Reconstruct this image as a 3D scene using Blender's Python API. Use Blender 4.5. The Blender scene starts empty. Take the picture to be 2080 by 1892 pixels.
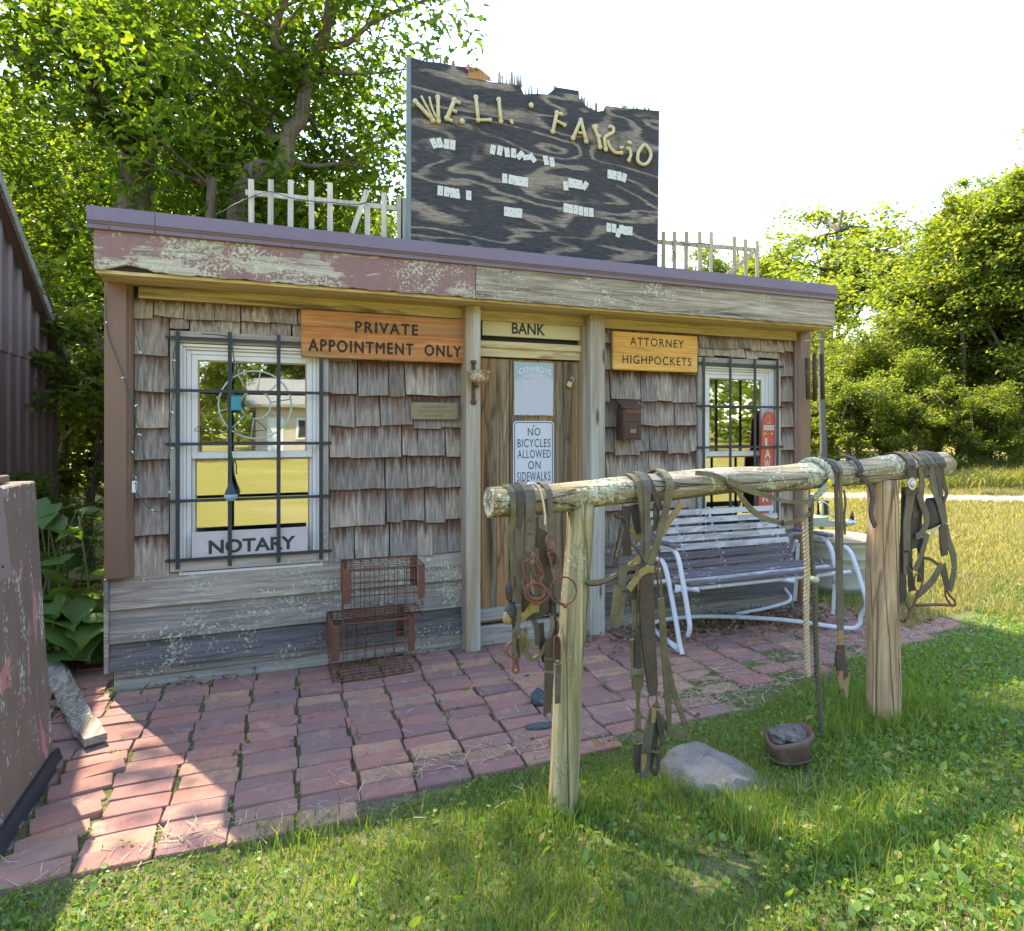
import bpy, math, random
import numpy as np
from mathutils import Vector, Matrix

# ------------------------------------------------------------------ camera, sky, sun, exposure
scn = bpy.context.scene
COL = scn.collection
A = math.radians(20.7)                     # the view turns this far to the right of the facade's normal
CAMZ, FPX, CU, HV = 1.45, 1283.0, 1040.0, 875.0
cam_d = bpy.data.cameras.new('camera'); cam = bpy.data.objects.new('camera', cam_d); COL.objects.link(cam)
cam.location = (0, 0, CAMZ); cam.rotation_euler = (math.radians(90), 0, -A)
cam_d.sensor_width = 36; cam_d.lens = FPX / 2080 * 36; cam_d.shift_y = -71 / 2080
cam_d.clip_start = .05; cam_d.clip_end = 2000
scn.camera = cam
SUN_EL, SUN_AZ = math.radians(58), math.radians(-28.6)
wd = bpy.data.worlds.new('World'); scn.world = wd; wd.use_nodes = True
wn = wd.node_tree.nodes; wl = wd.node_tree.links
bg = wn['Background']; sky = wn.new('ShaderNodeTexSky'); sky.sky_type = 'NISHITA'
sky.sun_disc = False; sky.sun_elevation = SUN_EL; sky.sun_rotation = SUN_AZ
sky.air_density = 1.0; sky.dust_density = .4; sky.ozone_density = 1.0; sky.altitude = 100
wl.new(sky.outputs[0], bg.inputs[0]); bg.inputs[1].default_value = .15
sun_d = bpy.data.lights.new('sun', 'SUN'); sun = bpy.data.objects.new('sun', sun_d); COL.objects.link(sun)
sun_d.energy = 2.2; sun_d.angle = math.radians(.53); sun_d.color = (1, .94, .83)
SD = Vector((math.sin(SUN_AZ) * math.cos(SUN_EL), math.cos(SUN_AZ) * math.cos(SUN_EL), math.sin(SUN_EL)))
sun.rotation_euler = SD.to_track_quat('Z', 'Y').to_euler(); sun.location = SD * 30
scn.view_settings.view_transform = 'Standard'; scn.view_settings.look = 'None'
scn.view_settings.exposure = 2.75; scn.view_settings.gamma = 1
scn.view_settings.use_curve_mapping = False
scn.view_settings.use_white_balance = True; scn.view_settings.white_balance_temperature = 7400; scn.view_settings.white_balance_tint = 12
scn.render.engine = 'CYCLES'
cy = scn.cycles
cy.use_denoising = True; cy.max_bounces = 7; cy.diffuse_bounces = 4; cy.glossy_bounces = 3
cy.transmission_bounces = 5; cy.transparent_max_bounces = 8; cy.caustics_reflective = False; cy.caustics_refractive = False
cy.sample_clamp_indirect = 6

R = random.Random(7)
NR = np.random.default_rng(11)

# ------------------------------------------------------------------ site survey: photo point -> world point on a known surface
SA, CA = math.sin(A), math.cos(A)
VIEWS = {'s': (0, 0, 1), 'w': (0, 0, .96923), 'a': (0, 350, 2.88), 'b': (550, 550, 2.88), 'c': (1150, 550, 3.0567), 'd': (750, 50, 3.1015),
         'e': (0, 900, 2.88), 'f': (0, 1300, 2.88), 'g': (600, 1100, 3.668), 'h': (950, 900, 3.668), 'i': (1350, 880, 3.668),
         'j': (1700, 880, 4.366), 'k': (1000, 1300, 3.668), 'l': (1400, 1300, 2.9647), 'm': (0, 0, 2.88), 'n': (480, 0, 3.668),
         'o': (1300, 250, 2.5846), 'p': (600, 1400, 3.36), 'B1': (1000, 950, 6.115), 'B2': (1000, 1200, 6.55), 'B3': (1200, 950, 6.114),
         'B4': (1240, 1220, 4.825), 'B5': (1420, 930, 5.305), 'S1': (820, 100, 6.72), 'S2': (1100, 200, 8.064), 'W1': (340, 680, 3.8206)}
def uv(view, x, y):
    ox, oy, s = VIEWS[view]
    return ox + x / s, oy + y / s
def ray(u, v):
    a, b = (u - CU) / FPX, (HV - v) / FPX
    return Vector((SA + a * CA, CA - a * SA, b))
def P(view, x, y, Y=None, Z=None, X=None, plane=None):
    """world point seen at a photo point, on the plane Y=, Z= or X= (or plane (n, c): n.p = c)"""
    u, v = uv(view, x, y); d = ray(u, v)
    if plane is not None:
        n, c = plane; t = (c - n[2] * CAMZ) / (n[0] * d.x + n[1] * d.y + n[2] * d.z)
    elif Y is not None: t = Y / d.y
    elif X is not None: t = X / d.x
    else: t = (Z - CAMZ) / d.z
    return Vector((d.x * t, d.y * t, CAMZ + d.z * t))

# ------------------------------------------------------------------ mesh helpers
class MB:
    def __init__(s): s.v = []; s.f = []; s.sm = []
    def add(s, vs, fs, smooth=False):
        b = len(s.v); s.v += [tuple(p) for p in vs]; s.f += [tuple(b + i for i in f) for f in fs]; s.sm += [smooth] * len(fs)
    def box(s, x0, x1, y0, y1, z0, z1):
        s.add([(x0, y0, z0), (x1, y0, z0), (x1, y1, z0), (x0, y1, z0), (x0, y0, z1), (x1, y0, z1), (x1, y1, z1), (x0, y1, z1)],
              [(0, 3, 2, 1), (4, 5, 6, 7), (0, 1, 5, 4), (1, 2, 6, 5), (2, 3, 7, 6), (3, 0, 4, 7)])
        return s
    def hexa(s, p):   # 8 corner points, bottom ring then top ring
        s.add(p, [(0, 3, 2, 1), (4, 5, 6, 7), (0, 1, 5, 4), (1, 2, 6, 5), (2, 3, 7, 6), (3, 0, 4, 7)]); return s
    def beam(s, a, b, w, t, up=(0, 0, 1)):     # box between two points, w across, t along 'up'
        a, b = Vector(a), Vector(b); d = (b - a).normalized(); up = Vector(up)
        sd = d.cross(up)
        if sd.length < 1e-4: sd = d.cross(Vector((0, 1, 0)))
        sd.normalize(); n = sd.cross(d).normalized(); o = []
        for p in (a, b):
            for i, j in ((-1, -1), (1, -1), (1, 1), (-1, 1)): o.append(p + sd * (i * w / 2) + n * (j * t / 2))
        s.add(o, [(0, 1, 2, 3), (7, 6, 5, 4), (0, 4, 5, 1), (1, 5, 6, 2), (2, 6, 7, 3), (3, 7, 4, 0)]); return s
    def tube(s, pts, r, n=8, caps=True, closed=False, jit=0, rnd=None, squash=None):
        pts = [Vector(p) for p in pts]; k = len(pts)
        rs = r if isinstance(r, (list, tuple)) else [r] * k
        vs = []; fs = []; prev = None
        for i, p in enumerate(pts):
            if closed: t = pts[(i + 1) % k] - pts[i - 1]
            else: t = pts[min(i + 1, k - 1)] - pts[max(i - 1, 0)]
            t.normalize()
            if prev is None:
                prev = t.cross(Vector((0, 0, 1)))
                if prev.length < .1: prev = t.cross(Vector((1, 0, 0)))
            e1 = (prev - t * prev.dot(t)).normalized(); e2 = t.cross(e1); prev = e1
            for j in range(n):
                a = 2 * math.pi * j / n; q = rs[i] * (1 + (rnd.uniform(-jit, jit) if jit else 0))
                vs.append(p + e1 * (math.cos(a) * q) + e2 * (math.sin(a) * q))
        m = k if closed else k - 1
        for i in range(m):
            for j in range(n):
                a, b = i * n + j, i * n + (j + 1) % n; c, d = ((i + 1) % k) * n + (j + 1) % n, ((i + 1) % k) * n + j
                fs.append((a, b, c, d))
        s.add(vs, fs, True)
        if caps and not closed:
            b0 = len(s.v) - len(vs); s.f.append(tuple(b0 + j for j in range(n))[::-1]); s.f.append(tuple(b0 + (k - 1) * n + j for j in range(n))); s.sm += [False] * 2
        return s
    def log(s, pts, r, n=30, seed=1, groove=.05, twist=.4):
        rg = np.random.default_rng(seed); k = len(pts); pts = [Vector(p) for p in pts]; vs = []; fs = []; ang = np.linspace(0, 2 * math.pi, n, endpoint=False); gr = rg.normal(size=n) * groove * .6; prev = None
        low = sum(groove * .7 * np.sin(ang * q + rg.uniform(0, 6)) for q in (2, 3, 5))
        for i, p in enumerate(pts):
            t = (pts[min(i + 1, k - 1)] - pts[max(i - 1, 0)]).normalized()
            if prev is None:
                prev = t.cross(Vector((0, 0, 1)))
                if prev.length < .1: prev = t.cross(Vector((1, 0, 0)))
            e1 = (prev - t * prev.dot(t)).normalized(); e2 = t.cross(e1); prev = e1
            gr = gr * .93 + rg.normal(size=n) * groove * .22; q = (r[i] if isinstance(r, list) else r) * (1 + low + gr)
            for j in range(n): a = ang[j] + twist * i / k; vs.append(p + e1 * (math.cos(a) * q[j]) + e2 * (math.sin(a) * q[j]))
        for i in range(k - 1):
            for j in range(n): a, b = i * n + j, i * n + (j + 1) % n; fs.append((a, b, b + n, a + n))
        s.add(vs, fs, True); b0 = len(s.v) - len(vs); e = pts[0] + (pts[0] - pts[1]).normalized() * -.012; s.v.append(tuple(e)); s.v.append(tuple(pts[-1] + (pts[-1] - pts[-2]).normalized() * -.012)); c = len(s.v)
        for j in range(n): s.f += [(b0 + (j + 1) % n, b0 + j, c - 2), (b0 + (k - 1) * n + j, b0 + (k - 1) * n + (j + 1) % n, c - 1)]; s.sm += [False] * 2
        return s
    def ball(s, c, r, n=8, m=6, sc=(1, 1, 1)):
        c = Vector(c); vs = []; fs = []
        for i in range(m + 1):
            th = math.pi * i / m
            for j in range(n):
                ph = 2 * math.pi * j / n
                vs.append(c + Vector((math.sin(th) * math.cos(ph) * r * sc[0], math.sin(th) * math.sin(ph) * r * sc[1], math.cos(th) * r * sc[2])))
        for i in range(m):
            for j in range(n): fs.append((i * n + j, (i + 1) * n + j, (i + 1) * n + (j + 1) % n, i * n + (j + 1) % n))
        s.add(vs, fs, True); return s
    def lathe(s, c, prof, n=24, closed=False):
        c = Vector(c); vs = []; fs = []
        for r, z in prof:
            for j in range(n):
                a = 2 * math.pi * j / n; vs.append(c + Vector((math.cos(a) * r, math.sin(a) * r, z)))
        for i in range(len(prof) - 1):
            for j in range(n): fs.append((i * n + j, i * n + (j + 1) % n, (i + 1) * n + (j + 1) % n, (i + 1) * n + j))
        s.add(vs, fs, True); return s
    def slab(s, front, back):      # two matching outlines joined into a plate
        n = len(front); s.add(list(front) + list(back), [tuple(range(n)), tuple(range(2 * n - 1, n - 1, -1))] + [(i, i + n, (i + 1) % n + n, (i + 1) % n) for i in range(n)]); return s
    def ribbon(s, pts, w, th, nrm):
        pts = [Vector(p) for p in pts]; k = len(pts); ws = w if isinstance(w, (list, tuple)) else [w] * k
        vs = []; fs = []
        for i, p in enumerate(pts):
            t = (pts[min(i + 1, k - 1)] - pts[max(i - 1, 0)]).normalized()
            n = Vector(nrm[i] if isinstance(nrm, list) else nrm); n = (n - t * n.dot(t)).normalized(); sd = t.cross(n)
            for a, b in ((-1, -1), (1, -1), (1, 1), (-1, 1)): vs.append(p + sd * (a * ws[i] / 2) + n * (b * th / 2))
        for i in range(k - 1):
            for j in range(4): a, b = i * 4 + j, i * 4 + (j + 1) % 4; fs.append((a, b, b + 4, a + 4))
        fs += [(3, 2, 1, 0), tuple((k - 1) * 4 + j for j in range(4))]
        s.add(vs, fs, False); return s
    def mesh(s, name, mat=None):
        m = bpy.data.meshes.new(name); m.from_pydata(s.v, [], s.f)
        m.polygons.foreach_set('use_smooth', s.sm)
        if mat: m.materials.append(mat)
        m.update(); return m
    def build(s, name, mat, parent=None, bevel=0):
        o = bpy.data.objects.new(name, s.mesh(name, mat)); COL.objects.link(o); adopt(o, parent)
        if bevel:
            b = o.modifiers.new('bevel', 'BEVEL'); b.width = bevel; b.segments = 1; b.limit_method = 'ANGLE'
        return o
def adopt(o, parent):
    if parent is not None:
        o.parent = parent; o.matrix_parent_inverse = parent_world(parent).inverted()
def parent_world(p):
    m = p.matrix_basis.copy()
    return m if p.parent is None else parent_world(p.parent) @ p.matrix_parent_inverse @ m
def place(mesh, name, loc, rot=(0, 0, 0), sc=(1, 1, 1), parent=None):
    o = bpy.data.objects.new(name, mesh); COL.objects.link(o); o.location = loc; o.rotation_euler = rot; o.scale = sc
    adopt(o, parent); return o
def tag(o, label, cat, group=None, kind=None):
    if label: o['label'] = label
    if cat: o['category'] = cat
    if group: o['group'] = group
    if kind: o['kind'] = kind
    return o
def thing(name, label, cat, loc=(0, 0, 0), group=None):
    o = bpy.data.objects.new(name, None); COL.objects.link(o); o.location = loc; o.empty_display_size = .1
    return tag(o, label, cat, group)
def struct(o): o['kind'] = 'structure'; return o
def box(name, m, parent, x0, x1, y0, y1, z0, z1, bevel=0):
    return MB().box(x0, x1, y0, y1, z0, z1).build(name, m, parent, bevel)
def smooth_pts(pts, n=4):           # Catmull-Rom through the points
    pts = [Vector(p) for p in pts]
    if len(pts) < 3: return pts
    q = [pts[0] * 2 - pts[1]] + pts + [pts[-1] * 2 - pts[-2]]; out = []
    for i in range(1, len(q) - 2):
        p0, p1, p2, p3 = q[i - 1:i + 3]
        for k in range(n):
            t = k / n
            out.append(.5 * (2 * p1 + (p2 - p0) * t + (2 * p0 - 5 * p1 + 4 * p2 - p3) * t * t + (3 * p1 - p0 - 3 * p2 + p3) * t ** 3))
    return out + [pts[-1]]
def lerp_list(a, n):
    return [a[int(i * (len(a) - 1) / max(1, n - 1))] * 1.0 if len(a) == 1 else a[min(int(i * (len(a) - 1) / (n - 1)), len(a) - 2)] * (1 - (i * (len(a) - 1) / (n - 1) - min(int(i * (len(a) - 1) / (n - 1)), len(a) - 2))) + a[min(int(i * (len(a) - 1) / (n - 1)), len(a) - 2) + 1] * (i * (len(a) - 1) / (n - 1) - min(int(i * (len(a) - 1) / (n - 1)), len(a) - 2)) for i in range(n)]

# ------------------------------------------------------------------ materials
class NT:
    def __init__(s, name, rough=.8, spec=.25):
        s.m = bpy.data.materials.new(name); s.m.use_nodes = True; s.t = s.m.node_tree; s.n = s.t.nodes; s.l = s.t.links
        s.b = s.n['Principled BSDF']; s.b.inputs['Roughness'].default_value = rough; s.b.inputs['Specular IOR Level'].default_value = spec
    def put(s, sock, v):
        if isinstance(v, bpy.types.NodeSocket): s.l.new(v, sock)
        elif isinstance(v, (tuple, list)): sock.default_value = tuple(v) + ((1,) if len(v) == 3 and len(sock.default_value) == 4 else ())
        else: sock.default_value = v
    def co(s, kind='Object'):
        n = s.n.new('ShaderNodeTexCoord'); return n.outputs[kind]
    def rnd(s): return s.n.new('ShaderNodeObjectInfo').outputs['Random']
    def isl(s): return s.n.new('ShaderNodeNewGeometry').outputs['Random Per Island']
    def map(s, v, sc=(1, 1, 1), loc=(0, 0, 0), rot=(0, 0, 0)):
        n = s.n.new('ShaderNodeMapping'); s.put(n.inputs[0], v); n.inputs['Scale'].default_value = sc; n.inputs['Location'].default_value = loc; n.inputs['Rotation'].default_value = rot; return n.outputs[0]
    def offset(s, v, k=37.0):    # shift the pattern by the object's own random number
        n = s.n.new('ShaderNodeVectorMath'); n.operation = 'ADD'; s.put(n.inputs[0], v)
        c = s.n.new('ShaderNodeVectorMath'); c.operation = 'SCALE'; c.inputs[0].default_value = (k, k * 1.7, k * .6); s.put(c.inputs['Scale'], s.rnd())
        s.l.new(c.outputs[0], n.inputs[1]); return n.outputs[0]
    def noise(s, v, sc=5, det=4, ro=.55, dist=0):
        n = s.n.new('ShaderNodeTexNoise'); s.put(n.inputs['Vector'], v); n.inputs['Scale'].default_value = sc; n.inputs['Detail'].default_value = det; n.inputs['Roughness'].default_value = ro; n.inputs['Distortion'].default_value = dist; return n.outputs['Fac']
    def wave(s, v, sc=5, dist=4, det=2, dsc=1, ax='X', prof='SIN'):
        n = s.n.new('ShaderNodeTexWave'); s.put(n.inputs['Vector'], v); n.bands_direction = ax; n.wave_profile = prof; n.inputs['Scale'].default_value = sc; n.inputs['Distortion'].default_value = dist; n.inputs['Detail'].default_value = det; n.inputs['Detail Scale'].default_value = dsc; return n.outputs['Fac']
    def vor(s, v, sc=5, out='Distance', feat='F1'):
        n = s.n.new('ShaderNodeTexVoronoi'); n.feature = feat; s.put(n.inputs['Vector'], v); n.inputs['Scale'].default_value = sc; return n.outputs[out]
    def ramp(s, f, stops, interp='LINEAR'):
        n = s.n.new('ShaderNodeValToRGB'); s.put(n.inputs[0], f); e = n.color_ramp.elements; n.color_ramp.interpolation = interp
        while len(e) > 1: e.remove(e[-1])
        e[0].position = stops[0][0]; e[0].color = col4(stops[0][1])
        for p, c in stops[1:]:
            q = e.new(p); q.color = col4(c)
        return n.outputs[0]
    def mix(s, f, a, b, mode='MIX'):
        n = s.n.new('ShaderNodeMix'); n.data_type = 'RGBA'; n.blend_type = mode; s.put(n.inputs[0], f); s.put(n.inputs[6], a); s.put(n.inputs[7], b); return n.outputs[2]
    def math(s, op, a, b=0.0, clamp=False):
        n = s.n.new('ShaderNodeMath'); n.operation = op; s.put(n.inputs[0], a); s.put(n.inputs[1], b); n.use_clamp = clamp; return n.outputs[0]
    def xyz(s, v):
        n = s.n.new('ShaderNodeSeparateXYZ'); s.put(n.inputs[0], v); return n.outputs
    def bump(s, h, st=.3, d=.01, prev=None):
        n = s.n.new('ShaderNodeBump'); n.inputs['Strength'].default_value = st; n.inputs['Distance'].default_value = d; s.put(n.inputs['Height'], h)
        if prev is not None: s.l.new(prev, n.inputs['Normal'])
        return n.outputs[0]
    def done(s, color, rough=None, bump=None, metal=None):
        s.put(s.b.inputs['Base Color'], color)
        if rough is not None: s.put(s.b.inputs['Roughness'], rough)
        if bump is not None: s.put(s.b.inputs['Normal'], bump)
        if metal is not None: s.put(s.b.inputs['Metallic'], metal)
        return s.m
def col4(c):
    if isinstance(c, (int, float)): c = (c, c, c)
    return tuple(c) + ((1,) if len(c) == 3 else ())
def STEP(a, b): return [(a, 0), (b, 1)]

def wood(name, ax, dark, mid, light, lichen=0, paint=None, stain=0, rough=.85, bump=.35, fine=1.0, knots=0, vary=.35, warm=None, cracks=0):
    """weathered board: grain runs along axis ax"""
    dark, mid, light = (tuple(min(.62, q * k_) for q in c_) for c_, k_ in ((dark, 1.2), (mid, 1.36), (light, 1.36)))
    t = NT(name, rough, .2); v = t.offset(t.co())
    sc = {'x': (1.3, 26, 26), 'y': (26, 1.3, 26), 'z': (26, 26, 1.3)}[ax]; sc = tuple(q * fine for q in sc)
    sb = tuple(q * .22 for q in sc)
    g = t.noise(t.map(v, sc), 2.2, 6, .65, .6); g2 = t.noise(t.map(v, sc), 7, 4, .7, .3)
    b = t.noise(t.map(v, sb), 1.4, 4, .6, .8)
    c = t.ramp(t.math('ADD', t.math('MULTIPLY', g, .65), t.math('MULTIPLY', b, .35)), [(.30, dark), (.5, mid), (.68, light)])
    if warm is not None:
        w = t.ramp(t.noise(t.map(v, sb, (9, 4, 2)), 1.1, 3, .5, .5), STEP(.47, .62)); c = t.mix(t.math('MULTIPLY', w, .75), c, t.mix(g, tuple(q * .55 for q in warm), warm))
    c = t.mix(vary, c, t.ramp(t.rnd(), [(0, (.55, .55, .56)), (.5, (1, 1, 1)), (1, (1.25, 1.16, 1.05))]), 'MULTIPLY')
    h = t.math('ADD', t.math('MULTIPLY', g, .7), t.math('MULTIPLY', g2, .5))
    if stain:
        s = t.ramp(t.noise(t.map(v, sb, (3, 1, 7)), 2.4, 5, .65, 1.2), STEP(.55, .68)); c = t.mix(t.math('MULTIPLY', s, stain), c, (.035, .028, .022))
    if knots:
        k = t.vor(t.map(v, {'x': (1.4, 6, 6), 'y': (6, 1.4, 6), 'z': (6, 6, 1.4)}[ax]), 1.25); k2 = t.ramp(k, [(.06, 1), (.13, 0)]); c = t.mix(t.math('MULTIPLY', k2, knots), c, (.10, .04, .018))
    if cracks:
        cs = {'x': (.55, 11, 11), 'y': (11, .55, 11), 'z': (11, 11, .55)}[ax]; cw = t.math('MULTIPLY', t.math('SUBTRACT', t.noise(t.map(v, sb), 2, 3), .5), .5)
        vv = t.n.new('ShaderNodeVectorMath'); vv.operation = 'ADD'; t.put(vv.inputs[0], t.map(v, cs)); t.put(vv.inputs[1], cw)
        ck = t.ramp(t.vor(vv.outputs[0], 1.6, 'Distance', 'DISTANCE_TO_EDGE'), [(.008, 1), (.045, 0)]); ck = t.math('MULTIPLY', ck, t.ramp(t.noise(t.map(v, sb), 1.3, 3), STEP(.42, .55)))
        c = t.mix(t.math('MULTIPLY', ck, cracks), c, (.03, .022, .016)); h = t.math('SUBTRACT', h, t.math('MULTIPLY', ck, 1.5))
    w2 = t.co()
    if paint is not None:
        pc, amount = paint
        pn = t.noise(t.map(w2, tuple(max(.9, q * .09) for q in sc)), 3.2, 7, .66, .5); pm = t.ramp(pn, STEP(amount, amount + .025))
        c = t.mix(pm, c, t.mix(t.noise(w2, 30, 3), tuple(q * .8 for q in pc), tuple(min(1, q * 1.15) for q in pc))); h = t.math('ADD', t.math('MULTIPLY', h, t.math('SUBTRACT', 1, t.math('MULTIPLY', pm, .8))), t.math('MULTIPLY', pm, .9))
    if lichen:
        ln = t.math('MULTIPLY', t.noise(w2, 3.1, 4, .65, .4), t.noise(w2, 62, 4, .65)); th = .365 - .10 * lichen
        lm = t.ramp(ln, STEP(th, th + .022))
        c = t.mix(t.math('MULTIPLY', lm, .85), c, t.ramp(t.noise(w2, 50, 2), [(.35, (.30, .31, .20)), (.6, (.50, .50, .38))])); h = t.math('ADD', h, lm)
    return t.done(c, None, t.bump(h, bump, .006))

def plain(name, c, rough=.6, spec=.3, metal=0, var=.25, nsc=14, bump=.1, dirt=None, bsc=60):
    t = NT(name, rough, spec); v = t.offset(t.co())
    n = t.noise(v, nsc, 5, .6)
    cc = t.mix(n, tuple(q * (1 - var) for q in c), tuple(min(1, q * (1 + var)) for q in c))
    if dirt is not None:
        dc, lo = dirt; m = t.ramp(t.noise(v, nsc * .7, 6, .7, .4), STEP(lo, lo + .09)); cc = t.mix(m, cc, dc)
    return t.done(cc, t.math('ADD', rough - .1, t.math('MULTIPLY', n, .25)), t.bump(t.noise(v, bsc, 4), bump, .003), metal)

M = {}
M['shingle'] = None
def mk_shingle():
    t = NT('cedar_shingle', .9, .15); v = t.offset(t.co()); z = t.xyz(t.co('Generated'))[2]
    g = t.noise(t.map(v, (34, 34, 1.2)), 2, 6, .7, .4); g2 = t.noise(t.map(v, (34, 34, 1.6)), 7, 3, .6)
    c = t.ramp(g, [(.3, (.125, .108, .092)), (.5, (.245, .218, .188)), (.7, (.40, .365, .32))])
    tint = t.ramp(t.rnd(), [(0, (.62, .60, .60)), (.25, (1.0, .95, .90)), (.5, (.80, .79, .80)), (.75, (1.14, 1.05, .93)), (1, (1.36, 1.30, 1.20))]); c = t.mix(1.0, c, tint, 'MULTIPLY')
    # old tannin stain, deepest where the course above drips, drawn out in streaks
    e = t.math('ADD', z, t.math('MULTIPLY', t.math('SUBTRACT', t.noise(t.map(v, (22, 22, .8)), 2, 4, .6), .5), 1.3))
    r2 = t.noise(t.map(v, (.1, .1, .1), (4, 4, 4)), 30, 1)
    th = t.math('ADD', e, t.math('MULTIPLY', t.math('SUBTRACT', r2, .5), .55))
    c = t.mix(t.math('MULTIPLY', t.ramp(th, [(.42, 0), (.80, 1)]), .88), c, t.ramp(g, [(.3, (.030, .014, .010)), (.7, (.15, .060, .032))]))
    red = t.ramp(t.noise(t.map(v, (14, 14, .7), (1, 9, 5)), 1.6, 3), STEP(.54, .72)); c = t.mix(t.math('MULTIPLY', red, .38), c, (.25, .135, .082))
    return t.done(c, None, t.bump(t.math('ADD', g, t.math('MULTIPLY', g2, .6)), .45, .006))
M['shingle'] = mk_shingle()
M['siding'] = wood('grey_lap_siding', 'x', (.085, .074, .062), (.185, .163, .138), (.31, .28, .242), lichen=.55, stain=.35, vary=.9, cracks=.22)
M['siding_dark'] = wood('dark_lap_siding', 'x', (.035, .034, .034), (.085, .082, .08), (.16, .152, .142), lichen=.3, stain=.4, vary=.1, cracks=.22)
M['siding_plain'] = wood('grey_board', 'x', (.11, .10, .085), (.22, .205, .18), (.34, .315, .27), lichen=.2, stain=.6, vary=.4)
M['casing'] = wood('window_casing', 'z', (.13, .115, .10), (.25, .225, .19), (.36, .33, .28), lichen=.25, vary=.3)
M['casing_x'] = wood('window_casing_across', 'x', (.13, .115, .10), (.25, .225, .19), (.36, .33, .28), lichen=.25, vary=.3)
M['post'] = wood('treated_post', 'z', (.17, .165, .135), (.28, .275, .235), (.38, .37, .31), stain=.15, knots=.85, vary=.2, warm=(.36, .23, .11))
M['door'] = wood('door_plank', 'z', (.065, .046, .030), (.165, .118, .070), (.29, .21, .12), stain=.9, knots=.9, vary=.9, warm=(.46, .215, .07), cracks=.6)
M['soffit'] = wood('soffit_board', 'x', (.20, .155, .085), (.36, .29, .16), (.47, .39, .23), stain=.85, knots=.5, vary=.3)
M['fascia_paint'] = wood('fascia_peeling_paint', 'x', (.15, .13, .10), (.27, .24, .19), (.42, .39, .32), lichen=.8, paint=((.235, .138, .130), .43), stain=.6, vary=.1, cracks=.5)
M['fascia_bare'] = wood('fascia_bare_board', 'x', (.075, .060, .042), (.205, .172, .128), (.36, .32, .25), lichen=.5, paint=((.25, .15, .15), .66), stain=.85, vary=.1, cracks=.5)
M['metal_purple'] = plain('plum_brown_metal', (.150, .112, .158), .30, .5, 0, .10, 3, .02)
M['metal_brown'] = plain('brown_metal_trim', (.165, .092, .062), .38, .5, 0, .10, 2, .03)
M['metal_stripe'] = plain('brown_flashing_lip', (.105, .055, .03), .45, .4)
M['white'] = plain('white_vinyl', (.60, .60, .58), .4, .4, 0, .06, 6, .02, dirt=((.42, .36, .24), .66))
M['tanstrip'] = plain('tan_sash_stop', (.36, .25, .15), .6)
M['black'] = plain('black_iron_bar', (.022, .025, .03), .5, .45, 0, .3, 60, .15, dirt=((.30, .30, .30), .80))
M['dark'] = plain('dark_interior', (.035, .035, .035), .9)
M['roofing'] = plain('brown_roof_sheet', (.08, .055, .05), .5)
# ------------------------------------------------------------------ more materials
def mk_glass():
    t = NT('window_glass'); n = t.n; out = n['Material Output']
    gl = n.new('ShaderNodeBsdfGlossy'); gl.inputs['Roughness'].default_value = .015; gl.inputs['Color'].default_value = (.80, .84, .80, 1)
    w = t.noise(t.map(t.co(), (1, 1, 1)), 2.2, 2); t.l.new(t.bump(w, .03, .02), gl.inputs['Normal'])
    tr = n.new('ShaderNodeBsdfTransparent'); tr.inputs['Color'].default_value = (.85, .9, .86, 1)
    mx = n.new('ShaderNodeMixShader'); mx.inputs[0].default_value = .44
    t.l.new(tr.outputs[0], mx.inputs[1]); t.l.new(gl.outputs[0], mx.inputs[2]); t.l.new(mx.outputs[0], out.inputs[0]); return t.m
M['glass'] = mk_glass()
def mk_brick():
    t = NT('old_paving_brick', .88, .15); v = t.offset(t.co()); w = t.co()
    c = t.ramp(t.rnd(), [(0, (.185, .104, .098)), (.2, (.27, .130, .108)), (.4, (.34, .155, .115)), (.58, (.235, .125, .112)), (.76, (.37, .190, .122)), (.92, (.40, .225, .140)), (1, (.32, .115, .10))])
    n = t.noise(v, 14, 6, .68, .4); n2 = t.noise(v, 45, 4, .6)
    c = t.mix(t.math('MULTIPLY', t.ramp(n, STEP(.45, .62)), .62), c, t.mix(n2, (.165, .10, .092), (.26, .155, .135)))
    c = t.mix(t.math('MULTIPLY', t.ramp(t.noise(v, 9, 5, .7, .2), STEP(.56, .72)), .55), c, (.44, .30, .215))
    c = t.mix(t.math('MULTIPLY', t.ramp(t.noise(v, 70, 3), STEP(.60, .72)), .5), c, (.11, .075, .065))
    wp = t.n.new('ShaderNodeNewGeometry').outputs['Position']; c = t.mix(t.math('MULTIPLY', t.ramp(t.noise(wp, 2.6, 5, .65), STEP(.44, .66)), .55), c, t.mix(n2, (.14, .105, .09), (.25, .19, .165)))
    h = t.math('ADD', t.math('MULTIPLY', n, 1.0), t.math('MULTIPLY', t.ramp(t.vor(v, 55), STEP(0, .35)), .35))
    return t.done(c, None, t.bump(h, .5, .008))
M['brick'] = mk_brick()
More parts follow.
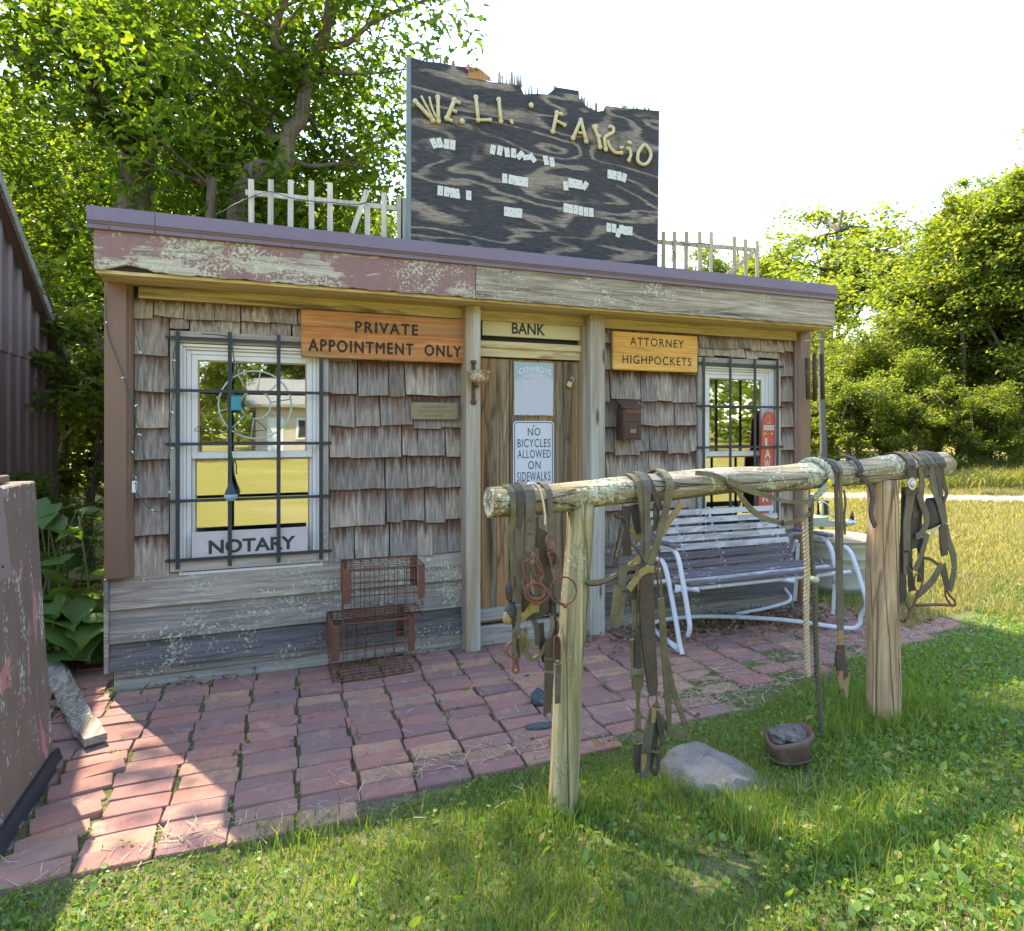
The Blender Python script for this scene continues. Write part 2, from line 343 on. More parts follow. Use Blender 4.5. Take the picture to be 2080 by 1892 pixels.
def mk_ground():
    t = NT('ground_soil_and_turf', .95, .1); v = t.co(); x, y, z = t.xyz(v)
    big = t.noise(v, .22, 4, .6, .5); mid = t.noise(v, 2.2, 5, .65); fine = t.noise(v, 38, 4, .7); blade = t.noise(t.map(v, (60, 22, 1)), 2, 3, .6)
    grass = t.ramp(t.math('ADD', t.math('MULTIPLY', fine, .55), t.math('MULTIPLY', blade, .45)), [(.28, (.07, .08, .018)), (.5, (.25, .205, .052)), (.72, (.42, .335, .12))])
    grass = t.mix(t.ramp(mid, STEP(.40, .68)), grass, t.mix(fine, (.15, .15, .028), (.29, .25, .06)))
    grass = t.mix(t.math('MULTIPLY', t.ramp(big, STEP(.48, .68)), .6), grass, t.mix(fine, (.24, .18, .08), (.46, .36, .18)))
    soil = t.ramp(fine, [(.25, (.04, .05, .016)), (.5, (.10, .11, .04)), (.75, (.19, .17, .085))]); soil = t.mix(t.ramp(t.noise(v, 1.1, 3), STEP(.5, .62)), soil, t.ramp(fine, [(.25, (.05, .037, .026)), (.5, (.12, .092, .066)), (.75, (.24, .195, .145))]))
    sx = t.math('ABSOLUTE', t.math('SUBTRACT', x, 1.6)); near = t.math('MAXIMUM', t.math('SUBTRACT', sx, 3.4), t.math('ABSOLUTE', t.math('SUBTRACT', y, 2.8)))
    nm = t.ramp(t.math('ADD', t.math('MULTIPLY', near, .2), t.math('MULTIPLY', t.math('SUBTRACT', mid, .5), .25)), STEP(.30, .48))
    c = t.mix(nm, soil, grass)
    # pale gravel drive across the meadow
    d = t.math('ADD', y, t.math('MULTIPLY', x, .62)); dn = t.math('ADD', d, t.math('MULTIPLY', mid, .9))
    road = t.math('MULTIPLY', t.ramp(t.math('ABSOLUTE', t.math('SUBTRACT', dn, 18.4)), [(.55, 1), (.95, 0)]), t.ramp(x, [(0, 0), (.01, 1)]))
    c = t.mix(road, c, t.mix(fine, (.26, .215, .175), (.46, .39, .33)))
    return t.done(c, None, t.bump(t.math('ADD', fine, mid), .6, .03))
M['ground'] = mk_ground()
def leafmat(name, c1, c2, c3, trans=.5, rough=.5, island=True, warm=None):
    t = NT(name, rough, .35); v = t.co(); n = t.n
    c = t.ramp(t.isl(), [(0, c1), (.5, c2), (.93, c3)] + ([(.97, warm)] if warm else []))
    c = t.mix(.5, c, t.mix(t.noise(v, .9, 3), (.55, .55, .5), (1.3, 1.3, 1.2)), 'MULTIPLY')
    t.put(t.b.inputs['Base Color'], c)
    tr = n.new('ShaderNodeBsdfTranslucent'); t.l.new(t.mix(1, c, (1.9, 1.75, .55), 'MULTIPLY'), tr.inputs['Color'])
    mx = n.new('ShaderNodeMixShader'); mx.inputs[0].default_value = trans
    t.l.new(t.b.outputs[0], mx.inputs[1]); t.l.new(tr.outputs[0], mx.inputs[2]); t.l.new(mx.outputs[0], n['Material Output'].inputs[0]); return t.m
M['oak_leaf'] = leafmat('oak_leaf', (.040, .085, .016), (.080, .145, .022), (.140, .190, .028), .62, .42)
M['tree_leaf'] = leafmat('woodland_leaf', (.080, .125, .028), (.13, .18, .036), (.20, .225, .052), .60, .5)
M['shrub_leaf'] = leafmat('shrub_leaf', (.055, .105, .022), (.090, .155, .030), (.145, .195, .036), .58, .45)
M['grass'] = leafmat('lawn_blade', (.085, .175, .032), (.135, .235, .046), (.22, .275, .062), .45, .5, warm=(.40, .31, .14))
M['weed'] = leafmat('broad_weed_leaf', (.080, .170, .038), (.130, .230, .050), (.20, .28, .065), .44, .42, warm=(.30, .24, .08))
M['burdock'] = leafmat('large_weed_leaf', (.060, .130, .040), (.085, .165, .048), (.125, .205, .055), .4, .42)
M['dry'] = leafmat('dry_fallen_leaf', (.10, .062, .035), (.19, .125, .075), (.31, .225, .15), .15, .8)
M['straw'] = leafmat('dry_straw', (.26, .20, .12), (.38, .31, .20), (.5, .43, .31), .15, .8)
M['flower'] = plain('pink_petal', (.75, .12, .35), .6)
M['bark'] = wood('oak_bark', 'z', (.040, .030, .022), (.098, .076, .054), (.175, .142, .106), bump=1.0, fine=.55, vary=.1)

# ------------------------------------------------------------------ the ground
def ground_h(x, y):
    h = -.014 + .012 * math.sin(x * 1.3 + 1) * math.sin(y * 1.7)
    if y < 2.45: h += min(.03, (2.45 - y) * .03)
    r = math.hypot(x - 1.5, y - 3)
    if r > 14 : h += (r - 14) * .004
    return h
def mk_terrain():
    ax = sorted(set([-700, -300, -150, -80, -50] + list(np.linspace(-36, -4, 17)) + list(np.linspace(-3, 8, 45)) + list(np.linspace(9, 40, 20)) + [60, 100, 180, 320, 700]))
    ay = sorted(set([-700, -300, -150, -80, -50] + list(np.linspace(-36, -1, 16)) + list(np.linspace(-.5, 6, 27)) + list(np.linspace(7, 45, 24)) + [60, 100, 180, 320, 700]))
    b = MB(); vs = [(x, y, ground_h(x, y) if abs(x) < 60 and abs(y) < 60 else ground_h(x / max(1, abs(x) / 60), y / max(1, abs(y) / 60))) for y in ay for x in ax]
    k = len(ax); b.add(vs, [(j * k + i, j * k + i + 1, (j + 1) * k + i + 1, (j + 1) * k + i) for j in range(len(ay) - 1) for i in range(k - 1)], True)
    return struct(b.build('ground', M['ground']))
mk_terrain()

# brick paving, every brick laid loose
def front_edge(x):       # where the paving stops and turf takes over
    return float(np.interp(x, [-3, -.6, -.1, .9, 2.0, 2.5, 3.4, 4.4, 5.2], [2.40, 2.44, 2.44, 2.56, 2.62, 2.72, 3.0, 3.12, 3.4]))
def brick_mesh(seed, dx=.2265, dy=.1015):
    r = random.Random(seed); b = MB(); z0, z1 = -.06, 0; c = .007; ring = []
    hx, hy = dx / 2, dy / 2; j = lambda a: r.uniform(-a, a)
    pts = [(-hx + c, -hy), (0, -hy + j(.003)), (hx - c, -hy), (hx, -hy + c), (hx, hy - c), (hx - c, hy), (0, hy + j(.003)), (-hx + c, hy), (-hx, hy - c), (-hx, -hy + c)]
    pts = [(x + j(.003), y + j(.002)) for x, y in pts]; n = len(pts)
    vs = [(x, y, z0) for x, y in pts] + [(x, y, -.005 + j(.0015)) for x, y in pts] + [(x * .978, y * .955, j(.0020)) for x, y in pts]
    fs = [(i, (i + 1) % n, (i + 1) % n + n, i + n) for i in range(n)] + [(i + n, (i + 1) % n + n, (i + 1) % n + 2 * n, i + 2 * n) for i in range(n)] + [tuple(range(2 * n, 3 * n))]
    b.add(vs, fs, False); return b
patio = struct(MB().box(-1.9, 5.2, 2.42, 4.13, -.07, -.030).build('brick_patio', plain('joint_sand', (.075, .058, .045), .95, .1, 0, .5, 40, .4)))
BV = [brick_mesh(i).mesh('brick', M['brick']) for i in range(7)]
cells = []
for ci in range(-6, 24):
    for ri in range(0, 20):
        x = -.573 + .117 + ci * .2375; y = 4.06 - .054 - ri * .1085
        xs = x + .010 * math.sin(ri * 1.9 + ci) - .004 * ri
        if y < front_edge(xs) or xs > 4.95: continue
        if xs < -1.9: continue
        cells.append((xs, y, ci, ri))
for ci in range(-6, 1):         # the strip running back between the hut and the shed
    for ri in range(1, 9):
        x = -1.0 + .2375 * ci + R.uniform(-.01, .01)
        if x > -1.9: cells.append((x, 4.06 + .054 + (ri - 1) * .1085, ci, -ri))
cells.sort(key=lambda c: math.hypot(c[0], c[1]) + (3 if c[0] < -1.25 or c[0] > 3.6 else 0))
rest = MB()
for k, (x, y, ci, ri) in enumerate(cells):
    z = R.uniform(-.007, .004) - .002 + (.012 if R.random() < .06 else 0); rot = (R.uniform(-.02, .02), R.uniform(-.014, .014), R.gauss(0, .016) + (math.pi if R.random() < .5 else 0))
    if x < -.55 and y < 3.3: rot = (rot[0] * 2.5, rot[1] * 2.5, rot[2] + R.uniform(-.12, .12) + (.25 if x < -.7 else 0)); z += R.uniform(-.01, .012)
    if k < 300: place(BV[k % 7], 'brick', (x, y, z), rot, (R.uniform(.975, 1.015), R.uniform(.96, 1.03), 1), patio)
    else:
        m = Matrix.Translation((x, y, z)) @ Matrix.Rotation(rot[2], 4, 'Z'); bb = brick_mesh(k); rest.add([m @ Vector(p) for p in bb.v], bb.f, True)
o = rest.build('far_bricks', M['brick'], patio); o['kind'] = 'stuff'

# ------------------------------------------------------------------ the hut
FY = 4.09
def FXu(u, Y=FY): return Y * math.tan(A + math.atan((u - CU) / FPX))
bank = thing('storefront_hut', 'small flat roofed storefront hut clad in weathered cedar shingles and grey lap siding', 'building', (1.66, 4.2, 0))
XL, XR, YB = -.865, 4.185, 7.0
wall = MB()
W1x0, W1x1, W1z0, W1z1 = FXu(383), FXu(639), .66, 1.907         # left window opening
W2x0, W2x1, W2z0, W2z1 = FXu(1437), FXu(1562), .62, 1.908       # right window opening
DX0, DX1, DZ1 = 1.255, 2.165, 1.945
YW = FY + .035
def hole_wall(mb, x0, x1, z0, z1, y0, y1, holes):
    xs = sorted(set([x0, x1] + [h[0] for h in holes] + [h[1] for h in holes])); zs = sorted(set([z0, z1] + [h[2] for h in holes] + [h[3] for h in holes]))
    for i in range(len(xs) - 1):
        for j in range(len(zs) - 1):
            cx, cz = (xs[i] + xs[i + 1]) / 2, (zs[j] + zs[j + 1]) / 2
            if not any(h[0] < cx < h[1] and h[2] < cz < h[3] for h in holes): mb.box(xs[i], xs[i + 1], y0, y1, zs[j], zs[j + 1])
hole_wall(wall, XL + .02, XR - .02, 0, 2.28, YW, YW + .10, [(W1x0, W1x1, W1z0, W1z1), (W2x0, W2x1, W2z0, W2z1)])
fw = wall.build('front_wall', M['dark'], bank)
sw = MB().box(XL + .02, XL + .10, YW + .102, YB, 0, 2.45).box(XR - .10, XR - .02, YW + .102, YB, 0, 2.45).box(XL + .102, XR - .102, YB - .1, YB - .002, 0, 2.45).build('outer_wall', M['siding_plain'], bank)
# shingles, course by course
COURSE = [(2.10, 2.20), (1.895, 2.10), (1.677, 1.895), (1.480, 1.677), (1.285, 1.480), (1.075, 1.285), (.855, 1.075), (.632, .855)]
def shingle(x0, x1, z0, z1, k):
    o1, o2, tl = R.uniform(-.008, .008), R.uniform(-.008, .008), R.uniform(-.006, .006)
    t = R.uniform(.010, .017); y = FY + .012
    g = R.uniform(.002, .0075); x1 -= g; top = z1 + .035; cup = R.uniform(-.002, .005)
    b = MB(); xm = (x0 + x1) / 2
    b.add([(x0 + tl, y - t - cup, z0 + o1), (xm, y - t, z0 + (o1 + o2) / 2 + R.uniform(-.003, .003)), (x1 + tl, y - t - cup, z0 + o2), (x1 + tl, FY + .033, z0 + o2), (xm, FY + .033, z0 + o1), (x0 + tl, FY + .033, z0 + o1),
           (x0, y + .008, top), (xm, y + .008, top), (x1, y + .008, top), (x1, FY + .033, top), (xm, FY + .033, top), (x0, FY + .033, top)],
          [(0, 1, 7, 6), (1, 2, 8, 7), (2, 3, 9, 8), (5, 0, 6, 11), (0, 5, 4, 1), (1, 4, 3, 2), (6, 7, 10, 11), (7, 8, 9, 10)])
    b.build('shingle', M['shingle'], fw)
def shingle_run(x0, x1, z0, z1):
    x = x0
    while x < x1 - .02:
        w = R.choice([.10, .13, .15, .165, .18, .205]) * R.uniform(.92, 1.08)
        if x + w > x1 - .06: w = x1 - x
        shingle(x, x + w, z0 + R.uniform(-.012, .012), z1, 0); x += w
cx = [FXu(346), FXu(667)]; cx2 = [FXu(1417), FXu(1583)]
PX = [(1.180, 1.278), (2.088, 2.206)]
for i, (z0, z1) in enumerate(COURSE):
    wins = i >= 2
    seg = []
    if wins: seg += [(FXu(272), cx[0] - .004), (cx[1] + .004, PX[0][0] + .02)]
    elif i == 0: seg += [(FXu(272), PX[0][0] + .02)]
    else:
        seg += [(FXu(272), cx[0] - .004), (cx[1] + .004, PX[0][0] + .02)]; shingle_run(cx[0], cx[1], 2.03, z1); shingle_run(cx2[0], cx2[1], 2.03, z1)
    if i < 7: seg += ([(PX[1][1] - .04, cx2[0] - .004), (cx2[1] + .004, FXu(1613))] if i else [(PX[1][1] - .04, FXu(1613))])
    elif i == 7: seg += [(PX[1][1] - .04, cx2[0] - .004), (cx2[1] + .004, FXu(1613))]
    for a, b_ in seg: shingle_run(a, b_, z0, z1)
# lap siding: left bay and right bay, boards overlap like clapboards
LAP = [(.452, .630), (.268, .455), (.105, .272)]
for n_, (bx0, bx1) in enumerate([(XL + .012, PX[0][0] + .02), (PX[1][1] - .03, XR - .012)]):
    for k, (z0, z1) in enumerate(LAP):
        b = MB(); d = .004 * k; s0 = R.uniform(-.006, .006)
        b.hexa([(bx0, FY - .020 - d, z0 + s0), (bx1, FY - .020 - d, z0 - s0), (bx1, FY + .034, z0 - s0), (bx0, FY + .034, z0 + s0), (bx0, FY + .004 - d, z1), (bx1, FY + .004 - d, z1), (bx1, FY + .034, z1 + .01), (bx0, FY + .034, z1 + .01)])
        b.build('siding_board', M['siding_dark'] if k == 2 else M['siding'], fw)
    box('sill_board', M['siding_plain'], fw, bx0 + .02, bx1, FY - .004, FY + .033, -.02, .118)
    MB().hexa([(bx0 + .03, FY - .016, .062), (bx1 - .1, FY - .016, .078), (bx1 - .1, FY - .006, .078), (bx0 + .03, FY - .006, .062), (bx0 + .03, FY - .012, .120), (bx1 - .1, FY - .012, .120), (bx1 - .1, FY - .006, .120), (bx0 + .03, FY - .006, .120)]).build('sill_strip', M['siding'], fw)
for k, (z0, z1) in enumerate(LAP): box('corner_board', M['siding'], fw, XL - .012, XL + .010, FY - .028 + .002 * k, FY + .10, z0 - .002, z1 - .006)
# header board, soffit, fascia, flashing, roof
MB().box(XL + .155, XR - .10, FY - .022, FY + .034, 2.198, 2.268).build('header_board', M['soffit'], bank)
for y0, y1 in ((3.832, 3.955), (3.958, FY + .03)): box('soffit_board', M['soffit'], bank, XL + .002, XR - .002, y0, y1, 2.270, 2.288)
def ragged_board(x0, x1, z0, z1, y0, y1, m, name, rot):
    n = 60; f = []; bk = []
    for i in range(n + 1):
        x = x0 + (x1 - x0) * i / n; f.append((x, y0, z0 + rot(x)))
    top = [(x1, y0, z1), (x0, y0, z1)]; fr = f + top
    return MB().slab(fr, [(p[0], y1, p[2]) for p in fr]).build(name, m, bank)
def rotten(x):
    d = .004 * math.sin(x * 31) + .003 * math.sin(x * 77)
    if x < -.70: d += .0
    if -.80 < x < -.58: d += .030 * math.sin((x + .80) / .22 * math.pi)
    return d
xm = FXu(966, 3.81)
ragged_board(XL, xm - .002, 2.288, 2.494, 3.806, 3.832, M['fascia_paint'], 'fascia_board', rotten)['label'] = 'fascia board with peeling plum paint and lichen'
ragged_board(xm + .002, XR + .004, 2.284, 2.494, 3.803, 3.832, M['fascia_bare'], 'fascia_board', lambda x: .003 * math.sin(x * 40))['label'] = 'bare grey fascia board'
box('fascia_backing', M['dark'], bank, XL + .01, XR - .01, 3.834, 3.85, 2.291, 2.49)
def flashing(x0, x1):
    y = 3.800; b = MB(); prof = [(y + .004, 2.486), (y - .012, 2.490), (y - .014, 2.514), (y + .002, 2.526), (y - .004, 2.534), (y - .006, 2.606), (y + .05, 2.612)]
    n = len(prof); vs = [(x0, p, q) for p, q in prof] + [(x1, p, q) for p, q in prof]; b.add(vs, [(i, i + n, i + n + 1, i + 1) for i in range(n - 1)]); return b
for x0, x1 in ((XL - .03, FXu(315, 3.8) - .0015), (FXu(315, 3.8) + .0015, FXu(1640, 3.8) - .0015), (FXu(1640, 3.8) + .0015, XR + .018)): flashing(x0, x1).build('roof_flashing', M['metal_purple'], bank)
box('flashing_lip', M['metal_stripe'], bank, XL - .028, XR + .016, 3.7825, 3.7855, 2.512, 2.5265)
MB().hexa([(XL - .02, 3.835, 2.495), (XR + .01, 3.835, 2.495), (XR + .01, YB + .2, 2.42), (XL - .02, YB + .2, 2.42), (XL - .02, 3.835, 2.600), (XR + .01, 3.835, 2.600), (XR + .01, YB + .2, 2.50), (XL - .02, YB + .2, 2.50)]).build('roof', M['roofing'], bank)
for u in range(5): MB().ball((FXu(221 + u * 93, 3.785), 3.7865, 2.499), .006, 6, 4).build('screw', M['metal_brown'], bank)
# brown metal corner trims
def trim(x0, x1, flip, z0, z1):
    b = MB(); s = 1 if not flip else -1; xo, xi = (x0, x1) if not flip else (x1, x0)
    prof = [(xo, FY + .10), (xo, FY - .045), (xo + s * .105, FY - .045), (xo + s * .118, FY - .028), (xi - s * .012, FY - .028), (xi, FY - .012), (xi, FY + .034)]
    n = len(prof); vs = [(p, q, z0) for p, q in prof] + [(p, q, z1) for p, q in prof]
    b.add(vs, [(i, i + 1, i + n + 1, i + n) if s > 0 else (i + n, i + n + 1, i + 1, i) for i in range(n - 1)]); return b
trim(XL - .006, FXu(272), False, .632, 2.268).build('corner_trim', M['metal_brown'], bank)
trim(FXu(1612), XR + .004, True, .02, 2.268).build('corner_trim', M['metal_brown'], bank)
# door posts and door
for x0, x1 in PX: box('door_post', M['post'], bank, x0, x1, 3.965, FY + .034, .0, 2.269, .003)
box('door_jamb', M['post'], bank, PX[1][0] - .022, PX[1][0] - .002, 4.03, FY + .034, .1, 2.2)
door = MB().box(DX0, PX[1][0] - .024, FY + .036, FY + .06, .12, 1.95).build('door', M['dark'], bank)
dx = PX[0][1] + .002; edges = [0, .045, .155, .255, .365, .470, .585, .665, .735, .786]
for k in range(len(edges) - 1):
    a, b_ = dx + edges[k], dx + edges[k + 1] - .003
    box('door_plank', M['door'], door, a, min(b_, PX[1][0] - .024), FY + (.010 if k % 2 else .017), FY + .035, .135, 1.945, .002)
box('bottom_rail', M['siding_plain'], door, dx + .01, PX[1][0] - .026, FY - .006, FY + .008, .155, .240)
box('threshold', M['siding_plain'], bank, PX[0][1], PX[1][0], FY - .002, FY + .034, -.02, .118)
box('lintel_board', M['soffit'], bank, PX[0][1] + .002, PX[1][0] - .024, FY - .012, FY + .034, 1.955, 2.062)
box('lintel_moulding', M['soffit'], bank, PX[0][1] + .002, PX[1][0] - .024, FY - .026, FY - .013, 2.015, 2.058)
# hasp at the door's upper right corner
hx = FXu(1187); MB().box(hx - .012, hx + .012, FY - .034, FY - .027, 1.86, 1.93).box(hx - .016, hx + .016, FY - .03, FY - .02, 1.80, 1.858).build('hasp', plain('steel_hasp', (.25, .24, .22), .5, .5, .8), door)
# knots on the door
# windows
def window(x0, x1, z0, z1, cxs, zr, tag_, top, bot):
    w = bpy.data.objects.new('window', None); COL.objects.link(w); w.location = ((x0 + x1) / 2, FY, z0); adopt(w, bank); w.location = ((x0 + x1) / 2 - bank.location.x, FY - bank.location.y, z0); w.matrix_parent_inverse = Matrix()
    bpy.context.view_layer.update()
    a, b_ = cxs; t = .055
    for p, q in ((a, x0 - .050), (x1 + .050, b_)): box('casing', M['casing'], w, p, q, FY - .012, FY + .034, bot, top)
    box('casing', M['casing_x'], w, x0 - .048, x1 + .048, FY - .013, FY + .034, z1 + .052, top)
    box('casing', M['casing_x'], w, a, b_, FY - .014, FY + .034, bot - .062, bot - .002)
    # white frame: three stepped mouldings
    for k, (o_, y0, y1) in enumerate(((.048, FY - .002, FY + .03), (.030, FY + .012, FY + .05), (.014, FY + .026, FY + .07))):
        i_ = (.031, .015, -.010)[k]
        fb = MB(); fb.box(x0 - o_, x0 - i_, y0, y1, z0 - o_, z1 + o_).box(x1 + i_, x1 + o_, y0, y1, z0 - o_, z1 + o_).box(x0 - i_ + .0005, x1 + i_ - .0005, y0, y1, z1 + i_, z1 + o_).box(x0 - i_ + .0005, x1 + i_ - .0005, y0, y1, z0 - o_, z0 - i_)
        fb.build('frame', M['white'], w, .002)
    # upper sash proud, lower sash set back
    for k, (s0, s1, y) in enumerate(((zr, z1 - .008, FY + .034), (z0 + .008, zr + .012, FY + .062))):
        sb = MB(); e = .034 if k == 0 else .016; xx0, xx1 = x0 + .011, x1 - .011
        sb.box(xx0, xx0 + e, y, y + .026, s0, s1).box(xx1 - e, xx1, y, y + .026, s0, s1).box(xx0 + e, xx1 - e, y, y + .026, s1 - e, s1).box(xx0 + e, xx1 - e, y, y + .026, s0, s0 + (.040 if k == 0 else .03))
        sb.build('sash', M['white'], w, .002)
        st = MB(); g = .008; q0, q1, r0, r1 = xx0 + e, xx1 - e, s0 + (.040 if k == 0 else .03), s1 - e
        st.box(q0, q0 + g, y + .008, y + .02, r0, r1).box(q1 - g, q1, y + .008, y + .02, r0, r1).box(q0 + g, q1 - g, y + .008, y + .02, r1 - g, r1)
        st.build('glazing_stop', M['tanstrip'], w)
        box('pane', M['glass'], w, q0 + .001, q1 - .001, y + .014, y + .017, r0 + .001, r1 - .001)
    return w
win1 = window(W1x0, W1x1, W1z0, W1z1, cx, 1.285, 'left', 2.024, .700)
win2 = window(W2x0, W2x1, W2z0, W2z1, cx2, 1.245, 'right', 2.022, .685)
win1['label'] = 'window with notary sign'; win2['label'] = 'narrower window behind red sign'

# iron grilles: flat bars bolted over the windows
def grille(label, us, vs_z, ext, y):
    g = thing('window_grille', label, 'grille', (sum(us) / len(us), y, vs_z[-1]), 'iron window grilles')
    for x in us:
        MB().box(x - .011, x + .011, y - .006, y, vs_z[-1] - ext, vs_z[0] + ext * .9).build('upright_bar', M['black'], g)
    for z in vs_z:
        MB().box(us[0] - .065, us[-1] + .065, y + .0005, y + .007, z - .009, z + .009).build('cross_bar', M['black'], g)
    for z in vs_z:
        for s_, x in ((0, us[0] - .05), (1, us[-1] + .05)): MB().ball((x, y - .001, z), .007, 6, 4).build('bolt', M['black'], g)
    return g
YG = FY - .034
grille('black iron grille of four uprights over the wide left window', [FXu(q, YG) for q in (361, 467, 566, 652)], [1.982, 1.680, 1.372, 1.045, .706], .05, YG)
grille('black iron grille over the narrow window right of the mailbox', [FXu(q, YG) for q in (1429, 1483, 1533, 1579)], [1.972, 1.640, 1.318, 1.0, .70], .05, YG)
# ------------------------------------------------------------------ lettering
def text_geo(s, offset=0.0, shear=0, spacing=1.0):
    c = bpy.data.curves.new('t', 'FONT'); c.body = s; c.offset = offset; c.shear = shear; c.space_character = spacing; c.resolution_u = 3; c.fill_mode = 'FRONT'
    o = bpy.data.objects.new('t', c); COL.objects.link(o)
    dg = bpy.context.evaluated_depsgraph_get(); me = bpy.data.meshes.new_from_object(o.evaluated_get(dg))
    vs = [v.co.copy() for v in me.vertices]; fs = [tuple(p.vertices) for p in me.polygons]
    bpy.data.objects.remove(o); bpy.data.curves.remove(c); bpy.data.meshes.remove(me); return vs, fs
def letters(s, X0, X1, Z0, Z1, y, m, parent, offset=0.0, arc=0, name='lettering', dz=0, spacing=1.0, bold=0):
    vs, fs = text_geo(s, offset, 0, spacing)
    a0, a1 = min(v.x for v in vs), max(v.x for v in vs); b0, b1 = min(v.y for v in vs), max(v.y for v in vs)
    out = []
    for v in vs:
        f = (v.x - a0) / (a1 - a0); x = X0 + f * (X1 - X0); z = Z0 + (v.y - b0) / (b1 - b0) * (Z1 - Z0)
        z += arc * (1 - (2 * f - 1) ** 2) + dz * f
        out.append((x, y, z))
    b = MB(); b.add(out, fs)
    if bold:        # routed grooves: broaden the strokes by overlaying the outline a hair to each side
        for k, (ox, oz) in enumerate(((-bold, 0), (bold, 0), (0, bold), (0, -bold))): b.add([(p[0] + ox, p[1] - .0001 * (k + 1), p[2] + oz) for p in out], fs)
    return b.build(name, m, parent)
def rect(view, x0, x1, ytl, ytr, ybl, ybr, Y):
    a, b_, c, d = P(view, x0, ytl, Y), P(view, x1, ytr, Y), P(view, x0, ybl, Y), P(view, x1, ybr, Y)
    return a.x, b_.x, (c.z + d.z) / 2, (a.z + b_.z) / 2
def line(view, x0, y0, x1, y1, Y):        # letter block from its photo corners (upper left, lower right)
    a, b_ = P(view, x0, y0, Y), P(view, x1, y1, Y); return a.x, b_.x, b_.z, a.z
def board_sign(name, label, r, Y, th, m, bev=.004):
    t = thing(name, label, 'sign', ((r[0] + r[1]) / 2, Y + th, r[2]))
    box('board', m, t, r[0], r[1], Y, Y + th, r[2], r[3], bev); return t
M['orange_wood'] = wood('varnished_redwood', 'x', (.15, .058, .022), (.31, .125, .040), (.44, .205, .075), rough=.65, vary=.0, bump=.25, warm=(.34, .25, .13), stain=.45)
M['gold_wood'] = wood('varnished_pine', 'x', (.22, .095, .022), (.46, .235, .052), (.58, .345, .10), rough=.5, vary=.0, bump=.15, stain=.15)
M['carve'] = plain('carved_dark_letter', (.032, .024, .018), .8)
M['ink'] = plain('black_sign_paint', (.03, .04, .036), .6)
M['cream'] = plain('cream_sign_paint', (.52, .455, .27), .6, .3, 0, .08, 5, .05, dirt=((.40, .32, .17), .64))
M['notary'] = plain('pinkish_white_sign_paint', (.46, .40, .385), .7, .2, 0, .12, 8, .1, dirt=((.60, .59, .58), .56))
M['signwhite'] = plain('white_enamel_sign', (.52, .535, .56), .4, .4, 0, .04, 5, .02)
M['signblue'] = plain('slate_blue_sign_paint', (.052, .068, .095), .5)
M['brass'] = plain('dull_brass', (.21, .185, .11), .5, .5, .55, .2, 20, .1)
M['brass_dark'] = plain('engraved_brass', (.11, .10, .06), .6, .4, .3)
M['rust'] = plain('rusty_iron', (.150, .066, .042), .8, .25, .15, .5, 40, .35, dirt=((.24, .098, .052), .56))
M['rust_dark'] = plain('dark_rusty_iron', (.085, .050, .036), .75, .3, .2, .5, 40, .35, dirt=((.18, .075, .035), .58))
M['steel'] = plain('worn_steel', (.45, .45, .46), .35, .5, .8, .2, 30, .05)
M['red_sign'] = plain('red_painted_board', (.45, .085, .055), .55, .3, 0, .12, 9, .08, dirt=((.50, .15, .10), .6))
M['yellow'] = plain('mustard_paint', (.56, .38, .08), .6)
M['palegreen'] = plain('pale_grey_green_paint', (.48, .50, .40), .6)

YS = FY - .048
r = rect('b', 178, 1142, 222, 288, 503, 545, YS)
t = board_sign('wooden_sign', 'long reddish brown plank sign reading PRIVATE APPOINTMENT ONLY', r, YS, .03, M['orange_wood'])
letters('PRIVATE', *line('b', 495, 297, 860, 380, YS), YS - .0015, M['carve'], t, .0, spacing=1.25, bold=.0028)
letters('APPOINTMENT  ONLY', *line('b', 222, 400, 1112, 507, YS), YS - .0015, M['carve'], t, .0, spacing=1.2, bold=.0028)
YA = FY - .046
r = rect('c', 290, 818, 374, 408, 616, 634, YA)
t = board_sign('wooden_sign', 'golden varnished plank sign reading ATTORNEY HIGHPOCKETS above the mailbox', r, YA, .028, M['gold_wood'], .006)
letters('ATTORNEY', *line('c', 397, 412, 730, 482, YA), YA - .0015, M['carve'], t, .004, spacing=1.2)
letters('HIGHPOCKETS', *line('c', 350, 522, 777, 594, YA), YA - .0015, M['carve'], t, .004, spacing=1.15)
YK = FY - .004
a = rect('b', 1238, 1848, 266, 312, 374, 415, YK)
t = board_sign('bank_sign', 'cream painted board reading BANK over the door', a, YK, .02, M['cream'], .002)
letters('BANK', *line('b', 1410, 303, 1605, 381, YK), YK - .0015, M['ink'], t, .022)
# NOTARY board standing on the left window's sill
YN = FY - .022
r = rect('W1', 188, 1090, 1540, 1488, 1760, 1702, YN)
t = board_sign('notary_sign', 'peeling pinkish white board reading NOTARY at the foot of the left window', r, YN, .012, M['notary'], .002)
a, b_ = P('W1', 320, 1595, YN), P('W1', 995, 1560, YN); c_, d_ = P('W1', 320, 1700, YN), P('W1', 995, 1668, YN)
letters('NOTARY', a.x, b_.x, (c_.z + d_.z) / 2, (a.z + b_.z) / 2, YN - .0015, M['ink'], t, .03)
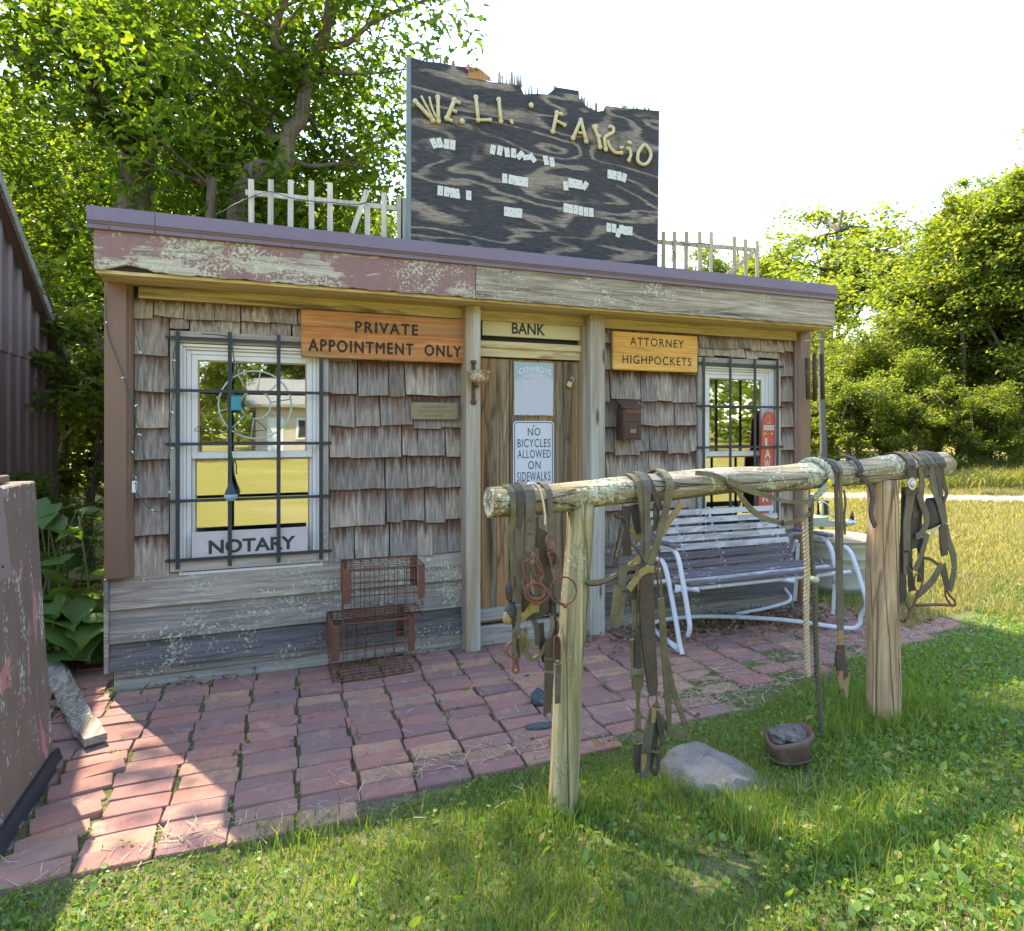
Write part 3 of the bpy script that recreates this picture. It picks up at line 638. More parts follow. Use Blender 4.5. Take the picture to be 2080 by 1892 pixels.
# NO BICYCLES enamel sign on the door
def rounded(x0, x1, z0, z1, rr, n=5):
    o = []
    for cxx, czz, a0 in ((x1 - rr, z0 + rr, -90), (x1 - rr, z1 - rr, 0), (x0 + rr, z1 - rr, 90), (x0 + rr, z0 + rr, 180)):
        for k in range(n + 1): q = math.radians(a0 + 90 * k / n); o.append((cxx + rr * math.cos(q), czz + rr * math.sin(q)))
    return o
def plate(out, y, th): return MB().slab([(x, y, z) for x, z in out], [(x, y + th, z) for x, z in out])
YD = FY + .002
r = rect('b', 1418, 1656, 879, 880, 1262, 1268, YD)
t = thing('traffic_sign', 'white enamel plate reading NO BICYCLES ALLOWED ON SIDEWALKS on the door', 'sign', ((r[0] + r[1]) / 2, YD, r[2]))
plate(rounded(*r, .030), YD, .004).build('plate', M['signwhite'], t)
o1 = rounded(r[0] + .008, r[1] - .008, r[2] + .008, r[3] - .008, .026); o2 = rounded(r[0] + .014, r[1] - .014, r[2] + .014, r[3] - .014, .021)
b = MB(); n = len(o1); b.add([(x, YD - .001, z) for x, z in o1] + [(x, YD - .001, z) for x, z in o2], [(i, (i + 1) % n, (i + 1) % n + n, i + n) for i in range(n)]); b.build('border', M['signblue'], t)
for s_, q in (('NO', (1503, 920, 1577, 966)), ('BICYCLES', (1443, 985, 1636, 1033)), ('ALLOWED', (1443, 1049, 1637, 1096)), ('ON', (1505, 1114, 1578, 1161)), ('SIDEWALKS', (1440, 1179, 1636, 1229))):
    letters(s_, *line('b', *q, YD), YD - .0012, M['signblue'], t, .006, spacing=1.12)
for yy in (908, 1240): q = P('b', 1538, yy, YD); MB().ball((q.x, YD - .001, q.z), .006, 8, 4).build('bolt', M['rust'], t)
# faded COWBOYS tin sign
r = rect('b', 1421, 1655, 523, 545, 845, 853, YD)
t = thing('tin_sign', 'faded pale blue tin sign reading COWBOYS with rusted edges on the door', 'sign', ((r[0] + r[1]) / 2, YD, r[2]))
tm = NT('faded_tin_print', .55, .3); v = tm.co('Generated'); x_, y_, z_ = tm.xyz(v); nn = tm.noise(tm.map(tm.co(), (1, 1, 1)), 9, 5, .6)
arch = tm.math('ADD', z_, tm.math('MULTIPLY', tm.math('POWER', tm.math('SUBTRACT', x_, .55), 2), .75))
cc = tm.mix(tm.ramp(tm.math('ADD', arch, tm.math('MULTIPLY', tm.math('SUBTRACT', nn, .5), .10)), STEP(.76, .86)), (.44, .45, .485), (.29, .385, .385))
ed = tm.math('MAXIMUM', tm.math('ABSOLUTE', tm.math('SUBTRACT', x_, .5)), tm.math('ABSOLUTE', tm.math('SUBTRACT', z_, .5)))
cc = tm.mix(tm.ramp(tm.math('ADD', ed, tm.math('MULTIPLY', tm.math('SUBTRACT', tm.noise(tm.co(), 40, 5, .7), .5), .07)), STEP(.478, .50)), cc, (.30, .16, .06))
cc = tm.mix(tm.ramp(tm.noise(tm.co(), 26, 4, .6), STEP(.70, .76)), cc, (.42, .33, .18))
tinm = tm.done(cc)
plate([(r[0], r[2] + .002), (r[1] - .003, r[2]), (r[1], r[3] - .004), (r[0] + .001, r[3])], YD, .003).build('plate', tinm, t)
a = line('b', 1450, 580, 1640, 615, YD); letters('COWBOYS', a[0], a[1], a[2], a[3] + .004, YD - .001, plain('faded_white_print', (.60, .62, .62), .6), t, .012, arc=.024)
gm = plain('faint_grey_print', (.40, .42, .44), .6)
for (x0, y0, x1, y1) in ((1480, 632, 1655, 629), (1510, 617, 1512, 640), (1455, 652, 1500, 630), (1455, 655, 1462, 690)):
    p0, p1 = P('b', x0, y0, YD), P('b', min(x1, 1640), y1, YD); MB().beam((p0.x, YD - .0008, p0.z), (p1.x, YD - .0008, p1.z), .001, .004).build('print_line', gm, t)
# brass plaque
YQ = FY - .030
r = rect('b', 822, 1097, 769, 774, 869, 874, YQ)
t = thing('plaque', 'small dull brass plaque screwed to the shingles beside the door', 'plaque', ((r[0] + r[1]) / 2, YQ, r[2]))
box('plate', M['brass'], t, r[0], r[1], YQ, YQ + .005, r[2], r[3], .002)
for k, (x0, x1) in enumerate(((885, 1030), (870, 1055), (905, 1015))):
    for xx in range(x0, x1, 14):
        q = P('b', xx, 798 + 25 * k, YQ); box('engraved_mark', M['brass_dark'], t, q.x, q.x + R.uniform(.006, .009), YQ - .0012, YQ - .0004, q.z - .006, q.z + .006)
for xx in (831, 1088):
    for yy in (778, 863): q = P('b', xx, yy, YQ); MB().ball((q.x, YQ, q.z), .004, 6, 4).build('screw', M['brass_dark'], t)
# red LAWYER board leaning beside the right window
YR = FY - .018
tt, tb = P('c', 1263, 876, YR), P('c', 1232, 1520, YR)
t = thing('lawyer_sign', 'tall narrow red board reading LAWYER beside the right window', 'sign', (tb.x, YR, tb.z))
w2 = .066; lean = tt.x - tb.x; H = tt.z - tb.z
def rp(sx, f, dy=0): return (tb.x + lean * f + sx * w2, YR + dy, tb.z + H * f)
out = [(-1, 0), (1, 0), (1, .925), (.62, .955), (.55, .985), (.25, 1), (-.25, 1), (-.55, .985), (-.62, .955), (-1, .925)]
MB().slab([rp(*q) for q in out], [rp(q[0], q[1], .012) for q in out]).build('board', M['red_sign'], t)
for ch, yy in zip('LAWYER', (1068, 1138, 1203, 1268, 1336, 1405)):
    f = (P('c', 1250, yy, YR).z - tb.z) / H; c0 = rp(0, f); letters(ch, c0[0] - .030, c0[0] + .030, c0[2] - .037, c0[2] + .037, YR - .0012, M['palegreen'], t, .02)
for yy in (968, 984):
    f = (P('c', 1262, yy, YR).z - tb.z) / H
    for k in range(7): c0 = rp(-.72 + k * .24, f); box('small_mark', M['palegreen'], t, c0[0] - .006, c0[0] + .006, YR - .0012, YR - .0003, c0[2] - .009, c0[2] + .009)
for sx in (-.5, .5): c0 = rp(sx, (P('c', 1262, 1013, YR).z - tb.z) / H); MB().ball((c0[0], YR - .0005, c0[2]), .014, 8, 4, (1, .1, .6)).build('ornament', M['yellow'], t)
c0 = rp(0, (P('c', 1265, 925, YR).z - tb.z) / H); MB().beam((c0[0], YR - .001, c0[2] - .02), (c0[0], YR - .001, c0[2] + .04), .002, .006).beam((c0[0] - .02, YR - .001, c0[2] - .03), (c0[0] + .02, YR - .001, c0[2] - .028), .002, .006).build('ornament', M['yellow'], t)

# ------------------------------------------------------------------ things fixed to the wall
YM = FY - .12
x0, x1 = FXu(1267.5, YM), FXu(1303, YM); zt, zb = P('s', 1285, 830, YM).z, P('s', 1285, 894, YM).z
mb = thing('mailbox', 'rusty brown wall mailbox with pitched lid on the shingles', 'mailbox', ((x0 + x1) / 2, FY, zb))
box('body', M['rust_dark'], mb, x0, x1, YM + .004, FY - .014, zb, zt, .003)
MB().hexa([(x0 - .008, YM - .006, zt + .001), (x1 + .008, YM - .006, zt + .001), (x1 + .008, FY - .016, zt + .05), (x0 - .008, FY - .016, zt + .05), (x0 - .008, YM - .006, zt + .012), (x1 + .008, YM - .006, zt + .012), (x1 + .008, FY - .016, zt + .066), (x0 - .008, FY - .016, zt + .066)]).build('lid', M['rust_dark'], mb)
h_ = zt - zb
box('letter_slot', M['rust'], mb, x0 + .014, x1 - .012, YM - .001, YM + .003, zb + h_ * .84, zb + h_ * .97)
fr = MB(); q0, q1, q2, q3 = x0 + .012, x1 - .014, zb + .02, zb + h_ * .62
fr.box(q0, q0 + .005, YM - .002, YM + .003, q2, q3).box(q1 - .005, q1, YM - .002, YM + .003, q2, q3).box(q0 + .005, q1 - .005, YM - .002, YM + .003, q3 - .005, q3).box(q0 + .005, q1 - .005, YM - .002, YM + .003, q2, q2 + .005); fr.build('panel_frame', M['rust'], mb)
box('name_plate', M['brass'], mb, (x0 + x1) / 2 - .022, (x0 + x1) / 2 + .026, YM - .003, YM + .003, zb + .05, zb + .078)
MB().tube([((x0 + x1) / 2 - .016, YM + .02, zb), ((x0 + x1) / 2 - .008, YM + .01, zb - .02), ((x0 + x1) / 2 + .010, YM + .01, zb - .02), ((x0 + x1) / 2 + .018, YM + .02, zb)], .004, 6).build('hook', M['rust_dark'], mb)
# rusty enamel cup bracket on the left door post
YP = 3.965
cu = thing('wall_cup', 'rusty white enamel cup on an iron bracket fixed to the left door post', 'cup', (FXu(972, YP), YP, P('s', 972, 777, YP).z))
cz0, cz1, ccx = P('s', 972, 777, YP - .05).z, P('s', 972, 756, YP - .05).z, FXu(971.5, YP - .06)
cup = MB().lathe((ccx, YP - .068, 0), [(.002, cz0), (.052, cz0), (.062, cz0 + .016), (.072, cz1), (.078, cz1 + .003), (.072, cz1 + .004), (.062, cz0 + .02), (.002, cz0 + .006)], 20)
enm = NT('rusted_enamel', .5, .4); vv = enm.co(); cup.build('cup', enm.done(enm.mix(enm.ramp(enm.noise(vv, 38, 5, .7, .5), STEP(.46, .56)), (.52, .50, .42), enm.mix(enm.noise(vv, 90, 3), (.18, .06, .025), (.40, .20, .06)))), cu)
zz0, zz1 = P('s', 965, 822, YP).z, P('s', 965, 730, YP).z
MB().box(ccx - .028, ccx - .003, YP - .006, YP - .0005, zz0 + .02, zz1 - .02).ball((ccx - .016, YP - .008, zz0 + .016), .020, 8, 6, (1, .5, 1)).ball((ccx - .016, YP - .008, zz1 - .02), .018, 8, 6, (1.2, .5, .8)).box(ccx - .004, ccx + .016, YP - .012, YP - .0055, cz0 - .032, cz0 - .014).build('bracket', M['rust_dark'], cu)
# padlock hung on the door
Yp = FY - .004; pz = P('s', 1156, 781, Yp); pl = thing('padlock', 'open brass and steel padlock hanging on the door', 'padlock', (pz.x, Yp, pz.z))
rm = Matrix.Rotation(math.radians(28), 3, 'Y')
b = MB().box(-.018, .018, -.008, .008, -.022, .018); b.v = [tuple(rm @ Vector(v) + Vector((pz.x, Yp - .006, pz.z))) for v in b.v]; b.build('body', plain('brass_padlock', (.48, .38, .20), .4, .5, .4), pl, .003)
b = MB().tube([(-.012, 0, .035), (-.012, 0, .046), (-.004, 0, .056), (.006, 0, .056), (.013, 0, .046), (.013, 0, .014)], .004, 6); b.v = [tuple(rm @ Vector(v) + Vector((pz.x, Yp - .006, pz.z))) for v in b.v]; b.build('shackle', M['steel'], pl)
# crack hanging wire below the padlock
# wind chime at the roof's right corner
wc = thing('wind_chime', 'wind chime of three rusty tubes hanging at the right roof corner', 'wind chime', tuple(P('c', 1530, 350, 3.93)))
YC = 3.93
MB().tube([P('c', 1530, 335, YC), P('c', 1535, 430, YC)], .0018, 5).build('cord', M['rust_dark'], wc)
MB().beam(P('c', 1475, 436, YC), P('c', 1592, 424, YC), .018, .007).build('cross_piece', M['gold_wood'], wc)
for x, y0, y1 in ((1496, 545, 800), (1541, 515, 812), (1588, 518, 800)):
    p0, p1 = P('c', x, y0, YC), P('c', x + 6, y1, YC); MB().tube([p0, p1], .0165, 10).build('chime_tube', M['rust_dark'], wc); MB().tube([P('c', x + (1535 - x) * .2, 430, YC), p0], .0012, 4).build('cord', M['rust_dark'], wc)
# fairy light wires
M['wire'] = plain('dark_green_cable', (.025, .065, .05), .5)
M['bulb'] = plain('small_clear_bulb', (.6, .63, .65), .2, .6)
def wire(name, label, pts, m=None, rr=.0028, bulbs=0, cat='cable', Y=FY - .052):
    t = thing(name, label, cat, tuple(P(*pts[0], Y)))
    q = smooth_pts([P(v, x, y, Y - R.uniform(0, .012)) for v, x, y in pts], 5)
    q = [p + Vector((R.uniform(-.003, .003), R.uniform(-.003, .003), 0)) for p in q]
    MB().tube(q, rr, 5).build('cable', m or M['wire'], t)
    for k in range(bulbs):
        p = q[int((k + .5) * len(q) / bulbs)]; MB().tube([p, p + Vector((R.uniform(-.014, .014), -.008, R.uniform(-.012, .012)))], .0042, 6).build('bulb', M['bulb'], t)
wire('light_string', 'green fairy light cable curving down from the brown corner trim', [('a', 618, 720), ('a', 622, 850), ('a', 640, 980), ('a', 690, 1100), ('a', 745, 1270), ('a', 790, 1420), ('a', 825, 1540), ('a', 842, 1680)], bulbs=3, Y=FY - .056)
wire('light_string', 'green fairy light cable looping over the shingles left of the window', [('a', 800, 960), ('a', 818, 1050), ('a', 806, 1180), ('a', 800, 1330), ('a', 790, 1480), ('e', 770, 30), ('e', 775, 100), ('e', 790, 180), ('e', 802, 290), ('e', 850, 360), ('e', 930, 405), ('e', 975, 350), ('e', 992, 250), ('e', 978, 130), ('e', 1000, 10), ('a', 985, 1500), ('a', 1000, 1400), ('a', 1020, 1250), ('a', 1012, 1100), ('a', 1040, 950)], bulbs=9)
p = P('e', 787, 255, FY - .06); tg = thing('socket_tag', 'small white plug hanging from the fairy light cable', 'plug', tuple(p)); MB().box(p.x - .012, p.x + .012, FY - .064, FY - .052, p.z - .035, p.z + .03).build('body', M['white'], tg, .003); MB().tube([(p.x, FY - .058, p.z + .03), (p.x + .008, FY - .058, p.z + .05), (p.x - .004, FY - .058, p.z + .062)], .003, 5).build('cord', M['white'], tg)
YB2 = FY - .055
wire('grille_cable', 'dark cord tied down the second iron bar of the left grille', [('a', 1180, 945), ('a', 1340, 965), ('a', 1362, 1040), ('a', 1370, 1140), ('a', 1352, 1240), ('a', 1362, 1310), ('a', 1350, 1400), ('a', 1352, 1560), ('e', 1352, 40), ('e', 1362, 120), ('e', 1372, 200)], rr=.0035, Y=YB2)
p0 = rect('a', 1352, 1412, 1312, 1306, 1398, 1392, YB2 - .01)
tb_ = thing('battery_box', 'small turquoise plastic box tied to the left window grille', 'box', (p0[0], YB2, p0[2])); box('body', plain('turquoise_plastic', (.015, .20, .24), .4, .4), tb_, p0[0], p0[1], YB2 - .018, YB2 - .004, p0[2], p0[3], .004); box('cap', M['black'], tb_, p0[0] + .008, p0[1] - .012, YB2 - .016, YB2 - .006, p0[3] + .0005, p0[3] + .008)
q = P('e', 1352, 295, YB2); td = thing('hanging_ornament', 'black teardrop ornament hanging on the left window grille', 'ornament', tuple(q))
MB().lathe((q.x, YB2 - .018, q.z), [(.001, -.042), (.022, -.040), (.036, -.022), (.034, 0), (.022, .03), (.009, .07), (.003, .12), (.001, .13)], 12).build('drop', M['black'], td)
MB().lathe((q.x, YB2 - .018, q.z), [(.023, -.042), (.0375, -.024), (.0385, -.010), (.0365, -.004)], 12).build('band', plain('grey_blue_glaze', (.20, .32, .34), .4), td)
# wire coat hanger behind the left grille
YH = FY - .02; hg = thing('coat_hanger', 'bent rusty wire coat hanger behind the left grille', 'hanger', tuple(P('W1', 480, 590, YH)))
MB().tube([P('W1', *q, YH) for q in ((470, 475), (455, 520), (480, 588), (440, 592), (330, 650), (215, 735), (208, 748), (500, 762), (765, 742), (770, 735), (690, 665), (560, 605), (480, 588))], .0022, 5).build('wire', M['rust_dark'], hg)
# wagon wheel standing inside the left window
YW2 = FY + .039; wc0 = P('W1', 685, 545, YW2); ww = thing('wagon_wheel', 'pale wire wagon wheel ornament set against the left window pane', 'wheel', (wc0.x, YW2, wc0.z - .28))
pale = plain('bleached_wire', (.42, .47, .42), .7)
def ring(c, rr, th, n=28): return [(c.x + rr * math.cos(2 * math.pi * k / n), c.y, c.z + rr * math.sin(2 * math.pi * k / n)) for k in range(n)]
MB().tube(ring(wc0, .205, 0), .0055, 6, closed=True).build('rim', pale, ww); MB().tube(ring(wc0, .085, 0), .0055, 6, closed=True).build('inner_ring', pale, ww)
for k in range(10):
    a_ = 2 * math.pi * (k + .3) / 10; MB().tube([(wc0.x + .083 * math.cos(a_), YW2, wc0.z + .083 * math.sin(a_)), (wc0.x + .203 * math.cos(a_), YW2, wc0.z + .203 * math.sin(a_))], .0035, 5).build('spoke', pale, ww)

# ------------------------------------------------------------------ billboard with bone letters and playing cards
YBB = 3.93
def mk_billboard():
    t = NT('burnt_plywood', .85, .15); v = t.co(); x, y, z = t.xyz(v)
    fine = t.noise(t.map(v, (7, 1, 60)), 2, 5, .7, .3); mid = t.noise(v, 3.2, 4, .6)
    fld = t.noise(t.map(v, (.50, 1, 2.3), (.3, 0, .2)), 1.6, 2.2, .45, .55); ct = t.math('FRACT', t.math('ADD', t.math('MULTIPLY', fld, 8.5), t.math('MULTIPLY', t.math('SUBTRACT', t.noise(t.map(v, (5, 1, 42)), 2, 5, .75), .5), .55)))
    blk = t.ramp(fine, [(.3, (.026, .026, .029)), (.6, (.062, .063, .068)), (.8, (.11, .11, .112))])
    tan = t.ramp(fine, [(.3, (.12, .095, .075)), (.55, (.25, .215, .175)), (.75, (.38, .335, .29))])
    m = t.math('MULTIPLY', t.ramp(ct, [(.52, 0), (.62, 1), (.78, 1), (.90, 0)]), t.ramp(t.noise(v, 2.6, 3, .6), STEP(.32, .45)))
    m = t.math('MULTIPLY', m, t.ramp(t.noise(t.map(v, (14, 1, 60)), 2, 4, .7), STEP(.24, .42)))
    c = t.mix(m, blk, tan)
    up = t.ramp(t.math('ADD', z, t.math('MULTIPLY', t.math('ADD', mid, t.math('MULTIPLY', x, -.09)), .8)), STEP(3.74, 4.02)); br = t.mix(fine, (.09, .065, .028), (.28, .22, .12))
    c = t.mix(t.math('MULTIPLY', up, .8), c, br)
    return t.done(c, None, t.bump(t.math('ADD', fine, m), .5, .008))
M['ply'] = mk_billboard()
M['bone'] = plain('painted_bone', (.48, .42, .24), .6, .3, 0, .2, 30, .15)
M['card'] = plain('playing_card', (.50, .51, .46), .5, .3, 0, .05, 30, .02)
bo = thing('billboard', 'torn black plywood billboard on the roof with bone letters and playing cards', 'billboard', (1.7, YBB, 2.56))
outl = [(248, 1440), (250, 205), (285, 212), (350, 232), (440, 240), (560, 262), (612, 268), (625, 300), (700, 345), (760, 362), (850, 368), (950, 385), (975, 440), (1060, 436), (1125, 440), (1180, 395), (1320, 418), (1325, 465), (1370, 520), (1440, 548), (1480, 542), (1490, 512), (1600, 525), (1700, 532), (1828, 545), (1817, 1640)]
fr = [P('d', x, y, YBB) for x, y in outl]; fr[0].z = fr[-1].z = 2.545
fr = fr[::-1]
MB().slab(fr, [p + Vector((0, .018, 0)) for p in fr]).build('board', M['ply'], bo)
for x, y0, y1, w_ in ((318, 226, 200, 4), (345, 232, 200, 4), (362, 234, 198, 8), (405, 238, 190, 6), (447, 243, 200, 6), (475, 250, 210, 7), (530, 260, 228, 14), (820, 372, 298, 14), (840, 372, 300, 5), (865, 375, 340, 6), (880, 378, 335, 4), (897, 380, 300, 12), (915, 382, 325, 6), (932, 384, 310, 7), (945, 386, 315, 6), (957, 388, 318, 6), (1005, 440, 376, 7), (1024, 438, 385, 7), (1060, 440, 388, 5), (985, 440, 400, 4), (1172, 400, 386, 14), (1335, 470, 450, 5), (1345, 480, 460, 6), (1356, 500, 455, 8), (1372, 525, 480, 8), (1390, 540, 490, 6), (1402, 545, 500, 6), (1425, 545, 495, 9), (1433, 545, 496, 5), (1595, 525, 500, 4), (1610, 527, 510, 20), (1665, 532, 515, 6), (1685, 532, 518, 8), (1735, 538, 524, 14), (1760, 540, 526, 10)):
    a_, b2 = P('d', x, y0 + 8, YBB + .009), P('d', x + R.uniform(-3, 3), y1, YBB + .009); w_ = w_ * .001
    MB().hexa([(a_.x - w_, YBB + .004, a_.z), (a_.x + w_, YBB + .004, a_.z), (a_.x + w_, YBB + .014, a_.z), (a_.x - w_, YBB + .014, a_.z), (b2.x - w_ * .5, YBB + .006, b2.z), (b2.x + w_ * .5, YBB + .006, b2.z), (b2.x + w_ * .5, YBB + .012, b2.z), (b2.x - w_ * .5, YBB + .012, b2.z)]).build('splinter', M['siding_plain'] if R.random() < .6 else M['door'], bo)
q0 = P('d', 237, 190, YBB); MB().box(q0.x, q0.x + .026, YBB - .004, YBB + .03, 2.53, q0.z).build('edge_channel', plain('weathered_zinc', (.15, .19, .18), .6, .4, .3), bo)
for pz_ in (.5, 1.3, 1.7): MB().beam((pz_ + .4, YBB + .022, 2.56), (pz_ + .4, YBB + .022, 3.3), .06, .04, (0, 1, 0)).build('back_brace', M['siding_plain'], bo); MB().beam((pz_ + .4, YBB + .05, 3.2), (pz_ + .4, YBB + .75, 2.56), .05, .04).build('stay', M['siding_plain'], bo)
def bone(view, strokes, label=None):
    b = MB()
    for st in strokes:
        w_ = st[0]; pts = [P(view, x, y, YBB - .014) for x, y in st[1]]; kn = st[2] if len(st) > 2 else 1
        pts = smooth_pts(pts, 3) if len(pts) > 2 else [pts[0], pts[0].lerp(pts[1], .33), pts[0].lerp(pts[1], .66), pts[1]]
        rs = [w_ * (1.0 if 0 < i < len(pts) - 1 else 1.05) for i in range(len(pts))]; b.tube(pts, rs, 8)
        if kn & 1: b.ball(pts[0], w_ * 1.42, 8, 6, (1, .8, 1))
        if kn & 2: b.ball(pts[-1], w_ * 1.42, 8, 6, (1, .8, 1))
    return b.build('bone_letter', M['bone'], bo)
k = .0125
bone('S1', [(k, [(160, 715), (400, 975)], 3), (k * .6, [(238, 640), (300, 760), (405, 955)], 0), (k * .6, [(350, 655), (385, 800), (450, 950)], 0), (k, [(465, 660), (475, 985)], 3)])
bone('S1', [(k * 1.1, [(690, 700), (590, 945)], 3), (k * .9, [(700, 715), (775, 738)], 0), (k * .9, [(665, 835), (725, 862)], 0), (k * .9, [(595, 955), (665, 985)], 0)])
bone('S1', [(k, [(985, 662), (1017, 968)], 3), (k * .8, [(1020, 970), (1180, 968)], 2)])
bone('S1', [(k, [(1297, 690), (1327, 985)], 3)])
bone('S1', [(k * .9, [(1465, 965), (1472, 1000), (1492, 1020)], 0)])
for x, y, s in ((797, 985, 1.5), (1740, 768, 1.5)): p = P('S1', x, y, YBB - .012); MB().ball(p, k * s, 8, 6, (1, .7, 1.05)).build('bone_stub', M['bone'], bo)
k = .0128
bone('S2', [(k, [(250, 240), (185, 545)], 3), (k * .8, [(255, 245), (318, 258)], 2), (k * .8, [(232, 362), (375, 440)], 2)])
bone('S2', [(k, [(640, 362), (515, 655)], 3), (k, [(642, 362), (730, 705)], 3), (k * .7, [(592, 562), (690, 575)], 0)])
bone('S2', [(k, [(860, 470), (925, 640), (960, 800)], 3), (k * .8, [(895, 462), (880, 500)], 1), (k * .8, [(925, 640), (960, 610)], 0), (k, [(1050, 835), (1030, 660), (1090, 605), (1165, 560), (1172, 490), (1105, 458)], 1), (k * .9, [(1075, 690), (1120, 800), (1205, 890), (1305, 895)], 2)])
bone('S2', [(k * .7, [(1300, 810), (1340, 800)], 1), (k * .9, [(1390, 835), (1430, 820), (1462, 920), (1430, 1015)], 2)])
p = P('S2', 1440, 728, YBB - .012); MB().ball(p, k * 1.4, 8, 6, (1.3, .7, .8)).build('bone_stub', M['bone'], bo)
bone('S2', [(k, [(1700, 765), (1768, 850), (1788, 950), (1740, 1050), (1665, 1088), (1592, 1050), (1570, 985), (1590, 880), (1650, 790), (1690, 762)], 0)])
cards = [(407, 750, -25), (444, 747, -20), (487, 755, 0), (525, 760, 3), (778, 790, 10), (822, 797, 8), (868, 807, -4), (908, 812, 2), (950, 825, 40), (995, 838, 75), (1027, 842, -40), (1112, 858, -12), (1151, 868, -8), (853, 971, 0), (892, 978, 4), (924, 985, 0), (955, 990, 0), (984, 995, 0), (1237, 1018, -5), (1268, 1000, 0), (1297, 1005, 2), (1326, 1010, 3), (1358, 1017, 32), (1514, 945, 3), (1543, 950, 5), (1574, 957, 7), (1604, 967, 15), (447, 1048, 3), (487, 1055, 4), (522, 1062, -8), (552, 1067, -8), (626, 1078, 2), (864, 1180, 0), (895, 1185, 3), (918, 1188, 0), (946, 1190, 3), (1238, 1157, 0), (1268, 1163, 0), (1300, 1168, 0), (1332, 1175, 0), (1365, 1182, 0), (1397, 1186, 0), (1508, 1280, 3), (1540, 1285, 3), (1568, 1315, 15), (1588, 1292, -5), (1615, 1300, 0), (1643, 1302, 3)]
for i, (x, y, an) in enumerate(cards):
    p = P('d', x, y, YBB); q = math.radians(-an + R.uniform(-2, 2)); ca, sa = math.cos(q), math.sin(q); y0 = YBB - .0035 - .0006 * (i % 3)
    cr = [(p.x + a_ * ca - b2 * sa, p.z + a_ * sa + b2 * ca) for a_, b2 in ((-.0175, -.031), (.0175, -.031), (.0175, .031), (-.0175, .031))]
    cd = MB().slab([(a_, y0, b2) for a_, b2 in cr], [(a_, y0 + .003, b2) for a_, b2 in cr]).build('playing_card', M['card'], bo)
    MB().ball((p.x + R.uniform(-.006, .006), y0 - .0002, p.z + R.uniform(-.012, .012)), .0034, 6, 4, (1, .3, 1.2)).build('pip', M['ink'], cd)
# little plank shrine with greenery at the torn edge
q = P('d', 690, 330, YBB - .005)
MB().slab([P('d', x, y, YBB - .006) for x, y in ((770, 360), (760, 330), (700, 280), (628, 262), (622, 335))], [P('d', x, y, YBB + .01) for x, y in ((770, 360), (760, 330), (700, 280), (628, 262), (622, 335))]).build('patch_board', M['door'], bo)
gb = MB()
for k in range(26):
    p = P('d', R.uniform(632, 690), R.uniform(245, 300), YBB - .012); s = R.uniform(.006, .012); d = Vector((R.uniform(-1, 1), -.4, R.uniform(-1, 1))).normalized() * s; e = Vector((d.z, 0, -d.x)); gb.add([p - d, p + e * .6, p + d, p - e * .6], [(0, 1, 2, 3)])
o = gb.build('ivy_sprig', M['shrub_leaf'], bo); o['kind'] = 'stuff'
fb = MB()
for k in range(5): p = P('d', R.uniform(612, 628), R.uniform(250, 290), YBB - .012); fb.ball(p, .008, 6, 4)
o = fb.build('pink_blossom', M['flower'], bo); o['kind'] = 'stuff'

# ------------------------------------------------------------------ picket fences on the roof
M['picket'] = wood('grey_picket', 'z', (.22, .20, .165), (.36, .335, .29), (.50, .475, .42), vary=.3, bump=.2)
M['picket_brown'] = wood('tan_picket', 'z', (.16, .13, .085), (.27, .225, .155), (.38, .325, .24), vary=.3, bump=.2)
def roof_fence(label, view, xs, tops, railpts, diag, m, Y):
    f = thing('picket_fence', label, 'fence', (P(view, xs[0], tops[0], Y).x, Y, 2.55), 'pickets along the roof edge')
    for x, tp in zip(xs, tops):
        p = P(view, x, tp, Y); d_ = R.uniform(-.006, .006); MB().hexa([(p.x - .016 + d_, Y - .009, 2.53), (p.x + .016 + d_, Y - .009, 2.53), (p.x + .016 + d_, Y, 2.53), (p.x - .016 + d_, Y, 2.53), (p.x - .016, Y - .009, p.z), (p.x + .016, Y - .009, p.z), (p.x + .016, Y, p.z), (p.x - .016, Y, p.z)]).build('picket', m, f)
    a_, b2 = P(view, *railpts[0], Y + .011), P(view, *railpts[1], Y + .011); MB().beam(a_, b2, .018, .030).build('rail', m, f)
    a_, b2 = P(view, *diag[0], Y - .016), P(view, *diag[1], Y - .016); MB().beam(a_, b2, .010, .032, (1, 0, .2)).build('brace', m, f)
    return f
roof_fence('grey picket fence on the roof left of the billboard with one slanting picket', 'n', [110, 258, 406, 558, 697, 975, 1100, 1216, 1245], [1340, 1342, 1345, 1350, 1365, 1520, 1440, 1468, 1480], ((68, 1435), (1262, 1562)), ((860, 1740), (975, 1420)), M['picket'], 4.02)
roof_fence('brown picket fence on the roof right of the billboard', 'o', [122, 179, 241, 311, 371, 493, 551, 612], [572, 573, 573, 573, 574, 598, 612, 620], ((90, 624), (622, 668)), ((448, 808), (598, 676)), M['picket_brown'], 4.02)
wire('roof_cable', 'thin green cable strung along the left roof pickets', [('n', -150, 1600), ('n', 60, 1490), ('n', 240, 1430), ('n', 400, 1475), ('n', 560, 1500), ('n', 700, 1510), ('n', 880, 1525), ('n', 990, 1505)], rr=.003, Y=4.0)
wire('roof_cable', 'dark cable tangled on the right roof pickets', [('o', 150, 650), ('o', 140, 690), ('o', 165, 720), ('o', 150, 740), ('o', 185, 700), ('o', 165, 650), ('o', 200, 615), ('o', 250, 640), ('o', 300, 632), ('o', 370, 640)], rr=.003, Y=4.0)
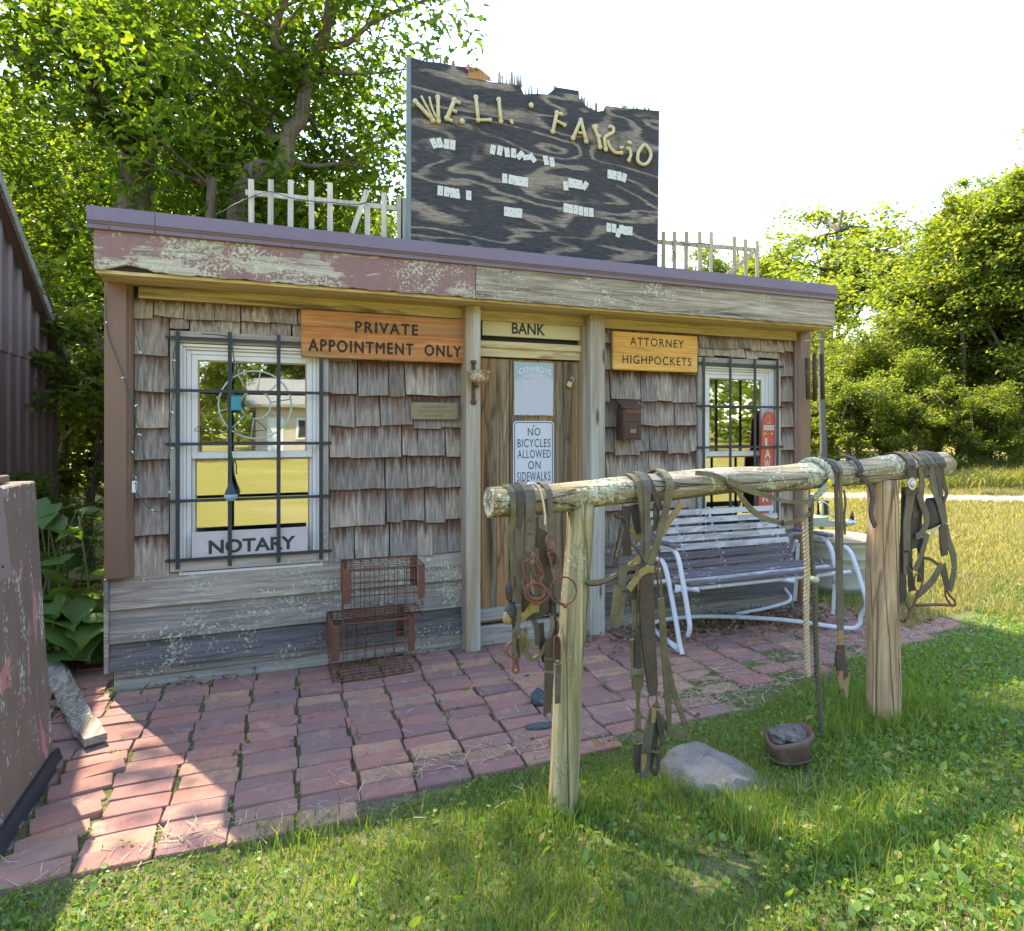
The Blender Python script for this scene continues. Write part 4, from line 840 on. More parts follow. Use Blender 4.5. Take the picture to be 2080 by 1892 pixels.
# ------------------------------------------------------------------ hitching rail
def mk_log(name, ax, lich, warm, base):
    return wood(name, ax, *base, lichen=lich, stain=.2, vary=.05, warm=warm, bump=.9, fine=.75, cracks=.75, knots=.35)
M['rail'] = mk_log('lichened_log', 'x', 1.05, (.34, .25, .10), ((.06, .048, .034), (.20, .172, .125), (.36, .33, .26)))
M['post_l'] = mk_log('olive_round_post', 'z', .15, (.33, .205, .06), ((.07, .058, .028), (.19, .162, .08), (.31, .28, .165)))
M['post_r'] = mk_log('tan_round_post', 'z', 0, (.40, .225, .095), ((.10, .06, .032), (.28, .185, .105), (.43, .32, .20)))
hr = thing('hitching_rail', 'log hitching rail on two round posts in front of the hut', 'hitching rail', (1.0, 2.18, 0))
def rz(x): return 1.194 + (x - .725) * (1.264 - 1.194) / (3.385 - .725)
def ry(x): return 2.10 + .08 * x
def rr_(x): return .050 + (x - .725) * .0062
nn_ = 46; pts = []; rs = []
for i in range(nn_ + 1):
    x = .725 + (3.385 - .725) * i / nn_; pts.append((x, ry(x) + .004 * math.sin(x * 5), rz(x) + .005 * math.sin(x * 4.1 + 1) + .003 * math.sin(x * 11))); rs.append(rr_(x) * (1 + .035 * math.sin(x * 9) + R.uniform(-.02, .02)))
MB().log(pts, rs, 34, 3, .045, .5).build('rail', M['rail'], hr)
def post(pb, pt, r0, r1, m):
    n = 22; q = []; rs = []
    for i in range(n + 1):
        f = i / n; q.append(Vector(pb).lerp(Vector(pt), f) + Vector((.004 * math.sin(f * 9), 0, 0))); rs.append((r0 + (r1 - r0) * f) * (1 + R.uniform(-.015, .015)))
    return MB().log(q, rs, 30, int(r0 * 1000), .028, .25).build('post', m, hr)
pb = P('s', 1136, 1652, Z=0); pt = P('s', 1180, 1030, plane=((-.08, 1, 0), 2.105)); pb.z = -.1
post(pb, (pt.x, pt.y, rz(pt.x) - .035), .055, .052, M['post_l'])
pb = P('s', 1794, 1462, Z=0); pt = P('s', 1792, 990, plane=((-.08, 1, 0), 2.105)); pb.z = -.1
post(pb, (pt.x, pt.y, rz(pt.x) - .05), .078, .070, M['post_r'])

# ------------------------------------------------------------------ leather tack
def leather(name, c, mould=.0):
    t = NT(name, .6, .3); v = t.co(); n = t.noise(v, 22, 5, .65); n2 = t.noise(v, 120, 3)
    cc = t.mix(n, tuple(q * .55 for q in c), tuple(q * 1.35 for q in c))
    if mould: cc = t.mix(t.math('MULTIPLY', t.ramp(t.noise(v, 13, 5, .7), STEP(.45, .65)), mould), cc, (.20, .195, .11))
    return t.done(cc, t.math('ADD', .45, t.math('MULTIPLY', n, .35)), t.bump(t.math('ADD', n, t.math('MULTIPLY', n2, .4)), .5, .004))
L = {'o': leather('olive_mildewed_leather', (.098, .083, .042), .45), 'b': leather('dark_brown_leather', (.060, .042, .031), .12), 'k': leather('black_brown_leather', (.035, .030, .027), .1),
     'g': leather('grey_brown_leather', (.092, .076, .056), .3), 't': leather('tan_leather', (.26, .175, .075), .2), 'r': M['rust'], 'y': leather('yellow_brown_leather', (.22, .165, .050), .3), 's': M['steel']}
FD = Vector((.08, -1, 0)).normalized(); UP = Vector((0, 0, 1))
def RP(view, x, y, d=.06): return P(view, x, y, plane=((-.08, 1, 0), 2.10 - d))
def wpx(view, w, p): return w / VIEWS[view][2] * (p.x * SA + p.y * CA) / FPX
def strap(par, view, pts, w, m, d=.06, over=False, th=.0045, name='strap', n=4, loose=.0):
    ws = w if isinstance(w, (list, tuple)) else [w]; kf = {'bridle': 1.4, 'harness': 1.15}.get(par.get('category'), 1.05); ws = [q_ * kf for q_ in ws]
    q = [RP(view, x, y, d + (k % 2) * loose) for k, (x, y) in enumerate(pts)]; nr = []
    if over:
        x0 = q[0].x; c = Vector((x0, ry(x0), rz(x0))); r0 = rr_(x0) + .006 + max(0, d - .062); arc = []; an = []
        q = [p for p in q if p.z < c.z + r0 * .25] or q[-1:]
        for a in (215, 185, 150, 120, 90, 62, 36, 14):
            a = math.radians(a); rd = FD * math.cos(a) + UP * math.sin(a); arc.append(c + rd * r0); an.append(rd)
        xs = q[0].x
        for k, p in enumerate(arc): p.x += (xs - x0) * max(0, (k - 3) / 5)
        sm = smooth_pts([arc[-1]] + q, n)[1:]
        P3 = arc + sm; nr = an + [FD + UP * max(0, .25 - .1 * k) for k in range(len(sm))]
    else:
        P3 = smooth_pts(q, n); nr = [FD] * len(P3)
    wl = lerp_list([wpx(view, x, q[0]) for x in ws], len(P3)) if len(ws) > 1 else [wpx(view, ws[0], q[0])] * len(P3)
    return MB().ribbon(P3, wl, th, nr).build(name, L[m], par)
def loop(par, view, pts, r, m, d=.075, name='ring', closed=True, sm=3):
    q = [RP(view, x, y, d) for x, y in pts]
    q = smooth_pts(q + [q[0]], sm)[:-1] if closed else smooth_pts(q, sm)
    return MB().tube(q, r * .78, 6, closed=closed).build(name, L[m], par)
def circ(cx_, cy_, rx, ry2=None, n=14): return [(cx_ + rx * math.cos(2 * math.pi * k / n), cy_ + (ry2 or rx) * math.sin(2 * math.pi * k / n)) for k in range(n)]
def flap(par, view, pts, m, d=.07, th=.006, name='leather_flap', bulge=.012):
    q = [RP(view, x, y, d) for x, y in pts]; c = sum(q, Vector()) / len(q); k = len(q)
    b = MB(); inner = [c + (p - c) * .6 + FD * bulge for p in q]; bk = [p - FD * th for p in q]
    b.add(q + inner + [c + FD * bulge * 1.15] + bk, [(i, (i + 1) % k, (i + 1) % k + k, i + k) for i in range(k)] + [(i + k, (i + 1) % k + k, 2 * k) for i in range(k)] + [(2 * k + 1 + (i + 1) % k, 2 * k + 1 + i, i, (i + 1) % k)[::-1] for i in range(k)] + [tuple(2 * k + 1 + i for i in range(k))], True)
    return b.build(name, L[m], par)
def tack(label, cat, x, y, view): p = RP(view, x, y); return thing('horse_harness' if cat == 'harness' else cat.replace(' ', '_'), label, cat, (p.x, p.y, p.z))

h1 = tack('tangled leather harness with rusty buckles and rings on the left end of the rail', 'harness', 450, 300, 'B1')
strap(h1, 'B1', [(230, 300), (262, 470), (262, 560), (250, 700), (225, 850), (245, 1050), (250, 1300), (235, 1640)], [95, 90, 70, 60, 60, 45, 40, 40], 'o', .062, True)
strap(h1, 'B1', [(335, 300), (355, 430), (350, 600), (325, 760)], [90, 90, 85, 70], 'b', .064, True)
strap(h1, 'B1', [(322, 770), (325, 1000), (335, 1300), (330, 1700)], [85, 85, 70, 55], 'g', .068)
strap(h1, 'B1', [(445, 300), (470, 480), (480, 700), (472, 1045)], [120, 125, 115, 95], 'g', .066, True, .007)
for x, y in ((475, 652), (468, 825)): p = RP('B1', x, y, .072); MB().ball(p, .005, 8, 5).build('rivet', L['r'], h1)
strap(h1, 'B1', [(680, 270), (715, 420), (728, 650), (735, 885)], [85, 70, 70, 72], 'g', .062, True)
strap(h1, 'B1', [(545, 620), (545, 1010)], [40], 'b', .05); strap(h1, 'B1', [(640, 780), (600, 900), (660, 1250), (700, 1500), (690, 1800)], [110, 110, 120, 140, 150], 'b', .052)
loop(h1, 'B1', [(430, 215), (520, 200), (575, 265), (615, 370), (645, 520), (655, 640), (652, 725)], .0068, 's', .076, 'metal_horn', False)
loop(h1, 'B1', [(690, 885), (770, 885), (795, 1000), (690, 1010)], .0045, 'r', .078, 'buckle'); loop(h1, 'B1', [(690, 1060), (770, 1055), (820, 1140), (820, 1230), (745, 1240), (720, 1140)], .006, 'r', .080, 'buckle')
flap(h1, 'B1', [(700, 1000), (780, 1040), (800, 1180), (760, 1230), (700, 1180)], 'b', .070, name='leather_tab', bulge=.006)
loop(h1, 'B1', circ(880, 1530, 165, 172), .0048, 'r', .088); loop(h1, 'B1', [(800, 1650), (850, 1690), (905, 1710)], .0075, 'r', .088, 'ring_clasp', False)
p = RP('B1', 905, 1720, .09); MB().ball(p, .009, 8, 6).build('ring_clasp', L['r'], h1)
loop(h1, 'B1', [(370, 1175), (450, 1150), (555, 1115), (625, 1370), (540, 1400), (430, 1430)], .006, 'r', .085, 'buckle'); loop(h1, 'B1', [(455, 1160), (500, 1260), (555, 1400)], .0062, 'r', .089, 'buckle_pin', False)
loop(h1, 'B1', [(540, 1000), (560, 1080), (550, 1200), (620, 1330)], .0075, 'r', .084, 'buckle_side', False)
loop(h1, 'B1', circ(540, 1535, 112, 102), .0095, 'r', .086); loop(h1, 'B1', [(400, 1480), (410, 1590), (480, 1670), (570, 1690), (660, 1640), (700, 1560), (660, 1500)], .006, 'r', .090, 'half_ring', False)
strap(h1, 'B1', [(500, 1200), (560, 1500), (580, 1640)], [70], 'o', .072); strap(h1, 'B1', [(530, 1640), (520, 1800)], [110, 110], 'y', .066)
flap(h1, 'B1', [(210, 1370), (165, 1500), (180, 1640), (240, 1690), (250, 1500)], 'k', .055, name='blinder_edge')
flap(h1, 'B1', [(350, 1480), (420, 1460), (520, 1640), (640, 1600), (760, 1500), (760, 1800), (620, 1834), (460, 1834), (370, 1800)], 'b', .050, name='leather_pad')
flap(h1, 'B2', [(300, 150), (220, 170), (160, 280), (140, 400), (175, 455), (250, 450), (300, 380), (320, 250)], 'k', .060, name='blinder'); flap(h1, 'B2', [(160, 290), (140, 400), (175, 455), (250, 450), (300, 330), (230, 280)], 't', .0665, name='blinder_lining', bulge=.006)
strap(h1, 'B2', [(355, 200), (350, 420), (300, 560), (285, 700), (285, 870)], [65, 60, 60, 55, 50], 'o', .070); strap(h1, 'B2', [(300, 280), (280, 420), (310, 600), (340, 760), (345, 900)], [40], 'k', .064)
strap(h1, 'B2', [(600, 120), (540, 220), (440, 330), (380, 420)], [110, 120, 70, 40], 'y', .062); strap(h1, 'B2', [(700, 220), (600, 330), (450, 360)], [130, 90, 60], 'k', .055)
strap(h1, 'B2', [(345, 500), (400, 640), (500, 730), (610, 765)], [55], 'o', .074); strap(h1, 'B2', [(790, 330), (800, 470), (760, 620), (690, 760), (630, 860), (540, 920), (460, 870), (450, 790), (470, 700), (430, 500)], [50], 'o', .076)
strap(h1, 'B2', [(550, 380), (590, 520), (600, 760)], [60], 'b', .062); strap(h1, 'B2', [(640, 430), (650, 640), (690, 950)], [80, 90, 40], 'k', .056)
loop(h1, 'B2', [(270, 590), (330, 555), (390, 510)], .006, 'r', .080, 'hook_pin', False); loop(h1, 'B2', [(265, 680), (205, 720), (190, 800), (225, 870), (270, 890)], .0055, 'r', .072, 'half_ring', False)
loop(h1, 'B2', [(310, 850), (280, 960), (270, 1060), (310, 1085), (345, 1060), (330, 960), (325, 880)], .008, 'r', .074, 'snap_hook'); strap(h1, 'B2', [(380, 620), (390, 760), (360, 880)], [90, 90, 30], 'y', .058)
strap(h1, 'B2', [(760, 640), (750, 900), (750, 1200), (728, 1625)], [110, 115, 110, 95], 'b', .078, th=.006); strap(h1, 'B2', [(880, 980), (872, 1200), (868, 1500)], [75, 75, 70], 'g', .060)
for y in (905, 1080): strap(h1, 'B2', [(692, y), (810, y + 4)], [26], 'o', .083, name='keeper')
loop(h1, 'B2', [(820, 605), (880, 620), (905, 720), (905, 900), (885, 965), (820, 930), (815, 750)], .0048, 'r', .084, 'buckle'); strap(h1, 'B2', [(855, 620), (855, 920)], [70], 'b', .074); loop(h1, 'B2', [(840, 350), (880, 460), (870, 570)], .005, 'r', .07, 'hook', False)
strap(h1, 'B2', [(810, 100), (820, 400), (830, 700)], [70], 'k', .064)

h2 = tack('olive mildewed reins and straps knotted over the middle of the rail', 'harness', 650, 250, 'B3')
strap(h2, 'B3', [(590, 200), (625, 330), (645, 520), (670, 780), (690, 1000), (690, 1170)], [120, 110, 95, 75, 70, 60], 'o', .068, True, .006)
strap(h2, 'B3', [(690, 200), (700, 330), (700, 520), (695, 780), (705, 1020), (700, 1180)], [120, 110, 90, 70, 70, 60], 'g', .074, True, .006)
strap(h2, 'B3', [(965, 180), (985, 260), (950, 450), (885, 700), (805, 1000), (735, 1200)], [105, 100, 95, 90, 90, 85], 'o', .078, True, .006)
strap(h2, 'B3', [(745, 240), (800, 340), (865, 520)], [75, 75, 70], 'b', .066, True); strap(h2, 'B3', [(815, 440), (815, 620), (805, 790)], [85, 80, 65], 'o', .055)
strap(h2, 'B3', [(1130, 430), (1060, 550), (960, 690), (905, 840)], [60, 75, 70, 30], 't', .050); strap(h2, 'B3', [(920, 600), (860, 780), (790, 960)], [40], 'o', .07)
strap(h2, 'B3', [(440, 480), (435, 700), (440, 900), (460, 1090)], [110, 105, 110, 100], 'b', .020); strap(h2, 'B3', [(545, 460), (560, 640), (600, 820)], [90, 90, 60], 'k', .030); strap(h2, 'B3', [(500, 740), (560, 800), (600, 900)], [90], 'y', .025)
loop(h2, 'B3', [(300, 560), (330, 620), (400, 620), (440, 690), (430, 790), (385, 880)], .009, 'b', .05, 'hook', False)
strap(h2, 'B3', [(275, 570), (275, 740)], [30], 'o', .045); strap(h2, 'B3', [(400, 700), (370, 880), (320, 1060), (290, 1210)], [60, 75, 80, 85], 'b', .055)
for k in range(9): p = RP('B3', 395 - k * 9, 760 + k * 42, .066); MB().ball(p, .0065, 8, 5, (1, .7, 1.4)).build('chain_link', L['g'], h2)
strap(h2, 'B3', [(500, 950), (590, 1040), (650, 1180)], [22], 'b', .06); strap(h2, 'B3', [(640, 1090), (540, 1180), (470, 1230)], [60, 70, 60], 'y', .058)
strap(h2, 'B3', [(740, 1240), (620, 1270), (480, 1250), (330, 1330), (140, 1410), (0, 1425), (-60, 1400)], [75, 60, 50, 48, 45, 45, 40], 'o', .07); strap(h2, 'B3', [(660, 1290), (500, 1300), (320, 1360), (130, 1435), (0, 1455), (-60, 1420)], [50, 45, 40, 40, 35, 30], 'k', .062)
strap(h2, 'B3', [(785, 1262), (700, 1265), (610, 1320), (540, 1420), (470, 1520)], [70, 80, 75, 80, 70], 'y', .088); loop(h2, 'B3', [(560, 1190), (580, 1280), (560, 1350)], .006, 'r', .09, 'hook', False)
strap(h2, 'B3', [(405, 1215), (390, 1330), (375, 1460)], [105, 105, 85], 'g', .076, th=.007); strap(h2, 'B3', [(350, 1440), (330, 1600), (290, 1834)], [95, 100, 80], 'o', .07); strap(h2, 'B4', [(75, -40), (30, 120), (20, 200), (45, 245), (90, 190), (115, 60), (130, -60)], [45], 'o', .06)
strap(h2, 'B3', [(530, 1380), (525, 1600), (530, 1720)], [110, 105, 110], 'b', .05); strap(h2, 'B4', [(235, -10), (238, 90), (240, 290)], [75, 70, 55], 'o', .055)
strap(h2, 'B3', [(690, 1300), (690, 1500), (690, 1834)], [165, 170, 170], 'b', .072, th=.008); strap(h2, 'B4', [(352, 0), (365, 300), (390, 600), (412, 850), (418, 930)], [150, 145, 125, 100, 60], 'b', .072, th=.009)
loop(h2, 'B3', [(855, 1020), (850, 1180), (835, 1260)], .0035, 'r', .06, 'wire', False); loop(h2, 'B3', [(830, 1250), (820, 1320), (840, 1500), (865, 1834)], .006, 'b', .055, 'cord', False); loop(h2, 'B3', [(860, 1250), (872, 1450), (890, 1834)], .006, 'o', .05, 'cord', False)
strap(h2, 'B4', [(495, -20), (515, 300), (540, 650), (565, 1000), (578, 1340)], [60, 66, 70, 66, 30], 'o', .066, th=.006); strap(h2, 'B4', [(555, 600), (600, 820), (670, 1040), (735, 1230), (730, 1300), (690, 1330), (600, 1290), (540, 1230), (490, 1120)], [55, 55, 50, 55, 60, 55, 55, 45, 40], 'o', .058)
strap(h2, 'B4', [(235, 375), (250, 520), (265, 680)], [90, 110, 115], 'o', .062, th=.012); strap(h2, 'B4', [(262, 320), (262, 480), (265, 680)], [50, 60, 70], 'k', .070, th=.01); strap(h2, 'B4', [(195, 690), (265, 700), (330, 690)], [55], 'o', .074); strap(h2, 'B4', [(265, 720), (268, 830), (270, 880)], [120, 110, 60], 'o', .064, th=.012); strap(h2, 'B4', [(270, 870), (268, 1030), (268, 1160), (265, 1280)], [50, 25, 60, 75], 'o', .06)
loop(h2, 'B4', circ(265, 1335, 72, 78), .0038, 'r', .066); strap(h2, 'B4', [(265, 1400), (265, 1540), (268, 1690)], [80, 80, 60], 'b', .06)
loop(h2, 'B4', circ(412, 985, 45, 82), .0032, 'r', .072); strap(h2, 'B4', [(410, 1060), (385, 1200), (350, 1420), (335, 1640), (320, 1740)], [50, 90, 100, 90, 50], 'g', .066, th=.008); strap(h2, 'B4', [(425, 1060), (415, 1200)], [45], 't', .074)
strap(h2, 'B4', [(440, 1080), (430, 1350), (400, 1560), (390, 1660)], [60, 70, 60, 30], 'k', .056); strap(h2, 'B4', [(455, 1090), (490, 1250), (512, 1420)], [50, 60, 50], 'b', .062); strap(h2, 'B4', [(465, 1420), (465, 1620), (440, 1700), (400, 1660)], [40], 'b', .06); strap(h2, 'B4', [(340, 1480), (420, 1480), (485, 1490)], [22], 'o', .072); flap(h2, 'B4', [(460, 975), (495, 1050), (470, 1060), (415, 1050)], 'o', .068, name='leather_tab', bulge=.004); strap(h2, 'B4', [(330, 1510), (325, 1600), (312, 1670)], [50, 50, 15], 't', .076)

h3 = tack('long olive strap draped along the rail in two sagging loops', 'strap', 400, 330, 'B5')
strap(h3, 'B5', [(-40, 165), (60, 175), (160, 190), (280, 245), (390, 330), (480, 460), (580, 575), (700, 650), (830, 690), (930, 712), (1060, 672), (1200, 600)], [50, 45, 55, 50, 45, 62, 66, 60, 55, 45, 50, 45], 'o', .080)
strap(h3, 'B5', [(300, 240), (420, 300), (560, 362), (720, 410), (880, 455), (1050, 482), (1235, 472)], [60, 70, 62, 50, 40, 45, 55], 'o', .088)
p = RP('B5', 905, 705, .09); MB().ball(p, .011, 8, 6, (.5, .6, 1.2)).build('knot', L['k'], h3)
def rope_pts(q, n): return smooth_pts(q, n)
def braid(par, q, r, m, name, strands=3, pitch=.035):
    q = smooth_pts(q, 10); acc = 0; out = [[] for _ in range(strands)]
    for i, p in enumerate(q):
        if i: acc += (q[i] - q[i - 1]).length
        t = (q[min(i + 1, len(q) - 1)] - q[max(i - 1, 0)]).normalized(); e1 = t.cross(FD).normalized(); e2 = t.cross(e1)
        for k in range(strands): a = acc / pitch * 2 * math.pi / 1.6 + 2 * math.pi * k / strands; out[k].append(p + (e1 * math.cos(a) + e2 * math.sin(a)) * r * .55)
    for k in range(strands): MB().tube(out[k], r * .58, 5).build(name, m, par)
M['rope'] = plain('pale_hemp_rope', (.40, .32, .20), .9, .1, 0, .3, 60, .5); M['rope_lich'] = plain('lichened_rope', (.27, .29, .19), .95, .1, 0, .45, 45, .6, dirt=((.40, .44, .33), .5)); M['rope_dark'] = plain('mossy_dark_rope', (.105, .10, .062), .95, .1, 0, .45, 45, .6)
def dense(pts, n=10):
    o = []
    for a, b_ in zip(pts[:-1], pts[1:]): o += [a.lerp(b_, k / n) for k in range(n)]
    return o + [pts[-1]]
h4 = tack('old twisted hemp rope hanging from the rail over the patio', 'rope', 1300, 120, 'B5')
x0 = RP('B5', 1400, 200, .08).x; c = Vector((x0, ry(x0), rz(x0))); wrap = [c + Vector((.06 * (k / 8 - .7), 0, 0)) + (FD * math.cos(math.radians(a)) + UP * math.sin(math.radians(a))) * (rr_(x0) + .014) for k, a in enumerate((200, 170, 140, 110, 85, 60, 35, 10, -20))]
braid(h4, dense(wrap + [RP('B5', 1330, 355, .075), RP('B5', 1235, 445, .06)], 6), .014, M['rope_lich'], 'lichened_strand')
braid(h4, dense([RP('i', x, y, .045) for x, y in ((1048, 430), (1046, 600), (1052, 800), (1062, 1000), (1055, 1250), (1056, 1480), (1060, 1690), (1070, 1810))], 10), .0125, M['rope'], 'hemp_strand')
braid(h4, dense([RP('i', x, y, .045) for x, y in ((1088, 560), (1086, 800), (1098, 980), (1118, 1100), (1122, 1400), (1135, 1800))] + [RP('l', x, y, .045) for x, y in ((776, 250), (790, 430), (796, 580))], 10), .0115, M['rope_dark'], 'mossy_strand')
p = RP('i', 1118, 1090, .05); MB().ball(p, .020, 10, 7, (1.2, 1, .9)).build('knot', M['rope_lich'], h4); p = RP('B5', 1405, 280, .085); MB().ball(p, .014, 8, 6, (1, .7, 1.5)).build('lichen_tuft', plain('yellow_lichen', (.55, .42, .03), .9), h4)
h5 = tack('narrow brown strap with a frayed red stitched end beside the tan post', 'strap', 1480, 250, 'B5')
strap(h5, 'B5', [(1470, 200), (1478, 330), (1488, 700), (1495, 1100)], [62, 60, 58, 58], 'b', .074, True); strap(h5, 'B5', [(1520, 200), (1525, 330), (1535, 700), (1530, 1100)], [45, 45, 42, 45], 'o', .068, True); strap(h5, 'i', [(1300, 800), (1302, 1100), (1308, 1350), (1310, 1480)], [75, 70, 72, 60], 'g', .072); strap(h5, 'i', [(1310, 1470), (1312, 1560), (1318, 1640)], [55, 45, 60], 't', .074)
strap(h5, 'l', [(912, 30), (908, 110), (922, 190), (935, 230)], [50, 75, 70, 60], 'b', .074, th=.012); strap(h5, 'l', [(905, 190), (915, 290)], [45, 30], 't', .078, th=.008); strap(h5, 'l', [(945, 200), (940, 280), (948, 350)], [60, 45, 12], 't', .074, th=.008); strap(h5, 'B5', [(1562, 350), (1578, 500), (1565, 620), (1572, 830)], [26], 'o', .03)
rs_ = leather('red_thread', (.30, .03, .04)); p = RP('l', 903, 70, .084); MB().ball(p, .012, 8, 5, (.9, .4, .5)).build('stitching', rs_, h5); p = RP('l', 897, 200, .084); MB().ball(p, .012, 8, 5, (.6, .4, 1)).build('stitching', rs_, h5)
h6 = tack('short curling brown strap over the rail above the tan post', 'strap', 1760, 210, 'B5')
strap(h6, 'B5', [(1730, 170), (1765, 225), (1830, 285), (1860, 370), (1868, 450), (1852, 560), (1862, 650), (1900, 745)], [75, 70, 50, 52, 50, 55, 58, 55], 'b', .076, True, .007)
p = RP('B5', 1775, 195, .086); MB().ball(p, .007, 8, 5).build('rivet', L['r'], h6)

h7 = tack('dark leather bridle with a round silver concho on the right end of the rail', 'bridle', 660, 450, 'j')
strap(h7, 'j', [(655, 320), (668, 400), (665, 520)], [75, 75, 70], 'b', .078, True); strap(h7, 'j', [(745, 330), (755, 420), (745, 600), (785, 700), (795, 790), (750, 890), (700, 920)], [60, 58, 52, 50, 55, 50, 40], 'g', .070, True); strap(h7, 'j', [(790, 320), (800, 380)], [55, 45], 'b', .072, True); strap(h7, 'j', [(845, 330), (860, 460), (910, 620), (955, 810)], [50, 60, 70, 50], 'g', .070, True); strap(h7, 'j', [(890, 320), (910, 440), (925, 560)], [70, 60, 35], 'b', .072, True); strap(h7, 'j', [(930, 350), (955, 470), (975, 530), (945, 610)], [35, 40, 35, 25], 'b', .066, True)
p = RP('j', 662, 452, .086); b = MB().tube([p, p + FD * .006], [.034, .030], 18); b.build('concho', M['steel'], h7); MB().ball(p + FD * .008, .018, 12, 6, (1, .4, 1)).build('concho_boss', M['steel'], h7); strap(h7, 'j', [(610, 520), (655, 515), (705, 525)], [40], 'b', .084, name='keeper')
strap(h7, 'j', [(655, 530), (635, 680), (618, 820), (620, 1040)], [85, 72, 66, 68], 'g', .07); strap(h7, 'j', [(608, 1060), (606, 1250)], [45, 35], 'g', .062); strap(h7, 'j', [(700, 600), (695, 750)], [75, 60], 'b', .055); strap(h7, 'j', [(690, 480), (680, 650), (675, 780), (690, 900), (700, 1020)], [60, 70, 90, 100, 80], 'k', .05)
flap(h7, 'j', [(800, 580), (870, 570), (910, 620), (960, 800), (880, 830), (815, 860), (790, 820), (785, 650)], 'k', .052, name='blinder'); loop(h7, 'j', [(810, 905), (880, 840), (940, 805), (985, 808)], .006, 's', .06, 'metal_edge', False)
strap(h7, 'j', [(915, 560), (935, 700), (938, 840), (945, 960), (955, 1085)], [50, 60, 66, 75, 55], 'b', .056, th=.009); strap(h7, 'j', [(945, 700), (985, 930), (1030, 1080), (1040, 1190), (1015, 1340), (1000, 1400)], [40, 45, 55, 52, 50, 40], 'g', .052); strap(h7, 'j', [(935, 1170), (965, 1300), (985, 1400)], [60, 55, 40], 'b', .056); loop(h7, 'j', [(960, 1370), (965, 1450), (1010, 1520), (1050, 1530), (1045, 1490), (1000, 1440)], .0065, 'r', .058, 'bit_ring')
loop(h7, 'j', [(705, 1530), (860, 1522), (1045, 1528)], .010, 'r', .058, 'bit_bar', False); strap(h7, 'j', [(930, 1160), (860, 1290), (760, 1400), (700, 1450)], [45, 55, 48, 40], 'g', .06); loop(h7, 'j', [(730, 1400), (680, 1520), (640, 1600), (600, 1672)], .009, 'r', .062, 'bit_shank', False)
strap(h7, 'j', [(800, 890), (765, 1030), (725, 1140), (690, 1215)], [45, 48, 45, 40], 'g', .064); strap(h7, 'j', [(600, 480), (592, 880), (580, 1150), (585, 1400), (590, 1510)], [60, 60, 70, 65, 45], 'k', .045); loop(h7, 'j', circ(592, 1590, 46, 92), .0045, 'r', .056); strap(h7, 'j', [(770, 1108), (830, 1120), (900, 1170)], [20], 'b', .056); loop(h7, 'j', circ(718, 1325, 34, 78), .0055, 'r', .06); strap(h7, 'j', [(645, 560), (640, 1080), (650, 1250), (665, 1400)], [60, 60, 50, 60], 'k', .048); strap(h7, 'j', [(740, 600), (725, 800), (735, 950), (745, 1150), (740, 1320)], [55, 55, 55, 60, 60], 'k', .046); loop(h7, 'j', [(625, 1180), (655, 1222), (690, 1200)], .005, 'g', .07, 'hook', False)

# ------------------------------------------------------------------ garden glider bench
M['tubing'] = plain('chipped_white_tubing', (.50, .51, .525), .45, .4, 0, .06, 10, .06, dirt=((.10, .075, .06), .70))
M['slat'] = wood('flaking_white_slat', 'x', (.12, .11, .105), (.25, .235, .22), (.38, .365, .34), paint=((.46, .46, .45), .49), vary=.2, bump=.4)
M['slat_dark'] = wood('dark_flaking_slat', 'x', (.05, .038, .042), (.10, .080, .085), (.17, .145, .145), paint=((.38, .38, .39), .58), vary=.2, bump=.4)
gl = thing('glider_bench', 'old garden glider bench with flaking wooden slats and white tube frame', 'bench', (3.1, 3.7, 0))
def tubeX(view, pts, X, name='frame_tube', rr=.0165, ext=None):
    q = [P(view, x, y, X=X) for x, y in pts]; q = q + (ext or []); return MB().tube(smooth_pts(q, 4), rr, 9).build(name, M['tubing'], gl)
XR2 = 3.95
tubeX('i', [(905, 830), (930, 775), (985, 745), (1080, 745), (1180, 775), (1235, 850), (1262, 970), (1268, 1120)], XR2)
tubeX('i', [(1338, 845), (1385, 890), (1420, 980), (1470, 1140), (1505, 1280)], XR2, ext=[Vector((3.95, 3.36, .12)), Vector((3.94, 3.37, .05)), Vector((3.86, 3.42, .022)), Vector((3.5, 3.68, .05)), Vector((3.0, 3.93, .055)), Vector((2.62, 3.95, .05)), Vector((2.52, 3.80, .03)), Vector((2.49, 3.47, .02))])
tubeX('i', [(985, 800), (955, 860), (925, 990), (885, 1130)], XR2, rr=.014, ext=[Vector((3.9, 3.97, .09)), Vector((3.7, 3.95, .055)), Vector((3.3, 3.90, .05))])
q = [P('i', x, y, X=XR2 + .03) for x, y in ((995, 820), (985, 1010), (970, 1250))]; MB().ribbon(q, .028, .004, Vector((-.6, -1, 0))).build('hanger_strap', M['tubing'], gl)
MB().ribbon([P('i', 1265, 960, X=3.97), P('i', 1265, 1150, X=3.97), P('i', 1255, 1350, X=3.97)], .026, .004, Vector((-.6, -1, 0))).build('hanger_strap', M['tubing'], gl)
XL2 = 2.50
tubeX('h', [(1330, 790), (1440, 778), (1520, 790), (1565, 850), (1600, 1020), (1640, 1260), (1655, 1380), (1640, 1440)], XL2)
tubeX('h', [(1405, 860), (1455, 890), (1490, 1000), (1540, 1260), (1580, 1500), (1600, 1580)], XL2 - .03, ext=[])
MB().tube([(2.47, 3.47, .02), (2.55, 3.9, .035)], .0165, 9).build('frame_tube', M['tubing'], gl)
a0, a1 = P('i', 960, 722, X=XR2), P('i', 1190, 755, X=XR2); box('arm_rest', M['slat_dark'], gl, XR2 - .03, XR2 + .03, 3.62, 3.97, .645, .665, .003)
